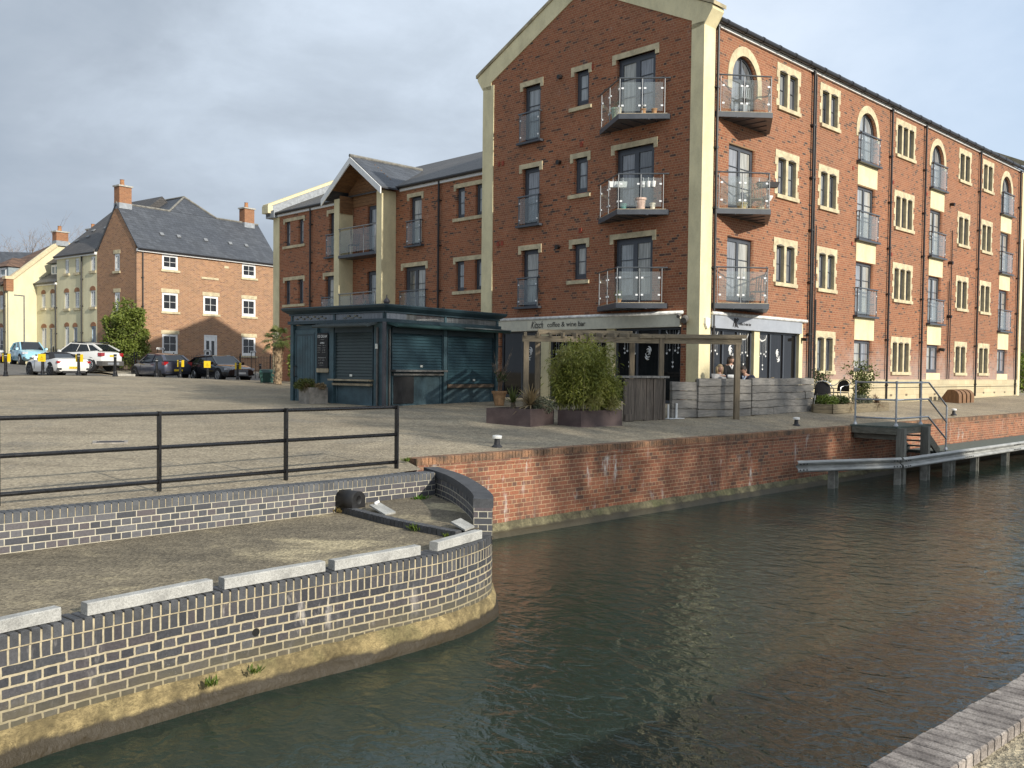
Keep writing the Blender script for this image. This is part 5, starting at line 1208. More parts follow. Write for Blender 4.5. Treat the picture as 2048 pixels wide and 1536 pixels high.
def plantthing(name,label,cat,loc,group=None,rot=0): return thing(name,label,cat,loc,rot,group)
rnd=random.Random(21)
# ivy-clad bushy tree by the house
b=plantthing('bushy_tree','rounded bright green evergreen tree growing against the corner of the brick house','tree',(-23.45,56.3,1.15))
mb=MB(); mb.tube([(0,0,0),(.05,0,1.2),(-.05,.1,2.6),(.1,0,3.6)],[.16,.13,.09,.04],8)
for k in range(12): a=rnd.uniform(0,6.28); z=rnd.uniform(.7,3.0); mb.tube([(0,0,z),(math.cos(a)*.5,math.sin(a)*.5,z+.5),(math.cos(a)*.95,math.sin(a)*.95,z+.8)],[.05,.03,.012],5)
mb.build('trunk',M_BARK,b)
mb=MB()
lumps=[((0,0,3.55),(.75,.7,.75)),((.25,-.1,2.9),(1.0,.9,.75)),((-.35,0,2.6),(.95,.9,.8)),((.5,-.1,2.0),(1.0,.95,.75)),((-.5,.1,1.7),(.95,.9,.75)),((.55,0,1.2),(.95,.9,.65)),((-.25,-.2,.9),(1.1,.9,.6)),((-.45,.1,.45),(.8,.8,.4)),((.15,0,3.0),(.8,.7,.7))]
for k in range(16): a=rnd.uniform(0,6.28); z=rnd.uniform(.8,3.7); r=1.18-.22*abs(z-2)/1.5; lumps.append(((math.cos(a)*r,math.sin(a)*r,z),(.28,.28,.26)))
for c,r in lumps: leaf_quads(mb,blob(rnd,c,r),int(620*r[0]*r[1]*2.1+60),.15,rnd,1.5)
mb.build('crown',L_IVY,b,recalc=False)
# bamboo in the steel planters
def bamboo(x,y,z,spread,h,n,leaves,label,seed):
    rn_=random.Random(seed); b=plantthing('bamboo',label,'plant',(x,y,z)); cm=MB(); lm=MB()
    for k in range(n):
        a=rn_.uniform(0,6.28); r=spread*math.sqrt(rn_.random())*.72; bx,by=math.cos(a)*r,math.sin(a)*r; hh=h*rn_.uniform(.5,1.05)*(1-.30*(r/spread)**2); lx,ly=bx*rn_.uniform(.1,.55)+rn_.gauss(0,.06),by*rn_.uniform(.1,.55)+rn_.gauss(0,.06)
        pts=[(bx+lx*t_**2,by+ly*t_**2,hh*t_) for t_ in (0,.25,.5,.75,1)]; cm.tube(pts,[.009,.008,.007,.005,.002],5)
        for q in range(leaves//n):
            t_=rn_.uniform(.12,1.)**.85; p=Vector((bx+lx*t_*t_+rn_.gauss(0,.085),by+ly*t_*t_+rn_.gauss(0,.085),hh*t_+rn_.gauss(0,.05)))
            d=Vector((rn_.gauss(0,1),rn_.gauss(0,1),rn_.gauss(-.55,.55))).normalized(); s=d.cross(Vector((rn_.gauss(0,1),rn_.gauss(0,1),rn_.gauss(0,1)))).normalized(); L=rn_.uniform(.07,.15); w=L*.10
            m_=p+d*L*.55+Vector((0,0,.006)); lm.face([p,m_+s*w,p+d*L+Vector((0,0,-.02)),m_-s*w])
    cm.build('canes',M_CANE,b); lm.build('foliage',L_BAM,b,recalc=False); return b
bamboo(1.55,21.32,.48,.66,1.72,44,15000,'tall yellow green bamboo filling the right-hand steel planter',3)
bamboo(2.17,21.68,.48,.46,1.25,26,8500,'shorter bamboo leaning out of the same planter toward the log counter',5)
def spiky(name,label,loc,n,L,w,mat,seed,up=.5,trunk=0,curl=.5,mix=None):
    rn_=random.Random(seed); o=plantthing(name,label,'plant',loc); mb=MB()
    for k in range(n):
        a=rn_.uniform(0,6.28); e=rn_.uniform(up-.75,up+.75); e=max(-.5,min(1.5,e)); d=Vector((math.cos(a)*math.cos(e),math.sin(a)*math.cos(e),math.sin(e))); l=L*rn_.uniform(.65,1.15); s=Vector((-math.sin(a),math.cos(a),0)); p=Vector((0,0,trunk)); prev=None
        for q in range(5):
            t_=q/4; c=p+d*l*t_+Vector((0,0,-curl*l*t_*t_*.6)); ww=w*(1-t_)*(.5+1.4*t_ if t_<.4 else 1.06); cur=(c-s*ww,c+s*ww)
            if prev: mb.face([prev[0],prev[1],cur[1],cur[0]])
            prev=cur
    mb.build('leaves',mat,o,recalc=False)
    if trunk: tb=MB(); tb.tube([(0,0,0),(.015,0,trunk*.5),(0,0,trunk)],[.06,.055,.05],8); tb.build('stem',M_BARK,o)
    return o
spiky('yucca','small dark green spiky yucca in the left steel planter','',0,0,0,None,0) if False else None
spiky('yucca','small dark green spiky yucca at the left of the low steel planter',(.02,21.1,.48),60,.44,.026,L_SPK,4,.75,.16,.15)
spiky('cordyline','bronze strappy cordyline in the low steel planter',(.42,21.15,.48),95,.74,.034,L_BRN,8,.8,.1,.6)
def mound(name,label,loc,r,n,size,mat,seed,asp=2.2,stem=True,cat='plant'):
    rn_=random.Random(seed); o=plantthing(name,label,cat,loc); mb=MB(); leaf_quads(mb,blob(rn_,(0,0,r[2]*.85),r),n,size,rn_,asp); 
    for k in range(5): a=rn_.uniform(0,6.28); leaf_quads(mb,blob(rn_,(math.cos(a)*r[0]*.8,math.sin(a)*r[1]*.8,r[2]*rn_.uniform(.5,1.4)),(r[0]*.35,r[1]*.35,r[2]*.4)),n//8,size,rn_,asp)
    mb.build('foliage',mat,o,recalc=False)
    if stem: tb=MB(); [tb.tube([(0,0,-.02),(math.cos(k)*r[0]*.3,math.sin(k)*r[1]*.3,r[2])],[.012,.006],5) for k in range(5)]; tb.build('stems',M_TWIG,o)
    return o
mound('trailing_shrub','grey green shrub spilling over the right side of the low steel planter',(.72,21.2,.42),(.28,.25,.2),900,.055,L_GRY,9,2.5)
# steel planters
M_COR=P('weathered_steel',(.085,.060,.056),.7,var=.22,scale=3,bump=.002,fine=.15,col2=(.065,.042,.040))
M_SOIL=P('planter_soil',(.07,.075,.035),.95,var=.5,scale=30,bump=.01)
def boxplanter(name,label,pts,z0,z1,mat,inner=.03,cat='planter',soil=None):
    cx=sum(p[0] for p in pts)/4; cy=sum(p[1] for p in pts)/4; o=thing(name,label,cat,(cx,cy,z0)); q=[(p[0]-cx,p[1]-cy) for p in pts]; iq=[(a*(1-inner*2),b*(1-inner*2)) for a,b in q]; h=z1-z0
    mb=MB()
    for k in range(4):
        a,b=q[k],q[(k+1)%4]; c,d=iq[(k+1)%4],iq[k]
        mb.hexa([(*a,0),(*b,0),(*c,0),(*d,0),(*a,h),(*b,h),(*c,h),(*d,h)])
        L=Vector((b[0]-a[0],b[1]-a[1])); n=Vector((L.y,-L.x)).normalized()*.012; 
        mb.hexa([(a[0],a[1],0),(b[0],b[1],0),(b[0]+n.x,b[1]+n.y,0),(a[0]+n.x,a[1]+n.y,0),(a[0],a[1],.035),(b[0],b[1],.035),(b[0]+n.x,b[1]+n.y,.02),(a[0]+n.x,a[1]+n.y,.02)])
    mb.build('side_panel',mat,o)
    mb=MB(); mb.face([(*p,h-.04) for p in iq]); mb.build('soil',soil or M_SOIL,o); return o
def fourth(a,b,c): return (a[0]+c[0]-b[0],a[1]+c[1]-b[1])
A1=(-.58,21.1);B1=(.41,20.55);C1=(.97,21.37); boxplanter('steel_planter','low dark brown steel planter holding the yucca and the bronze cordyline',[A1,B1,C1,fourth(A1,B1,C1)],.12,.52,M_COR)
A2=(1.05,21.23);B2=(1.56,20.9);C2=(2.58,21.70); boxplanter('steel_planter','dark brown steel planter filled with bamboo beside the log counter',[A2,B2,C2,fourth(A2,B2,C2)],.10,.49,M_COR)
# terracotta pot, concrete trough
tp=thing('terracotta_pot','orange terracotta pot with a bare shrub at the right end of the kiosk','pot',(-.36,26.35,.37))
mb=MB(); mb.lathe((0,0,0),[(.13,0),(.19,.34),(.215,.34),(.225,.41),(.195,.41),(.185,.36)],18); mb.build('pot_body',P('terracotta',(.42,.24,.12),.85,var=.2,scale=8),tp,smooth=False)
mb=MB(); mb.lathe((0,0,.33),[(.18,0),(.18,.02)],14); mb.build('soil',M_SOIL,tp)
sb=plantthing('bare_shrub','bare twiggy shrub with a few leaves standing in the terracotta pot','plant',(-.36,26.35,.72)); mb=MB(); lm=MB(); rn_=random.Random(4)
for k in range(16):
    a=rn_.uniform(0,6.28); hh=rn_.uniform(.6,1.35); r=rn_.uniform(.1,.42); p1=(math.cos(a)*r*.35,math.sin(a)*r*.35,hh*.5); p2=(math.cos(a+.3)*r,math.sin(a+.3)*r,hh); mb.tube([(0,0,0),p1,p2],[.011,.007,.003],5)
    for j in range(3): b_=rn_.uniform(0,6.28); mb.tube([p1,(p1[0]+math.cos(b_)*.16,p1[1]+math.sin(b_)*.16,p1[2]+rn_.uniform(.1,.3))],[.005,.002],4)
    if hh<1.0: leaf_quads(lm,blob(rn_,(p1[0]*1.3,p1[1]*1.3,hh*.62),(.12,.12,.14)),16,.07,rn_,1.8)
mb.build('twigs',M_TWIG,sb); lm.build('foliage',L_DK,sb,recalc=False)
A3=(-6.02,26.22);B3=(-5.66,25.94);C3=(-5.22,26.30); boxplanter('concrete_trough','square pale concrete planter by the kiosk door','',0,0,None) if False else None
boxplanter('concrete_trough','square weathered concrete planter standing in front of the kiosk door',[A3,B3,C3,fourth(A3,B3,C3)],.37,.83,P('trough_concrete',(.30,.27,.23),.9,var=.25,scale=4,bump=.004,fine=.25),.07)
mound('heather_bush','green shrub overhanging the left side of the concrete planter',(-5.82,26.15,.76),(.30,.26,.17),1100,.06,leafmat('trough_leaf',(.07,.10,.02),(.17,.17,.05),(.20,.13,.07)),13,2.0)
mound('heather_bush','small brownish shrub on the right side of the concrete planter',(-5.42,26.2,.79),(.17,.16,.09),420,.05,L_BRN,14,2.0)
# palm by the kiosk
pm=plantthing('palm_tree','small shaggy palm tree with a brown trunk left of the kiosk','palm tree',(-9.6,38,.70)); mb=MB(); rn_=random.Random(6)
zs=0
mb.tube([(0,0,0),(.04,0,.5),(.0,0,1.1),(.03,0,1.75)],[.17,.14,.16,.20],10)
for k in range(150):
    a=rn_.uniform(0,6.28); z=rn_.uniform(.05,1.75); r=.13+.05*z/1.7; mb.beam((math.cos(a)*r,math.sin(a)*r,z),(math.cos(a)*(r+.07),math.sin(a)*(r+.07),z+rn_.uniform(-.12,.12)),.03,.012)
mb.build('trunk',P('palm_fibre',(.25,.18,.11),.95,var=.4,scale=10),pm)
mb=MB()
for k in range(30):
    a=rn_.uniform(0,6.28); e=rn_.uniform(-.6,1.25); d=Vector((math.cos(a)*math.cos(e),math.sin(a)*math.cos(e),math.sin(e))); st=Vector((0,0,1.8)); tip=st+d*rn_.uniform(.32,.48); mb.beam(st,tip,.012,.012)
    s=d.cross(Vector((0,0,1))).normalized(); u=s.cross(d)
    for q in range(13):
        an=(q-6)*.21; dd=(d*math.cos(an)+s*math.sin(an)); L=.42*(1-.25*abs(an)); w=s*math.cos(an)*.022-d*math.sin(an)*.022; mm=tip+dd*L*.5; en=tip+dd*L+Vector((0,0,-.13)); mb.face([tip,mm+w,en,mm-w])
mb.build('fronds',L_SPK,pm,recalc=False)
mound('hedge_shrub','green climbing shrub between the palm and the kiosk',(-9.15,39.4,.72),(.35,.4,.9),1500,.10,L_IVY,15,1.7)
gb=thing('green_bin','dark green plastic grit box at the foot of the palm','bin',(-10.25,38.9,.73),.3); mb=MB(); mb.hexa([(-.28,-.2,0),(.28,-.2,0),(.28,.2,0),(-.28,.2,0),(-.32,-.24,.42),(.32,-.24,.42),(.32,.24,.42),(-.32,.24,.42)]); mb.build('tub',P('green_plastic',(.012,.055,.045),.45),gb); mb=MB(); mb.hexa([(-.34,-.26,.42),(.34,-.26,.42),(.34,.26,.42),(-.34,.26,.42),(-.3,-.1,.54),(.3,-.1,.54),(.3,.26,.56),(-.3,.26,.56)]); mb.build('lid',MATS['green_plastic'],gb)
# weeds
def weed(label,loc,n,L,seed,mat=None,stuff=False):
    rn_=random.Random(seed); mb=MB()
    for k in range(n):
        a=rn_.uniform(0,6.28); r=rn_.uniform(0,L*.6); p=Vector((math.cos(a)*r,math.sin(a)*r,0)); a2=rn_.uniform(0,6.28); d=Vector((math.cos(a2)*.6,math.sin(a2)*.6,rn_.uniform(.5,1.2))).normalized(); l=L*rn_.uniform(.5,1.1); s=Vector((-math.sin(a2),math.cos(a2),0))*l*.09; mb.face([p-s*.4,p+d*l*.5+s,p+d*l+Vector((0,0,-.15*l)),p+d*l*.5-s])
    o=mb.build('weed',mat or L_GRS,None,recalc=False); o.location=loc; tag(o,label,'weed'); return o
weed('bright green weed clump in the corner where parapet meets back wall',(-1.28,13.0,-.50),130,.16,1,leafmat('moss_leaf',(.05,.12,.012),(.11,.22,.02)))
weed('grass tuft at the middle of the brick kerb step',(-1.12,10.85,-.51),40,.13,2); weed('grass tuft at the right end of the brick kerb step',(-.72,10.47,-.51),40,.10,3)
weed('tuft with dry leaves at the left end of the brick kerb step',(-2.27,12.15,-.51),40,.11,4,leafmat('dry_leaf',(.14,.12,.04),(.28,.20,.08)))
weed('small green weed growing from the wet footing, left of two',(-2.44,7.53,-1.22),45,.10,5); weed('small green weed growing from the wet footing, right of two',(-2.16,7.83,-1.21),36,.09,6)
weed('moss tuft on the square beside the end of the red quay wall',(-1.62,14.25,-.04),60,.10,7)

# ------------------------------------------------------------------ terrace: pergola, log counter, sleeper fence
M_WG=wood('grey_sleeper',(.30,.28,.25),(.155,.145,.13),(1.2,1.2,9)); M_WG2=wood('weathered_post',(.28,.22,.145),(.14,.11,.075),(9,9,.8)); M_WP=wood('pergola_timber',(.33,.265,.175),(.17,.135,.09),(1.2,1.2,9)); M_LOG=wood('log_slab',(.20,.165,.13),(.07,.055,.045),(9,9,.6))
pg=thing('pergola','weathered timber pergola with short rafters in front of the cafe windows','pergola',(3.0,24.0,.25))
def PX(x,y,z): return (x-3.0,y-24.0,z-.25)
fa,fb=Vector((.25,23.72)),Vector((5.98,24.33)); fd=(fb-fa).normalized(); fnn=Vector((-fd.y,fd.x))
mb=MB(); mb.beam(PX(*fa,2.19),PX(*fb,2.19),.06,.15); mb.build('front_beam',M_WP,pg)
mb=MB(); mb.beam(PX(*(fa+fd*3.1+fnn*-.04),2.30),PX(*(fb+fd*.12-fnn*.04),2.315),.08,.10); mb.build('top_beam',M_WP,pg)
ra,rb2=fa+fnn*2.3+fd*.7,fa+fnn*2.3+fd*3.4
mb=MB(); mb.beam(PX(*ra,2.46),PX(*rb2,2.45),.06,.14); mb.build('rear_beam',M_WP,pg)
for k in range(12):
    s=.05+k*.335; a=fa+fd*s-fnn*.10; b_=fa+fd*(s+.32)+fnn*2.35; mb=MB(); mb.beam(PX(*a,2.29),PX(*b_,2.40),.055,.11); mb.build('rafter',M_WP,pg)
def post(p,z1,w=.13):
    mb=MB(); z0=gz(p[0],p[1])-.02; mb.beam(PX(*p,z0),PX(*p,z1),w,w,up=(fd.x,fd.y,0)); mb.build('post',M_WG2,pg)
post(fa+fd*.1,2.12); post(fa+fd*3.63,2.3,.115); post(fb-fd*.1,2.12,.13); post(ra,2.4); post(rb2,2.4); post(fa+fd*1.52-fnn*.02,2.30,.10); post(fa+fd*1.72,2.30,.10); post(fa+fd*1.95+fnn*1.2,2.4)
mb=MB(); c=fa+fd*1.62; mb.beam(PX(*c,1.95),PX(*c,2.08),.09,.05); mb.build('orange_lantern',P('orange_plastic',(.40,.10,.03),.5),pg)
lc=thing('log_counter','rustic bar counter faced with upright split logs beneath a plank top','counter',(3.28,22.93,.17))
la,lb=Vector((2.70,22.5)),Vector((3.86,23.34)); ld=(lb-la).normalized(); ln=Vector((-ld.y,ld.x)); LX=lambda p,z:(p.x-3.28,p.y-22.93,z-.17); rn_=random.Random(8)
def logs(a,d,n,L,out):
    s=0
    while s<L:
        w=rn_.choice([.06,.07,.08,.095,.11]) if s>.36 or out else .34; w=min(w,L-s); 
        p=a+d*(s+w/2)+out_n*rn_.uniform(-.012,.012); z1=1.22-rn_.uniform(0,.02); mb=MB()
        mb.beam(LX(p,.15+rn_.uniform(0,.05)),LX(p+d*rn_.uniform(-.008,.008),z1),w-.008,.05,up=(-d.y,d.x,0)); mb.v=[tuple(v) for v in mb.v]; parts.append(mb); s+=w
parts=[]; out_n=ln; logs(la,ld,0,1.42,0)
big=MB()
for q in parts:
    i=len(big.v); big.v+=q.v; big.f+=[tuple(j+i for j in f) for f in q.f]; big.m+=q.m; big.uv+=q.uv
big.build('log_facing',M_LOG,lc)
mb=MB(); mb.extr([(la-ld*.12-ln*.06).to_tuple(),(la+ld*.7-ln*.10).to_tuple(),(lb+ld*.08-ln*.05).to_tuple(),(lb+ld*.08+ln*.42).to_tuple(),(la-ld*.12+ln*.45).to_tuple()],lambda a,b,z:(a-3.28,b-22.93,z-.17),1.225,1.275); mb.build('plank_top',P('grey_plank',(.26,.245,.22),.85,var=.3,scale=4,stretch=(1,6,1)),lc)
mb=MB(); mb.box(-.35,-.1,0,.35,.3,1.0); 
mb=MB(); p=la+ld*.16-ln*.045; mb.beam(LX(p-ld*.14,.26),LX(p+ld*.14,.26),.03,.16); mb.build('foot_board',M_LOG,lc)
def sleeper(a,b,z0a,z1,label,seed,loose=1.):
    rn_=random.Random(seed); a=Vector(a);b=Vector(b);d=(b-a);L=d.length;d/=L;n=Vector((-d.y,d.x)); m_=(a+b)/2; z0=z0a; f=thing('sleeper_fence',label,'fence',(m_.x,m_.y,z0)); g=lambda s,z,o: ((a+d*s+n*o).x-m_.x,(a+d*s+n*o).y-m_.y,z-z0)
    rows=5 if L>1.2 else 4; hs=[(z1-z0)/rows]*rows; z=z0+.02; mb=MB()
    prevw=[0.,0.]
    for r in range(rows):
        cuts=[0]; 
        while cuts[-1]<L-.5: cuts.append(min(L,cuts[-1]+rn_.uniform(.9,2.6)))
        if L-cuts[-1]>.02: cuts[-1]=L
        h=(z1-z0-.02)/rows
        for c0,c1 in zip(cuts,cuts[1:]):
            k=8; o=rn_.uniform(-.012,.012); t0,t1=rn_.uniform(-.018,.018)*loose,rn_.uniform(-.018,.018)*loose; base=len(mb.v)
            for i in range(k+1):
                s=c0+.004+(c1-c0-.008)*i/k; wv=math.sin(s*2.3+seed+r)*.009+rn_.uniform(-.003,.003); za=z+r*h+.005+math.sin(s*2.3+seed+r-1)*.009; zb=z+(r+1)*h-.006+wv+(t0+(t1-t0)*i/k)*.4
                for (zz,oo) in ((za,-.05+o),(za,.05+o),(zb,.05+o),(zb-.008,-.045+o)): mb.v.append(g(s,zz,oo))
            for i in range(k):
                for j in range(4):
                    q=base+i*4+j;w_=base+i*4+(j+1)%4; mb.f.append((q,w_,w_+4,q+4)); mb.m.append(0); mb.uv.append(None)
            mb.f.append(tuple(base+j for j in range(4))); mb.f.append(tuple(base+k*4+j for j in range(4))); mb.m+=[0,0]; mb.uv+=[None,None]
    mb.build('planks',M_WG,f)
    for s in (.12,L-.12): mb=MB(); mb.beam(g(s,z0,.11),g(s,z1-.03,.11),.10,.10); mb.build('post',M_WG2,f)
sleeper((4.06,23.72),(4.78,24.12),.18,1.14,'short set-back panel of grey timber sleepers next to the log counter',1)
sleeper((4.80,24.06),(6.50,25.37),.19,1.22,'left long panel of grey sleepers round the cafe terrace',2)
sleeper((6.52,25.39),(9.14,28.30),.20,1.24,'right long panel of grey sleepers ending by the raised planter',3)
sf=thing('side_rail_fence','low timber rail fence running back from the sleepers to the cafe wall','fence',(7.9,28.9,.35)); 
mb=MB(); mb.beam((-1.6,-2.2,.86),(1.1,.3,.80),.06,.09); mb.build('rail',M_WG2,sf)
for q in (-1.5,0.): mb=MB(); mb.beam((q,q*1.0-.7,-.1),(q,q*1.0-.7,.9),.08,.08); mb.build('post',M_WG2,sf)
uf=thing('hoop_stand','white U shaped steel hoop bolted in front of the short sleeper panel','stand',(4.08,23.60,.19),R_(40)); mb=MB(); mb.box(-.22,-.12,0,.34,.12,.015); mb.build('base_plate',M_WHT,uf); mb=MB(); mb.tube([(-.16,0,.01),(-.16,0,.37)],.024,8); mb.tube([(.16,0,.01),(.16,0,.39)],.03,8); islands(mb,'upright',M_WHT,uf)
# raised timber planter with plants
rpA=(9.02,27.81);rpB=(9.55,27.74);rpC=(12.30,30.40); rp=thing('raised_planter','low raised bed of railway sleepers full of mixed plants','planter',(10.4,29.0,.18))
q=[rpA,rpB,rpC,fourth(rpA,rpB,rpC)]; rn_=random.Random(12); mb=MB()
for k in range(4):
    a,b_=Vector(q[k]),Vector(q[(k+1)%4])
    for r in range(2): mb.beam((a.x-10.4,a.y-29,.07+r*.14),(b_.x-10.4,b_.y-29,.07+r*.14+rn_.uniform(-.006,.006)),.11,.132)
mb.build('sleeper_edge',wood('brown_sleeper',(.21,.17,.105),(.10,.08,.05),(1.2,1.2,9)),rp); mb=MB(); mb.face([(p[0]-10.4,p[1]-29,.22) for p in q]); mb.build('soil',M_SOIL,rp)
mound('low_plant','low fresh green plant at the left front of the raised sleeper bed',(9.55,28.15,.42),(.32,.3,.16),900,.07,L_GRS,31,2.2); mound('low_plant','dark grey green plant next to the fresh green one in the raised bed',(9.98,28.45,.42),(.30,.28,.17),800,.06,L_DK,32,2.2)
spiky('ornamental_grass','tan ornamental grass in the middle of the raised sleeper bed',(10.35,28.75,.42),130,.6,.018,L_BRN,33,.6,0,.9)
mound('low_plant','grey leaved plant behind the tan grass in the raised bed',(11.1,29.5,.42),(.32,.3,.16),700,.06,L_GRY,34,2.6); spiky('ornamental_grass','reddish spiky grass at the right end of the raised sleeper bed',(11.75,29.95,.42),110,.55,.016,leafmat('red_grass',(.13,.07,.04),(.25,.17,.10)),35,.75,0,.7)
def loose_shrub(name,label,loc,h,r,n,size,mat,seed,stems=7):
    rn_=random.Random(seed); o=plantthing(name,label,'plant',loc); tb=MB(); lm=MB()
    for k in range(stems):
        a=rn_.uniform(0,6.28); hh=h*rn_.uniform(.55,1.); rr=r*rn_.uniform(.3,1.); p=[(math.cos(a)*rr*t_**1.3,math.sin(a)*rr*t_**1.3,hh*t_) for t_ in (0,.3,.65,1)]; tb.tube(p,[.013,.010,.007,.002],5)
        for j in range(n//stems):
            t_=rn_.uniform(.2,1.); c=Vector((math.cos(a)*rr*t_**1.3,math.sin(a)*rr*t_**1.3,hh*t_)); leaf_quads(lm,lambda:(c.x+rn_.gauss(0,.09),c.y+rn_.gauss(0,.09),c.z+rn_.gauss(0,.06)),1,size,rn_,1.8)
    tb.build('stems',M_TWIG,o); lm.build('foliage',mat,o,recalc=False); return o
loose_shrub('tall_shrub','tall loose leafy shrub in front of the ground floor window by the raised bed',(11.2,29.85,.38),1.72,.55,1500,.085,leafmat('shrub_leaf',(.06,.085,.02),(.17,.19,.055),(.24,.22,.08)),41,12)
pt=thing('plant_pot','dark round pot behind the sleeper fence holding a small tree','pot',(9.80,29.6,.30)); mb=MB(); mb.lathe((0,0,0),[(.17,0),(.24,.42),(.26,.44),(.22,.44)],16); mb.build('pot_body',P('black_pot',(.015,.015,.017),.5),pt)
loose_shrub('small_tree','small round headed evergreen in the dark pot beside the end of the sleeper fence',(9.80,29.6,.70),.95,.34,620,.075,L_DK,42,8)
M_ALU=P('polished_aluminium',(.78,.78,.78),.22,metal=.8,var=.03); M_WICK=P('dark_wicker',(.025,.023,.026),.7,var=.4,scale=40,bump=.004,bscale=120)
def chair(label,loc,rot):
    c=thing('bistro_chair',label,'chair',loc,rot,'bistro chairs by the raised bed')
    mb=MB(); mb.box(-.22,-.22,.43,.22,.22,.46); mb.build('seat',M_WICK,c)
    mb=MB(); n=9
    for k in range(n):
        a0=math.pi*k/n; a1=math.pi*(k+1)/n; p=lambda a,z:( -.20-.06*math.sin(a)*0-.05*(z-.46)-.03*math.sin(a),.25*math.cos(a),z)
        h=lambda a:.50+.36*math.sin(a)**.6
        mb.face([p(a0,.48),p(a1,.48),p(a1,h(a1)),p(a0,h(a0))])
    mb.build('backrest',M_WICK,c)
    mb=MB(); mb.tube([(.22,.25,0),(.21,.25,.62),(.1,.26,.66),(-.12,.26,.68)]+[( -.22-.02*math.sin(math.pi*k/10)-.03,.26*math.cos(math.pi*k/10),.66+.22*math.sin(math.pi*k/10)**.7) for k in range(1,10)]+[(-.12,-.26,.68),(.1,-.26,.66),(.21,-.25,.62),(.22,-.25,0)],.016,6); mb.build('frame_tube',M_ALU,c,smooth=True)
    for s in (-1,1): mb=MB(); mb.tube([(-.2,s*.22,.45),(-.27,s*.24,0)],.014,6); mb.build('leg',M_ALU,c)
chair('black wicker bistro chair with bright rim, backrest seen beside the tall shrub',(10.62,30.2,.32),R_(-150)); chair('black wicker bistro chair half hidden by the end of the sleeper fence',(9.72,28.95,.27),R_(60))

# ------------------------------------------------------------------ waterside: bollards, jetty, pontoon, barrier
M_IRON=P('dark_iron',(.030,.030,.034),.55,var=.3); 
def mooring(x,y,z,label):
    o=thing('mooring_bollard',label,'mooring bollard',(x,y,z),0,'white capped mooring bollards along the quay'); mb=MB(); mb.lathe((0,0,0),[(.095,0),(.095,.025),(.055,.06),(.047,.16),(.05,.175)],16); mb.build('stem',M_IRON,o,smooth=False); mb=MB(); mb.lathe((0,0,.165),[(.05,0),(.085,.004),(.088,.04),(.082,.055),(.03,.065)],18); mb.build('cap',P('white_gloss',(.80,.80,.77),.35,var=.05),o,smooth=False); return o
mooring(-.26,16.72,-.015,'white capped mooring bollard nearest the kiosk end of the quay wall'); mooring(7.36,24.0,.02,'white capped mooring bollard left of the timber jetty'); mooring(14.52,30.5,.05,'white capped mooring bollard right of the jetty steps')
def QP(s,o,z): return (R0.x+rdir.x*s-rn.x*o,R0.y+rdir.y*s-rn.y*o,z)
M_JT=wood('jetty_timber',(.20,.19,.15),(.10,.095,.07),(2,2,7)); M_DK=P('green_grey_deck',(.105,.125,.105),.85,var=.2,scale=5,stretch=(8,1,1)); M_JP=wood('jetty_post',(.25,.24,.205),(.13,.125,.10),(8,8,.6)); M_GALV=P('galvanised_tube',(.42,.44,.46),.38,metal=.55,var=.12)
jt=thing('jetty','small timber landing stage with grey tube handrails and steps on the quay wall','jetty',(0,0,0))
S0,S1,O1=14.62,16.80,1.25
mb=MB(); mb.hexa([QP(S0,-.02,.0),QP(S1,-.02,.0),QP(S1,O1,.0),QP(S0,O1,.0),QP(S0,-.02,.045),QP(S1,-.02,.045),QP(S1,O1,.045),QP(S0,O1,.045)]); mb.build('deck',M_DK,jt)
mb=MB()
for a,b_ in ((QP(S0+.04,0.03,-.085),QP(S0+.04,O1-.03,-.085)),(QP(S0+.1,O1-.06,-.085),QP(S1,O1-.06,-.085)),(QP(S1-.05,0.03,-.085),QP(S1-.05,O1-.1,-.085))): mb.beam(a,b_,.075,.165)
mb.beam(QP(S0+.16,.03,-.24),QP(S0+.16,O1-.1,-.24),.07,.14); islands(mb,'edge_beam',M_JT,jt)
for s in (S0+.10,S0+1.62): mb=MB(); mb.beam(QP(s,O1+.06,-1.62),QP(s,O1+.06,-.003),.21,.15,up=(rdir.x,rdir.y,0)); mb.build('pile',M_JP,jt)
for o_ in (.16,1.0):
    mb=MB(); mb.beam(QP(S1,o_,-.10),QP(S1+1.15,o_,-.80),.05,.22); mb.build('stringer',M_JT,jt)
for k in range(4): mb=MB(); s=S1+.18+k*.26; z=-.17-k*.165; mb.hexa([QP(s-.12,.19,z),QP(s+.12,.19,z),QP(s+.12,.97,z),QP(s-.12,.97,z),QP(s-.12,.19,z+.035),QP(s+.12,.19,z+.035),QP(s+.12,.97,z+.035),QP(s-.12,.97,z+.035)]); mb.build('tread',M_DK,jt)
rp1,rp2,rp3,rp4=(S0+.12,.06),(S0+.12,O1-.1),(S1-.52,O1-.1),(S1+1.28,O1-.1)
for (s,o_),z0,z1 in ((rp1,0,1.17),(rp2,0,1.17),(rp3,0,1.17),(rp4,-.78,.50)): mb=MB(); mb.tube([QP(s,o_,z0),QP(s,o_,z1)],.025,8); mb.lathe(QP(s,o_,z0+.04),[(.06,0),(.06,.02),(.035,.08)],10); mb.build('handrail_post',M_GALV,jt)
for zz,ze in ((1.17,.50),(.72,.05),(.24,-.42)):
    mb=MB(); mb.tube([QP(*rp1,zz),QP(*rp2,zz)],.024,8); mb.tube([QP(*rp2,zz),QP(*rp3,zz),QP(S1-.02,O1-.1,zz),QP(*rp4,ze)],.024,8); mb.build('handrail',M_GALV,jt,smooth=True)
    mb=MB()
    for s,o_ in (rp1,rp2,rp3): mb.lathe(QP(s,o_,zz-.04),[(.034,0),(.034,.08)],8)
    islands(mb,'clamp',M_GALV,jt)
pn=thing('pontoon','long low floating walkway with a green grey deck below the quay wall','pontoon',(0,0,0))
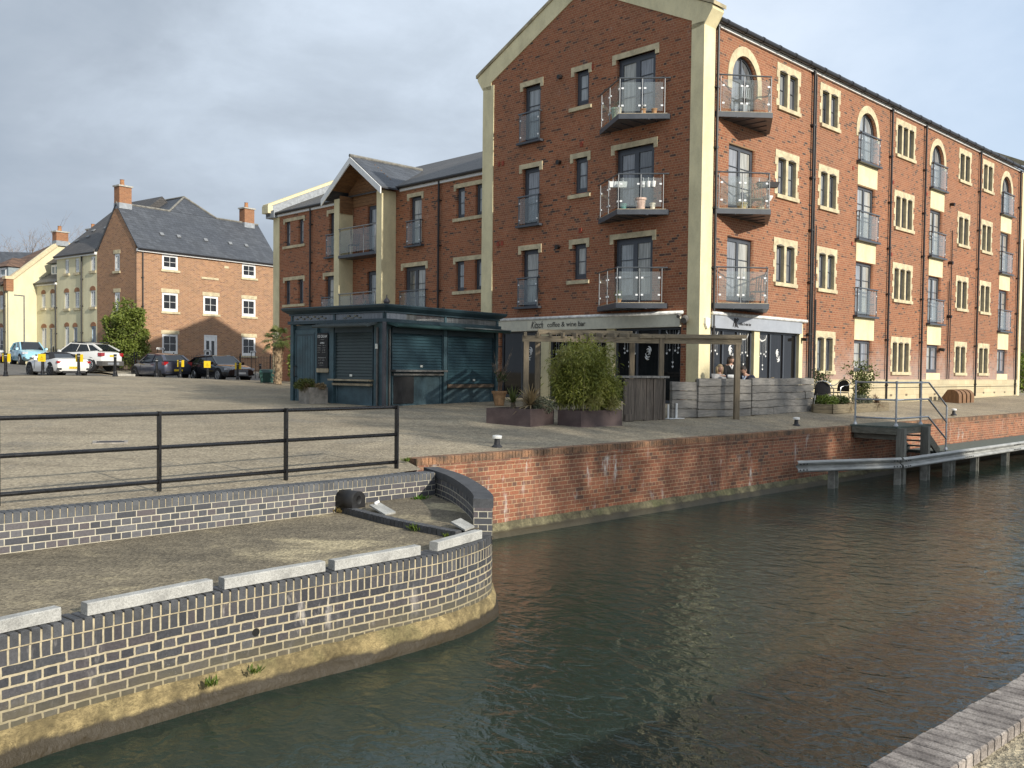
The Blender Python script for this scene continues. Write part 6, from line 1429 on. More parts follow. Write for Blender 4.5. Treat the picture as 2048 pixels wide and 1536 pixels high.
mb=MB(); mb.hexa([QP(S1+1.05,.12,-.86),QP(60,.12,-.86),QP(60,1.42,-.86),QP(S1+1.05,1.42,-.86),QP(S1+1.05,.12,-.78),QP(60,.12,-.78),QP(60,1.42,-.78),QP(S1+1.05,1.42,-.78)]); mb.build('deck',M_DK,pn)
mb=MB(); 
for k in range(14): mb.beam(QP(19.2+k*3,.15,-.94),QP(19.2+k*3,1.4,-.94),.12,.14)
islands(mb,'cross_beam',M_JT,pn)
cbar=thing('crash_barrier','long galvanised corrugated barrier rail on short steel posts guarding the pontoon','barrier',(0,0,0))
M_ARM=P('dull_galvanised',(.36,.36,.34),.5,metal=.2,var=.16,scale=2.5,fine=.1,stretch=(1,1,4))
prof=[(-.14,.05),(-.125,.075),(-.10,.085),(-.055,.07),(-.02,.012),(.0,.0),(.02,.012),(.055,.07),(.09,.085),(.12,.07),(.14,.035)]
def wbeam(a,b_,n_,lab,zc=-.845,bolt=True):
    mb=MB(); N=8; a=Vector(a);b_=Vector(b_); d=(b_-a).normalized(); nv=Vector((d.y,-d.x,0)).normalized()
    for sgn,off in ((0,0.),(1,-.006)):
        base=len(mb.v)
        for k in range(N+1):
            p=a.lerp(b_,k/N)
            for z,o_ in prof: mb.v.append(tuple(p+nv*(o_+off)+Vector((0,0,z))))
        m_=len(prof)
        for k in range(N):
            for j in range(m_-1): q=base+k*m_+j; mb.f.append((q,q+1,q+m_+1,q+m_)); mb.m.append(0); mb.uv.append(None)
    o=mb.build('rail_segment',M_ARM,cbar,recalc=False)
    mb=MB()
    for k in (.02,.05,.08,.92,.95,.98):
        for z in (-.08,.06): p=a.lerp(b_,k)+nv*.09+Vector((0,0,z)); mb.beam(p-nv*.01,p+nv*.012,.025,.025)
    islands(mb,'bolt',M_IRON,o)
wbeam(QP(11.25,.28,-.835),QP(14.30,1.46,-.845),1,''); 
ss=[14.28,18.6,22.6,27.,32.,38.,46.]
for k,(a,b_) in enumerate(zip(ss,ss[1:])): wbeam(QP(a,1.505+.004*(k%2),-.845),QP(b_+.15,1.505+.004*(k%2),-.845),1,'')
for s,o_ in ((12.45,.62),(14.5,1.36),(16.05,1.40),(17.55,1.40),(17.8,1.40),(19.6,1.40),(22.2,1.40),(25.,1.40),(28,1.40),(31,1.40)):
    mb=MB(); c=Vector(QP(s,o_,0)); 
    for q in (-1,1): e=c+Vector((rdir.x,rdir.y,0))*.095*q; mb.beam((e.x,e.y,-1.62),(e.x,e.y,-.78),.17,.018,up=(rdir.x,rdir.y,0))
    mb.beam((c.x,c.y,-1.62),(c.x,c.y,-.78),.018,.18,up=(rdir.x,rdir.y,0)); mb.build('steel_post',P('pale_steel',(.34,.33,.29),.6,metal=.2,var=.25,scale=5),cbar)
# four curved timber blocks by the plinth, right-hand hedge and stone barn
tb=thing('timber_seats','row of four curved brown timber seats against the stone plinth','bench',(*BW(16.9,-.95),gz(*BW(17.8,-.9))-.035),BA)
for k in range(4):
    mb=MB(); n=10; x0=-.05+k*.46
    pr=[(0,0),(0,.30)]+[(.34-.34*math.cos(math.pi*q/n*.62),.30+.26*math.sin(math.pi*q/n*.62)) for q in range(n+1)]+[(.70,.2),(.60,0)]
    mb.extr(pr,lambda a,z,o:(o,a-.3,z),x0,x0+.33); mb.build('seat_block',wood('stained_timber',(.27,.145,.07),(.13,.07,.035),(1,9,1)),tb)
hb=plantthing('hedge','bright green hedge at the right edge beyond the end of the brick block','hedge',(31.9,57,.4)); mb=MB(); rn_=random.Random(77)
for k in range(10): leaf_quads(mb,blob(rn_,(k*.5-.6,k*.35,1.1+.3*math.sin(k)),(.8,.8,1.35)),420,.17,rn_,1.5)
mb.build('foliage',L_HED,hb,recalc=False); mb=MB(); [mb.tube([(k-.5,k*.6,0),(k-.4,k*.6,1.6)],[.05,.02],5) for k in range(4)]; mb.build('stems',M_BARK,hb)
bn=thing('stone_barn','old stone building with a slate gable just visible at the right edge','building',(44.5,78,.4),BA); mb=MB(); mb.extr([(-4,0),(4,0),(4,7.5),(0,12.2),(-4,7.5)],lambda a,z,o:(o,a,z),-4,10); mb.build('wall',brick('barn_stone',[(0,(.20,.155,.10)),(.5,(.29,.23,.15)),(1,(.24,.17,.11))],(.22,.18,.12),.5,.22,.02,0),bn)
mb=MB(); gableroof(mb,-4.3,10.3,-4.4,0,4.4,7.2,12.4); mb.build('roof',M_SLT2,bn)
# bare tree behind the roofs
bt=thing('bare_tree','leafless winter tree with a wide twiggy crown behind the far rooftops','tree',(-50.5,97,1.4)); mb=MB(); tw=MB(); rn_=random.Random(9)
def branch(p,d,L,r,lev):
    q=p+d*L; (mb if lev<3 else tw).tube([p,(p+q)/2+Vector((rn_.gauss(0,.05*L),rn_.gauss(0,.05*L),0)),q],[r,r*.8,r*.55],5 if lev<3 else 3,cap=False)
    if lev>=6: return
    for k in range(3 if lev<4 else 2): branch(q,(d+Vector((rn_.gauss(0,.5),rn_.gauss(0,.5),rn_.gauss(.12,.3)))).normalized(),L*rn_.uniform(.62,.85),r*.55,lev+1)
branch(Vector((0,0,0)),Vector((0,0,1)),4.6,.30,0); branch(Vector((-2.2,.3,0)),Vector((-.1,0,1)),4.4,.26,0)
mb.build('trunk',M_BARK,bt); tw.build('twigs',P('winter_twig',(.27,.21,.17),.9,var=.2),bt)

# two unseen trees added on the near bank to shade the terrace and mid quay
def shade_tree(x,y,h,r,label,seed):
    rn_=random.Random(seed); o=plantthing('shade_tree',label,'tree',(x,y,-.2)); tb=MB(); lm=MB(); tb.tube([(0,0,0),(.1,0,h*.3),(0,.1,h*.6),(.1,0,h*.85)],[.34,.28,.17,.06],9)
    for k in range(18):
        a=rn_.uniform(0,6.28); z=h*rn_.uniform(.35,.8); l=r*rn_.uniform(.6,1.); e=(math.cos(a)*l,math.sin(a)*l,z+l*.5); tb.tube([(0,0,z),(e[0]*.5,e[1]*.5,z+l*.3),e],[.10,.06,.02],5)
        leaf_quads(lm,blob(rn_,e,(1.5,1.5,1.2)),190,.42,rn_,1.4)
    leaf_quads(lm,blob(rn_,(0,0,h*.68),(r,r,h*.32)),2300,.44,rn_,1.4)
    tb.build('trunk',M_BARK,o); lm.build('crown',L_DK,o,recalc=False)
shade_tree(22.0,1.8,22.,4.7,'tall leafy tree added out of view on the near bank to cast shade',101); shade_tree(29.6,2.6,16.0,4.2,'broad leafy tree added farther out of view on the near bank to cast shade',102)

dc=thing('drain_cover','small sunken dark drain cover in the paving behind the black railing','drain cover',(-6.9,15.95,gz(-6.9,15.95)),.4); mb=MB(); mb.box(-.22,-.22,-.02,.22,.22,-.006)
for k in range(6): mb.box(-.18,-.17+k*.062,-.006,.18,-.14+k*.062,.001)
mb.build('grate',M_IRON,dc); mb=MB()
for a,b_,c_,d_ in ((-.28,-.28,.28,-.22),(-.28,.22,.28,.28),(-.28,-.22,-.22,.22),(.22,-.22,.28,.22)): mb.box(a,b_,-.02,c_,d_,.002)
mb.build('rim',MATS['trough_concrete'],dc)
# ------------------------------------------------------------------ parked cars (x forward, y left, z up)
M_TYRE=P('tyre_rubber',(.016,.016,.017),.85,var=.2); M_RIM=P('alloy_rim',(.50,.50,.50),.3,metal=.7,var=.05); M_RIMD=P('dark_rim',(.07,.07,.075),.35,metal=.5); M_ARCH=P('wheel_arch_black',(.008,.008,.008),.9); M_LRED=P('tail_lamp_red',(.33,.012,.016),.15,coat=1.); M_LCLR=P('head_lamp_clear',(.55,.57,.60),.08,coat=1.); M_TRIM=P('black_trim',(.022,.022,.024),.5); M_CHR=P('chrome',(.7,.7,.7),.12,metal=1.,var=.02); M_PLY=P('number_plate_yellow',(.72,.50,.03),.5,var=.04); M_PLW=P('number_plate_white',(.78,.78,.74),.5,var=.03)
G_CAR=glass_pane('car_glass',(.022,.026,.030),cw=.5)
def car(name,label,x,y,hd,z,d,paint,parts):
    """hd: compass heading in degrees, clockwise from straight ahead"""
    root=thing(name,label,'car',(x,y,z),R_(90-hd)); L,Wd,HT=d['L'],d['W'],d['H']; hw=Wd/2
    st=d['body']; mb=MB(); n=None
    for k,(xs,zl,zsld,wf) in enumerate(st):
        w=hw*wf; half=[(-w*.82,zl),(-w*.96,zl+.07),(-w,zl+(zsld-zl)*.42),(-w*.985,zl+(zsld-zl)*.72),(-w*.93,zsld-.035),(-w*.82,zsld),(-w*.4,zsld+.022)]
        ring=half+[(0,zsld+.03)]+[(-a,b) for a,b in half[::-1]]; n=len(ring)
        for a,b in ring: mb.v.append((xs,a,b))
    for k in range(len(st)-1):
        for j in range(n):
            a=k*n+j;b=k*n+(j+1)%n; mb.f.append((a,b,b+n,a+n)); mb.m.append(0); mb.uv.append(None)
    mb.f.append(tuple(range(n))); e=(len(st)-1)*n; mb.f.append(tuple(e+j for j in range(n))); mb.m+=[0,0]; mb.uv+=[None,None]
    body=mb.build('body',paint,root,smooth=True)
    es=body.modifiers.new('edge','EDGE_SPLIT'); es.split_angle=R_(42)
    g=d['glass']; wb=hw*.87; wr=hw*d.get('wr',.66); zr=HT-.05; xw,xf,xr,xb,zb0,zb1=g
    def wall(mbx,p): mbx.face(p)
    up_=[(xf,wr,zr),(xf-.0,-wr,zr),(xr,-wr,zr-d.get('drop',.03)),(xr,wr,zr-d.get('drop',.03))]; lo_=[(xw,wb*.92,zb0),(xw,-wb*.92,zb0),(xb,-wb*.94,zb1),(xb,wb*.94,zb1)]
    xm=(xw*.45+xr*.55); 
    for nm,q in (('windscreen',[lo_[0],lo_[1],up_[1],up_[0]]),('rear_window',[lo_[3],lo_[2],up_[2],up_[3]])): mb=MB(); mb.face(q); mb.build(nm,d.get('soft') and nm=='x' or G_CAR,root,recalc=False)
    for s in (1,-1):
        mb=MB(); mb.face([(lo_[0][0],s*wb*.92,zb0),(lo_[3][0],s*wb*.94,zb1),(xr,s*wr,zr-d.get('drop',.03)),(xf,s*wr,zr)]); mb.build('side_window',G_CAR,root,recalc=False)
    rm=MATS['soft_top'] if d.get('soft') else paint
    mb=MB(); K=6
    prof=[(xf+.03,zr-.02),(xf-(xf-xr)*.15,HT-.012),(xf-(xf-xr)*.45,HT),(xf-(xf-xr)*.75,HT-.012-d.get('drop',.03)*.4),(xr-.03,zr-.015-d.get('drop',.03))]
    for px_,pz_ in prof:
        for j in range(7): a=-1+j/3; mb.v.append((px_,a*(wr+.02),pz_-(.055*abs(a)**3)))
    for k in range(len(prof)-1):
        for j in range(6): q=k*7+j; mb.f.append((q,q+1,q+8,q+7)); mb.m.append(0); mb.uv.append(None)
    rf=mb.build('roof',rm,root,smooth=True)
    mb=MB(); pw=.075
    for s in (1,-1):
        A0=(lo_[0][0]+.0,s*wb*.92,zb0); A1_=(xf,s*(wr+.005),zr-.02); Bz0=(xb,s*wb*.94,zb1); Bz1=(xr,s*(wr+.005),zr-.03-d.get('drop',.03)); mb.beam(A0,A1_,pw,.05); mb.beam(Bz0,Bz1,pw*(2.2 if not d.get('soft') else 3.4),.06); mb.beam(A1_,Bz1,.05,.06)
        if not d.get('soft'):
            for xm_ in d.get('pill',[.48]): 
                a=Vector(A0).lerp(Vector(Bz0),xm_); b_=Vector(A1_).lerp(Vector(Bz1),xm_); mb.beam(a,b_,.07,.02)
    mb.build('pillar',rm,root)
    r=d['wr_']; 
    for xs in d['axle']:
        for s in (1,-1):
            wv=hw*.985; mb=MB(); mb.tube([(xs,s*(wv-.30),r+.03),(xs,s*(wv+.004),r+.03)],r+.065,20); mb.build('wheel_arch',d.get('archm',M_ARCH),root)
            mb=MB(); mb.tube([(xs,s*(wv-.22),r),(xs,s*(wv-.03),r),(xs,s*(wv+.012),r)],[r,r,r*.93],22); wh=mb.build('wheel',M_TYRE,root)
            mb=MB(); mb.tube([(xs,s*(wv+.004),r),(xs,s*(wv+.0135),r)],r*.68,20); mb.build('rim_dish',M_ARCH,wh)
            mb=MB()
            for k in range(d.get('spk',5)):
                a=2*math.pi*k/d.get('spk',5)+.3; mb.beam((xs,s*(wv+.018),r),(xs+math.cos(a)*r*.68,s*(wv+.018),r+math.sin(a)*r*.68),.055 if d.get('spk',5)<9 else .03,.014,up=(0,1,0))
            ring=[(xs+math.cos(2*math.pi*k/20)*r*.66,s*(wv+.016),r+math.sin(2*math.pi*k/20)*r*.66) for k in range(21)]; mb.tube(ring,.018,5); mb.build('rim',d.get('rim',M_RIM),wh)
    fx,rx=st[-1][0],st[0][0]
    def patch(nm,pts,mat,par=root):
        mb=MB(); mb.hexa(pts) if len(pts)==8 else mb.face(pts); return mb.build(nm,mat,par)
    def bx(nm,x0,x1,y0,y1,z0,z1,mat): mb=MB(); mb.box(x0,y0,z0,x1,y1,z1); return mb.build(nm,mat,root)
    for s in (1,-1):
        a,b_=sorted((s*hw*.93,s*hw*1.10)); mb=MB(); mb.hexa([(xw-.28,a,zb0-.03),(xw-.14,a,zb0-.03),(xw-.14,b_,zb0-.01),(xw-.28,b_,zb0-.01),(xw-.28,a,zb0+.10),(xw-.16,a,zb0+.10),(xw-.18,b_,zb0+.13),(xw-.28,b_,zb0+.13)]); mb.build('mirror',d.get('mir',paint),root)
        for (nm,x0,x1,y0,y1,z0,z1,mt) in parts.get('pair',[]):
            ya,yb=sorted((s*y0,s*y1)); bx(nm,x0,x1,ya,yb,z0,z1,mt)
    for (nm,x0,x1,y0,y1,z0,z1,mt) in parts.get('one',[]): bx(nm,x0,x1,y0,y1,z0,z1,mt)
    for xs,z_,mat,rear,txt,w in parts.get('plate',[]):
        e=-1 if rear else 1; b_=bx('number_plate',min(xs,xs+e*.012),max(xs,xs+e*.012),-w/2,w/2,z_-.055,z_+.055,mat)
        text('plate_lettering',txt,.095,M_INK,b_,frame_mat((xs+e*.014,0,z_),(0,e*1.,0),(0,0,1)),0,.001)
    mb=MB()
    for s in (1,-1):
        for xs in d.get('seams',[]): mb.beam((xs,s*hw*.992,.36),(xs-.03,s*hw*.975,.80),.012,.006)
    if mb.v: mb.build('door_seam',M_ARCH,root)
    return root
P('soft_top',(.012,.012,.014),.9)
def paint(n,c,metal=0.,r=.28): return P(n,c,r,metal=metal,var=.03,scale=1.,coat=.8)
# white two seat convertible, rear towards the viewer
car('convertible_car','white two seat convertible with a black soft top, its tail towards the square',-23.0,46.9,-50,.80,
 dict(L=3.92,W=1.73,H=1.23,soft=1,wr=.60,drop=.06,body=[(-1.95,.42,.70,.72),(-1.86,.26,.84,.90),(-1.5,.19,.90,.99),(-.9,.17,.86,1.),(0,.16,.80,.975),(.75,.17,.83,.985),(1.25,.18,.82,.995),(1.7,.20,.70,.92),(1.95,.30,.55,.70)],glass=(.62,.08,-.62,-1.12,.82,.88),axle=(-1.17,1.14),wr_=.31,rim=M_RIMD,spk=5,seams=(.55,-.62)),
 paint('paint_white',(.74,.73,.70)),dict(pair=[('tail_lamp',-1.91,-1.80,.50,.82,.66,.76,M_LRED),('bumper_vent',-1.93,-1.85,.60,.80,.34,.42,M_TRIM)],one=[('rear_diffuser',-1.94,-1.7,-.55,.55,.17,.28,M_TRIM)],plate=[(-1.945,.44,M_PLY,True,'FX16 UNA',.52)]))
# white crossover, tail right
car('crossover_car','tall white crossover with dark lower cladding, parked side-on before the ivy-green tree',-24.95,54.0,-72,1.05,
 dict(L=4.28,W=1.78,H=1.65,wr=.66,drop=.08,body=[(-2.12,.45,.80,.80),(-2.05,.36,1.02,.93),(-1.7,.30,1.15,.99),(-1.1,.26,1.12,1.),(0,.25,1.07,.985),(.8,.26,1.06,.985),(1.45,.28,1.0,.97),(1.9,.32,.87,.9),(2.12,.42,.68,.74)],glass=(1.05,.30,-1.30,-1.95,1.06,1.17),axle=(-1.28,1.27),wr_=.345,pill=[.42,.74],archm=M_TRIM,seams=(.75,-.35,-1.05),spk=10),
 paint('paint_white',(.74,.73,.70)),dict(pair=[('tail_lamp',-2.10,-1.86,.60,.88,.83,1.03,M_LRED)],one=[('bumper_cladding',-2.16,-1.75,-.86,.86,.30,.56,P('grey_cladding',(.085,.08,.075),.7)),('skid_plate',-2.175,-2.1,-.45,.45,.36,.48,M_RIM),('sill_cladding',-1.0,1.0,-.895,.895,.26,.38,MATS['grey_cladding']),('roof_rail',-1.3,.2,-.62,-.56,1.60,1.655,M_TRIM),('roof_rail',-1.3,.2,.56,.62,1.60,1.655,M_TRIM)],plate=[(-2.135,.86,M_PLY,True,'',.5)]))
# light blue hatch, nose towards the viewer
car('hatchback_car','pale blue hatchback with its bonnet facing the square, behind the convertible',-31.2,60.0,140,1.36,
 dict(L=3.7,W=1.68,H=1.5,wr=.66,body=[(-1.82,.40,.85,.82),(-1.7,.28,1.0,.95),(-1.0,.22,.97,1.),(0,.2,.93,.99),(.8,.2,.95,.985),(1.3,.22,.87,.96),(1.65,.25,.74,.88),(1.85,.34,.60,.72)],glass=(.92,.15,-1.2,-1.66,.95,1.0),axle=(-1.15,1.18),wr_=.30,seams=(.6,-.45)),
 paint('paint_paleblue',(.30,.56,.68)),dict(pair=[('headlight',1.50,1.76,.45,.76,.66,.80,M_LCLR),('fog_surround',1.70,1.80,.50,.72,.34,.48,M_TRIM)],one=[('grille',1.80,1.86,-.38,.38,.34,.46,M_TRIM),('lower_grille',1.78,1.85,-.45,.45,.24,.32,M_TRIM),('badge',1.86,1.875,-.06,.06,.55,.65,M_CHR)],plate=[(1.858,.50,M_PLW,False,'',.5)]))
# dark blue hatch, tail towards the viewer
car('hatchback_car','dusty dark blue hatchback seen from behind, left of the black estate',-20.1,53.0,-50,.62,
 dict(L=4.03,W=1.73,H=1.48,wr=.67,drop=.06,body=[(-1.98,.40,.82,.84),(-1.92,.30,.98,.94),(-1.5,.22,1.02,1.),(-.8,.2,.97,1.),(.1,.2,.93,.99),(.9,.2,.94,.985),(1.4,.22,.86,.96),(1.8,.26,.72,.88),(2.0,.36,.58,.72)],glass=(1.0,.2,-1.35,-1.83,.95,1.03),axle=(-1.25,1.25),wr_=.315,rim=M_RIMD,seams=(.65,-.45,-1.1),mir=M_TRIM),
 paint('paint_darkblue',(.045,.050,.078),.3,.38),dict(pair=[('tail_lamp',-1.955,-1.72,.60,.85,.80,.98,M_LRED)],one=[('rear_bumper_trim',-2.0,-1.9,-.75,.75,.40,.46,M_TRIM)],plate=[(-1.99,.52,M_PLY,True,'',.52)]))
# black estate, nose right and towards the viewer
car('estate_car','glossy black estate car with chrome window line and its grille facing right',-16.4,52.2,135,.58,
 dict(L=4.72,W=1.84,H=1.43,wr=.66,drop=.07,body=[(-2.33,.40,.85,.84),(-2.25,.28,.98,.94),(-1.7,.22,1.0,.99),(-.8,.2,.95,1.),(.2,.19,.92,.995),(1.0,.19,.93,.99),(1.6,.20,.86,.98),(2.1,.23,.74,.92),(2.35,.33,.62,.80)],glass=(1.02,.28,-1.7,-2.2,.93,1.0),axle=(-1.4,1.42),wr_=.325,pill=[.38,.68],seams=(.75,-.35,-1.2),spk=10),
 paint('paint_black',(.012,.012,.014),.0,.12),dict(pair=[('headlight',2.05,2.27,.48,.84,.60,.72,M_LCLR),('fog_grille',2.22,2.33,.52,.80,.32,.42,M_TRIM),('window_trim',-1.9,.95,.765,.80,.955,.975,M_CHR),('roof_rail',-1.7,.1,.56,.60,1.40,1.44,M_CHR)],one=[('grille',2.30,2.37,-.40,.40,.30,.64,P('grille_grey',(.20,.21,.22),.5,metal=.3)),('grille_frame',2.29,2.365,-.45,.45,.62,.67,M_CHR)],plate=[(2.375,.44,M_PLW,False,'',.52)]))
# slivers at the left edge and behind
car('red_car','red car at the left edge of the picture, only its rear corner in view',-24.75,42.6,-40,.88,
 dict(L=3.6,W=1.65,H=1.45,wr=.66,drop=.06,body=[(-1.78,.40,.80,.82),(-1.7,.28,.95,.94),(-1.2,.22,.98,1.),(0,.2,.93,.99),(.8,.2,.94,.985),(1.3,.22,.86,.96),(1.78,.34,.60,.72)],glass=(.9,.15,-1.15,-1.6,.93,.98),axle=(-1.1,1.15),wr_=.30),
 paint('paint_red',(.36,.018,.018)),dict(pair=[('tail_lamp',-1.76,-1.58,.55,.80,.72,.92,M_LRED)]))
car('grey_car','grey car behind the pale blue hatchback at the far left edge',-36.2,64.5,150,1.50,
 dict(L=4.2,W=1.76,H=1.55,wr=.66,body=[(-2.05,.40,.85,.82),(-1.9,.28,1.0,.95),(-1.0,.22,.97,1.),(0,.2,.93,.99),(.8,.2,.95,.985),(1.4,.22,.87,.96),(2.1,.34,.60,.72)],glass=(.92,.15,-1.2,-1.86,.95,1.0),axle=(-1.25,1.28),wr_=.31),
 paint('paint_grey',(.20,.20,.19)),dict(pair=[('headlight',1.75,1.98,.45,.76,.66,.80,M_LCLR)]))
car('dark_car','dark green car between the pale blue hatchback and the white crossover',-30.9,64.5,150,1.42,
 dict(L=3.9,W=1.70,H=1.45,wr=.66,body=[(-1.9,.40,.85,.82),(-1.8,.28,1.0,.95),(-1.0,.22,.97,1.),(0,.2,.93,.99),(.8,.2,.95,.985),(1.4,.22,.87,.96),(1.95,.34,.60,.72)],glass=(.92,.15,-1.2,-1.72,.95,1.0),axle=(-1.2,1.22),wr_=.30),
 paint('paint_green',(.02,.05,.04)),dict(pair=[('headlight',1.6,1.84,.45,.76,.66,.80,M_LCLR)]))
# ------------------------------------------------------------------ black bollards with yellow notices
M_YEL=P('yellow_notice',(.80,.55,.015),.55,var=.05)
def bollard(x,y,label,notice=0,h=.95):
    z=gz(x,y)-.01; b=thing('street_bollard',label,'bollard',(x,y,z),0,'black bollards along the edge of the square')
    mb=MB(); mb.lathe((0,0,0),[(.115,0),(.115,.03),(.085,.07),(.08,.16),(.062,.22),(.056,h*.78),(.062,h*.79),(.062,h*.83),(.056,h*.84),(.06,h-.06),(.075,h-.05),(.07,h-.015),(.03,h)],14); mb.build('post',M_BLK,b,smooth=False)
    mb=MB(); mb.lathe((0,0,h*.865),[(.0585,0),(.0600,.02),(.0595,.035)],14); mb.build('reflective_band',P('band_silver',(.35,.35,.35),.4),b)
    if notice:
        s=.165; mb=MB()
        if notice==1: mb.hexa([(-s,-.075,h*.62),(s,-.075,h*.62),(s,-.068,h*.62),(-s,-.068,h*.62),(-s,-.075,h*.62+2*s),(s,-.075,h*.62+2*s),(s,-.068,h*.62+2*s),(-s,-.068,h*.62+2*s)])
        else: mb.box(-s,.066,h*.62,s,.074,h*.62+2*s)
        nb=mb.build('notice',M_YEL,b)
        if notice==1:
            mb=MB(); zc=h*.62+s; mb.extr([(-.055,zc-.01),(.055,zc-.01),(0,zc+.09)],lambda p,q,o:(p,o,q),-.0775,-.0755)
            for k in range(3): mb.box(-.08+.012*k,-.0775,zc-.05-.028*k,.08-.012*k,-.0755,zc-.038-.028*k)
            mb.build('notice_print',P('notice_ink',(.46,.30,.01),.7),nb)
        else:
            mb=MB(); mb.lathe((0,0,h*.62+s-.01),[(.0575,0),(.0645,.0),(.0645,.02),(.0575,.02)],12); mb.build('strap',P('strap_grey',(.1,.09,.07),.7),nb)
for px_,Y_,nt_,lab in ((11,37.9,2,'black bollard with a yellow notice on its far side in front of the red car'),(85,39.8,1,'black bollard wearing a yellow notice before the side of the white convertible'),(157,40.3,2,'black bollard with a yellow notice behind it at the right tail of the convertible'),(230,39.7,0,'plain black bollard without a notice below the white crossover rear'),(313,44.7,0,'plain black bollard before the side of the dark blue hatchback'),(360,45.6,2,'black bollard with a yellow notice behind it at the tail of the dark blue hatchback'),(415,46.,1,'black bollard with a yellow notice before the flank of the black estate'),(475,47.7,2,'black bollard with a yellow notice behind it at the grille of the black estate')):
    bollard((px_-1024)/1858*Y_,Y_,lab,nt_)
bollard(-15.3,56.4,'lone black bollard on the pavement near the lower right sash window',0,.9)
# ------------------------------------------------------------------ people on the terrace
M_SKIN=P('skin',(.46,.27,.19),.55,var=.08,scale=20); M_HAIRD=P('dark_hair',(.035,.022,.015),.6,var=.3,scale=30); M_HAIRB=P('fair_hair',(.34,.24,.13),.6,var=.3,scale=30)
M_NAVY=P('navy_cloth',(.018,.022,.045),.9,var=.2,scale=10); M_BLKC=P('black_cloth',(.012,.012,.013),.9,var=.2); M_WHTC=P('white_cloth',(.76,.75,.72),.85,var=.06,scale=9); M_LBL=P('pale_blue_shirt',(.42,.50,.62),.85,var=.08); M_GRYC=P('grey_cloth',(.34,.33,.32),.9,var=.15)
def skin(name,nodes,edges,mat,par,root=0,sub=2):
    me=bpy.data.meshes.new(name); me.from_pydata([n[:3] for n in nodes],edges,[]); o=bpy.data.objects.new(name,me); COL.objects.link(o); o.parent=par; me.materials.append(mat)
    sm=o.modifiers.new('skin','SKIN'); sm.use_smooth_shade=True
    sv=me.skin_vertices[0].data
    for k,n in enumerate(nodes): r=n[3]; sv[k].radius=r if isinstance(r,tuple) else (r,r); sv[k].use_root=(k==root)
    ss=o.modifiers.new('sub','SUBSURF'); ss.levels=sub; ss.render_levels=sub
    return o
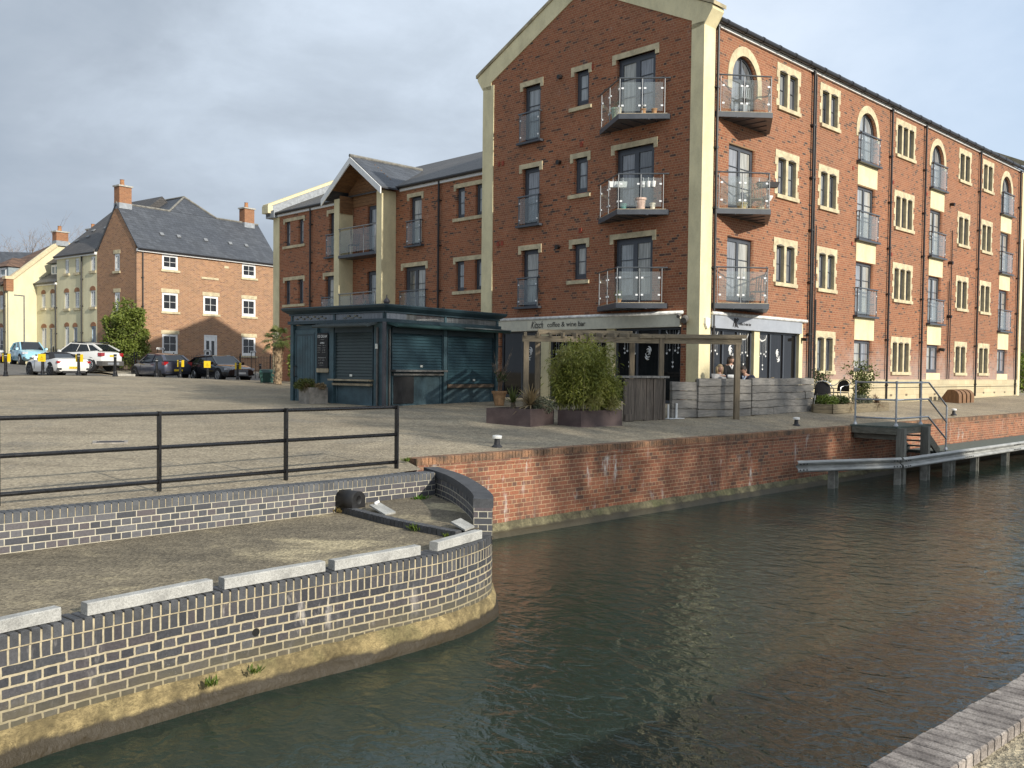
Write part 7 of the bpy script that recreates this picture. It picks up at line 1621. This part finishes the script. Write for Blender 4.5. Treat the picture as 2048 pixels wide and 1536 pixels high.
def person(label,loc,rot,J,cloth,legs,hair,sleeves=None,collar=None,hairlong=False):
    """J: joint positions; the body is one skinned surface, clothes are slightly larger shells"""
    r=thing('person',label,'person',loc,rot); V=lambda k:Vector(J[k])
    pel,che,nk,hd_=V('pelvis'),V('chest'),V('neck'),V('head')
    nodes=[(*pel,.125),(*pel.lerp(che,.5),.115),(*che,.13),(*nk,.055),(*nk.lerp(hd_,.55),.052)]; edges=[(0,1),(1,2),(2,3),(3,4)]
    for s in ('l','r'):
        b=len(nodes); sh,el,wr=V('sh'+s),V('el'+s),V('wr'+s); nodes+=[(*sh,.062),(*el,.042),(*wr,.028)]; edges+=[(2,b),(b,b+1),(b+1,b+2)]
        hdn=(wr-el).normalized(); pal=wr+hdn*.075; nodes.append((*pal,(.034,.018))); edges.append((b+2,b+3)); side=hdn.cross(Vector((0,0,1))).normalized()
        for q in range(4):
            c=len(nodes); base=pal+side*(q-1.5)*.018; nodes+=[(*(base+hdn*.035),.0085),(*(base+hdn*(.06+.012*(1-abs(q-1.5)))+Vector((0,0,-.012))),.0075)]; edges+=[(b+3,c),(c,c+1)]
        c=len(nodes); nodes+=[(*(wr+hdn*.04+side*.035),.010),(*(wr+hdn*.075+side*.05+Vector((0,0,-.01))),.008)]; edges+=[(b+2,c),(c,c+1)]
        b=len(nodes); hp,kn,an=V('hp'+s),V('kn'+s),V('an'+s); nodes+=[(*hp,.085),(*kn,.055),(*an,.038),(*(an+Vector((.13,0,-.05))),.034)]; edges+=[(0,b),(b,b+1),(b+1,b+2),(b+2,b+3)]
    skin('body',nodes,edges,M_SKIN,r)
    # head with face, part of its own surface rooted on the neck
    mb=MB(); n=14; rows=[]; f=Vector(J.get('face',(1,0,0))).normalized(); sd_=Vector((0,0,1)).cross(f).normalized(); u=f.cross(sd_)
    for i in range(n+1):
        th=math.pi*i/n
        for j in range(20):
            ph=2*math.pi*j/20; x=math.sin(th)*math.cos(ph); y=math.sin(th)*math.sin(ph); z=math.cos(th)
            rx=.098; ry=.076*(1-.16*max(0,-z)); rz=.118; p=Vector((x*rx*(1-.12*max(0,-z)),y*ry,z*rz))
            if x>.55 and abs(y)<.28 and -.35<z<.12: p.x+=.018*(1-abs(y)/.28)
            if x>.5 and .16<abs(y)<.62 and .0<z<.25: p.x-=.010
            if x>.6 and abs(y)<.35 and -.62<z<-.5: p.x+=.006
            mb.v.append(tuple(hd_+f*p.x+sd_*p.y+u*p.z))
    for i in range(n):
        for j in range(20): a=i*20+j;b=i*20+(j+1)%20; mb.f.append((a,b,b+20,a+20)); mb.m.append(0); mb.uv.append(None)
    hdm=mb.build('head',M_SKIN,r,smooth=True)
    mb=MB()
    for s in (-1,1): c=hd_+f*.083+sd_*s*.030+u*.012; mb.beam(c-sd_*.011,c+sd_*.011,.008,.009)
    c=hd_+f*.090-u*.052; mb.beam(c-sd_*.02,c+sd_*.02,.004,.007); mb.build('eyes_and_mouth',M_HAIRD,hdm)
    mb=MB()
    for s in (-1,1): c=hd_+sd_*s*.078-f*.005; mb.beam(c-u*.028,c+u*.028,.014,.03)
    mb.build('ear',M_SKIN,hdm)
    mb=MB(); m2=[]
    for i in range(9):
        th=math.pi*.56*i/8
        for j in range(20):
            ph=2*math.pi*j/20; lim=.55+.45*(1-max(0,math.cos(ph)))*1.0; t2=th*min(1.,(.62 if math.cos(ph)>.4 else .9 if math.cos(ph)>-.2 else 1.25)); mb.v.append(tuple(hd_+f*(math.sin(t2)*math.cos(ph)*.106)+sd_*(math.sin(t2)*math.sin(ph)*.086)+u*(math.cos(t2)*.128+.004)))
    for i in range(8):
        for j in range(20): a=i*20+j;b=i*20+(j+1)%20; mb.f.append((a,b,b+20,a+20)); mb.m.append(0); mb.uv.append(None)
    if hairlong:
        for k in range(7): a=math.pi*.5+math.pi*k/6; c=hd_+f*math.cos(a)*.085+sd_*math.sin(a)*.08; mb.tube([c+u*.05,c-u*.06-f*.01,c-u*.19+f*.0],[.035,.04,.02],6)
    mb.build('hair',hair,r,smooth=True)
    # clothes
    nodes=[(*pel,.15),(*pel.lerp(che,.5),.138),(*che,.155),(*nk.lerp(che,.35),.085)]; edges=[(0,1),(1,2),(2,3)]
    for s in ('l','r'): b=len(nodes); sh,el,wr=V('sh'+s),V('el'+s),V('wr'+s); nodes+=[(*sh,.082),(*el,.058),(*wr.lerp(el,.08),.043)]; edges+=[(2,b),(b,b+1),(b+1,b+2)]
    skin('jacket',nodes,edges,cloth,r)
    nodes=[(*pel,.145)]; edges=[]
    for s in ('l','r'): b=len(nodes); hp,kn,an=V('hp'+s),V('kn'+s),V('an'+s); nodes+=[(*hp,.105),(*kn,.072),(*an.lerp(kn,.08),.058)]; edges+=[(0,b),(b,b+1),(b+1,b+2)]
    skin('trousers',nodes,edges,legs,r)
    if sleeves:
        for s in sleeves[0]:
            sh,el,wr=V('sh'+s),V('el'+s),V('wr'+s); skin('sleeve',[(*sh.lerp(el,.15),.088),(*el,.068),(*wr.lerp(el,.2),.05)],[(0,1),(1,2)],sleeves[1],r)
    if collar: c=che.lerp(nk,.75); mb=MB(); mb.tube([c+f*.07-sd_*.05+Vector((0,0,.04)),c+f*.12-Vector((0,0,.06)),c+f*.07+sd_*.05+Vector((0,0,.04))],.022,6); mb.build('collar',collar,r)
    return r
SIT=dict(pelvis=(0,0,.50),chest=(.03,0,.86),neck=(.05,0,1.03),head=(.08,0,1.17),shl=(.03,.17,.95),shr=(.03,-.17,.95),ell=(.16,.22,.72),elr=(.16,-.22,.72),wrl=(.38,.14,.74),wrr=(.38,-.14,.74),hpl=(.06,.09,.48),hpr=(.06,-.09,.48),knl=(.46,.12,.48),knr=(.46,-.12,.48),anl=(.44,.12,.09),anr=(.44,-.12,.09))
m=dict(SIT); m.update(chest=(.10,-.08,.86),neck=(.15,-.13,1.02),head=(.20,-.17,1.15),shr=(.06,-.26,.93),shl=(.14,.08,.95),elr=(.22,-.46,.96),wrr=(.28,-.68,.98),face=(.75,-.35,-.45))
person('man in a dark navy jacket and pale shirt leaning down behind the sleeper fence',(6.72,26.2,.30),R_(-112),m,M_NAVY,M_BLKC,M_HAIRD,(('r',),M_WHTC),M_LBL)
STD=dict(pelvis=(0,0,.92),chest=(.06,0,1.27),neck=(.10,0,1.42),head=(.15,0,1.555),shl=(.06,.17,1.35),shr=(.06,-.17,1.35),ell=(.14,.24,1.07),elr=(.20,-.21,1.09),wrl=(.36,.16,1.05),wrr=(.42,-.10,1.08),hpl=(0,.09,.90),hpr=(0,-.09,.90),knl=(.03,.10,.50),knr=(.03,-.10,.50),anl=(0,.10,.09),anr=(0,-.10,.09),face=(1,0,-.35))
person('woman with long dark hair in black with a white collar, standing behind the pergola post',(6.42,27.6,.20),R_(-75),STD,M_BLKC,M_BLKC,M_HAIRD,None,M_WHTC,True)
g=dict(SIT); g.update(face=(1,-.2,-.1)); person('fair haired woman in a grey top seated by the cafe window',(5.92,26.75,.32),R_(-60),g,M_GRYC,M_BLKC,M_HAIRB,None,None,True)
tray=thing('white_dish','round white dish held out by the woman in black','dish',(6.52,27.16,1.26)); mb=MB(); mb.lathe((0,0,0),[(.05,0),(.13,.03),(.14,.045),(.12,.035)],16); mb.build('dish_body',MATS['white_gloss'],tray)
# cafe seats for the two who sit
def stool(loc,rot,label):
    c=thing('terrace_chair',label,'chair',loc,rot); mb=MB(); mb.box(-.22,-.22,.33,.24,.22,.365); mb.build('seat',M_WICK,c); mb=MB(); mb.box(-.25,-.21,.365,-.215,.21,.80); mb.build('backrest',M_WICK,c)
    for a in (-.19,.2):
        for b_ in (-.19,.19): mb=MB(); mb.tube([(a,b_,0),(a,b_,.335)],.014,6); mb.build('leg',M_ALU,c)
stool((6.72,26.2,.30),R_(-112),'dark terrace chair under the man in the navy jacket'); stool((5.92,26.75,.32),R_(-60),'dark terrace chair under the woman in grey')
# ------------------------------------------------------------------ cafe window decorations (vinyl hearts on strings, rose emblems) belong to the glass
M_VIN=P('white_vinyl',(.72,.72,.70),.6,var=.03)
def hearts(mp,a,z,seed,flip=1):
    rn_=random.Random(seed); mb=MB()
    for k in range(3): mb.tube([mp(a-.24+flip*.12*k*0+.24+(.24)*math.cos(math.pi*q/8)*(-1),z-.17*math.sin(math.pi*q/8)-.02*k,-.116) for q in range(9)][0:9-2*k],.010,4)
    for k,(da,dz) in enumerate(((-.22,.52),(-.10,.60),(-.02,.95),(.10,.58),(.20,.68),(-.20,.66),(-.02,1.08))):
        x=a+da*flip; mb.tube([mp(x,z,-.1185),mp(x,z-dz,-.1185)],.003,3)
        s=.035; mb.extr([(x,z-dz-s*1.3),(x+s,z-dz-.2*s),(x+s*.75,z-dz+s*.6),(x,z-dz+s*.2),(x-s*.75,z-dz+s*.6),(x-s,z-dz-.2*s)],lambda p,q,o:mp(p,q,o),-.1195,-.113)
    return mb
def rose(mb,mp,a,z,sc=1.):
    for r0,w,a0,a1 in ((.05,.018,0,5.2),(.10,.026,.8,3.6),(.11,.024,3.9,6.2),(.155,.026,1.6,2.9),(.16,.03,4.4,5.7)):
        pts=[mp(a+math.cos(a0+(a1-a0)*q/9)*r0*sc*.8,z+math.sin(a0+(a1-a0)*q/9)*r0*1.25*sc,-.117) for q in range(10)]; mb.tube(pts,[w*sc*(.35+.65*math.sin(math.pi*q/9)) for q in range(10)],4)
for mp,lst,rs in ((FR,((.95,2.62,1,1),(2.65,2.60,2,1),(3.75,2.58,3,-1)),((1.92,1.98,1.15),(4.72,1.95,1.))),(FG,((5.5,2.62,5,1),(3.95,2.62,6,-1),(1.0,2.62,7,1),(2.6,2.62,8,-1)),((6.95,1.95,1.1),(4.7,1.95,1.),(1.9,1.95,1.)))):
    big=MB()
    for a,z,sd_,fl in lst:
        q=hearts(mp,a,z,sd_,fl); i=len(big.v); big.v+=q.v; big.f+=[tuple(j+i for j in f) for f in q.f]; big.m+=q.m; big.uv+=q.uv
    for a,z,sc in rs: rose(big,mp,a,z,sc)
    big.build('window_vinyl',M_VIN,bld)['kind']='stuff'
# ------------------------------------------------------------------ pots and things on the balconies
def pot(pos,r,h,mat,label,name='flower_pot',plant=None,seed=0):
    o=thing(name,label,'pot',pos,BA); mb=MB(); mb.lathe((0,0,0),[(r*.72,0),(r*.95,h*.82),(r*1.06,h*.82),(r*1.1,h),(r*.85,h)],14); mb.build('pot_body',mat,o)
    if plant: rn_=random.Random(seed); mb=MB(); leaf_quads(mb,blob(rn_,(0,0,h+plant[0]*.5),(r*1.2,r*1.2,plant[0]*.6)),plant[1],.06,rn_,2.4); mb.build('plant_leaves',plant[2],o,recalc=False)
M_TER=MATS['terracotta']; M_CRP=P('cream_pot',(.66,.62,.50),.6); M_PNK=P('pale_pink_pot',(.58,.42,.34),.6); M_GRP=P('sage_pot',(.36,.44,.34),.6)
def onbal(face,along,out,l): 
    u,v=( (-out,along) if face=='G' else (along,-out)); x,y=BW(u,v); return (x,y,FL[l]-.27+.192)
pot(onbal('G',2.45,.80,2),.10,.24,M_CRP,'cream pot with a small plant on the top gable balcony','flower_pot',(.2,60,L_GRY),1); pot(onbal('G',2.75,.60,2),.12,.34,M_GRP,'sage green urn at the left end of the top gable balcony')
pot(onbal('G',1.75,.50,2),.09,.14,M_TER,'left one of two small terracotta pots on the top gable balcony','flower_pot',(.14,40,L_GRY),3); pot(onbal('G',1.50,.30,2),.09,.14,M_TER,'right one of two small terracotta pots on the top gable balcony')
pot(onbal('G',1.80,.50,1),.17,.33,M_PNK,'large pale pink pot on the middle gable balcony'); pot(onbal('G',1.52,.28,1),.09,.18,M_CRP,'small white pot beside the pink pot on the middle gable balcony'); pot(onbal('G',2.25,.75,1),.10,.18,P('teal_pot',(.12,.30,.27),.5),'teal pot on the floor of the middle gable balcony')
pot(onbal('G',2.35,.80,0),.10,.12,M_TER,'pot with a leafy green plant on the lowest gable balcony','flower_pot',(.24,110,L_GRS),6)
def hang(along,out,z,w,h,label,name='hanging_planter',box=True):
    u,v=-out,along; x,y=BW(u,v); o=thing(name,label,'pot',(x,y,z),R_(0)); mb=MB()
    if box: mb.hexa([(-w/2,-.07,-h),(w/2,-.07,-h),(w/2,.07,-h),(-w/2,.07,-h),(-w/2-.02,-.09,0),(w/2+.02,-.09,0),(w/2+.02,.09,0),(-w/2-.02,.09,0)])
    else: mb.lathe((0,0,-h),[(w*.34,0),(w*.5,h),(w*.42,h)],12)
    mb.build('pot_body',M_WHTC if False else MATS['white_gloss'],o)
    mb=MB()
    for q in ((-w*.3,w*.3) if box else (0,)): mb.tube([(q,0,-.02),(q,-.02,.10),(q,.03,.13)],.008,5)
    mb.build('hook',MATS['white_gloss'],o)
hang(2.38,.86,FL[1]+.76,.50,.17,'white window box hooked inside the rail of the middle gable balcony')
for k,al in enumerate((1.74,1.60,1.47)): hang(al,.86-.62*(2.22-al)/1.1-.12,FL[1]+.74,.15,.17,('left','middle','right')[k]+' one of three small white pots hooked on the middle gable balcony rail','hanging_planter',False)
wb_=thing('window_box','dark trough hooked on the rail of the middle balcony above the canal','planter',(*BW(2.62,-.62),FL[1]+.86),0); mb=MB(); mb.hexa([(-.28,-.1,-.16),(.28,-.1,-.16),(.28,.08,-.16),(-.28,.08,-.16),(-.33,-.12,0),(.33,-.12,0),(.33,.1,0),(-.33,.1,0)]); mb.build('trough',P('dark_trough',(.05,.045,.045),.7),wb_); mb=MB(); [mb.tube([(q,-.0,.0),(q,.02,.12)],.012,5) for q in (-.26,.26)]; mb.build('hook',M_CLIP,wb_)
pot(onbal('R',2.55,.42,1),.12,.20,M_CRP,'cream pot on the middle balcony above the canal','flower_pot',(.15,50,L_GRY),8); pot(onbal('R',1.45,.45,1),.16,.18,P('straw_mat',(.45,.38,.20),.9),'low straw coloured bowl on the middle balcony above the canal')
def balchair(face,along,out,l,rot,label,mat):
    c=thing('balcony_chair',label,'chair',onbal(face,along,out,l),rot); mb=MB(); mb.box(-.19,-.19,.42,.19,.19,.445); mb.build('seat',mat,c); mb=MB()
    for k in range(5): mb.beam((-.19,-.16+.08*k,.445),(-.24,-.16+.08*k,.86),.02,.012)
    mb.beam((-.24,-.18,.86),(-.24,.18,.86),.02,.02); mb.build('backrest',mat,c)
    for a in (-.17,.17):
        for b_ in (-.17,.17): mb=MB(); mb.tube([(a,b_,0),(a,b_,.43)],.011,5); mb.build('leg',mat,c)
balchair('R',2.75,.28,0,R_(100),'thin dark metal chair on the lowest balcony above the canal',M_PIPE); balchair('R',2.45,.35,1,R_(70),'pale chair with slatted back on the middle balcony above the canal',P('beige_chair',(.35,.31,.23),.7)); balchair('R',1.62,.30,2,R_(120),'dark chair on the top balcony above the canal',M_PIPE)
pc=thing('balcony_chair','dark wooden chair on the upper porch balcony of the wing','chair',(*BW(.32,17.72),FL[1]-.12),BA+1.2); mb=MB(); mb.box(-.2,-.2,.42,.2,.2,.45); mb.build('seat',M_PIPE,pc); mb=MB(); [mb.beam((-.2,-.17+.085*k,.45),(-.26,-.17+.085*k,.9),.03,.012) for k in range(5)]; mb.build('backrest',M_PIPE,pc)
for a in (-.17,.17):
    for b_ in (-.17,.17): mb=MB(); mb.tube([(a,b_,0),(a,b_,.43)],.012,5); mb.build('leg',M_PIPE,pc)
gc=thing('balcony_chair','green plastic chair on the lower porch balcony of the wing','chair',(*BW(.3,17.3),FL[0]-.12),BA+2.6); GP=P('green_chair',(.02,.085,.04),.5); mb=MB(); mb.box(-.22,-.22,.40,.22,.22,.44); mb.build('seat',GP,gc); mb=MB(); mb.hexa([(-.22,-.22,.44),(-.19,-.22,.44),(-.19,.22,.44),(-.22,.22,.44),(-.30,-.2,.86),(-.27,-.2,.86),(-.27,.2,.86),(-.30,.2,.86)]); mb.build('backrest',GP,gc)
for a in (-.18,.18):
    for b_ in (-.18,.18): mb=MB(); mb.tube([(a,b_,0),(a,b_,.41)],.02,5); mb.build('leg',GP,gc)
hx_,hy_=BW(3.45,-.16); wp=thing('hanging_planter','white bowl shaped pot fixed to the right end of the middle balcony above the canal','pot',(hx_,hy_,FL[1]+.62),0); mb=MB(); mb.lathe((0,0,-.16),[(.07,0),(.13,.10),(.15,.16),(.13,.16)],14); mb.build('pot_body',MATS['white_gloss'],wp); mb=MB(); mb.tube([(-.1,0,-.02),(-.14,0,.10),(-.18,0,.06)],.01,5); mb.build('hook',M_PIPE,wp)
SC.render.engine='CYCLES'
SC.cycles.use_denoising=True
SC.cycles.max_bounces=8; SC.cycles.transparent_max_bounces=16; SC.cycles.glossy_bounces=4
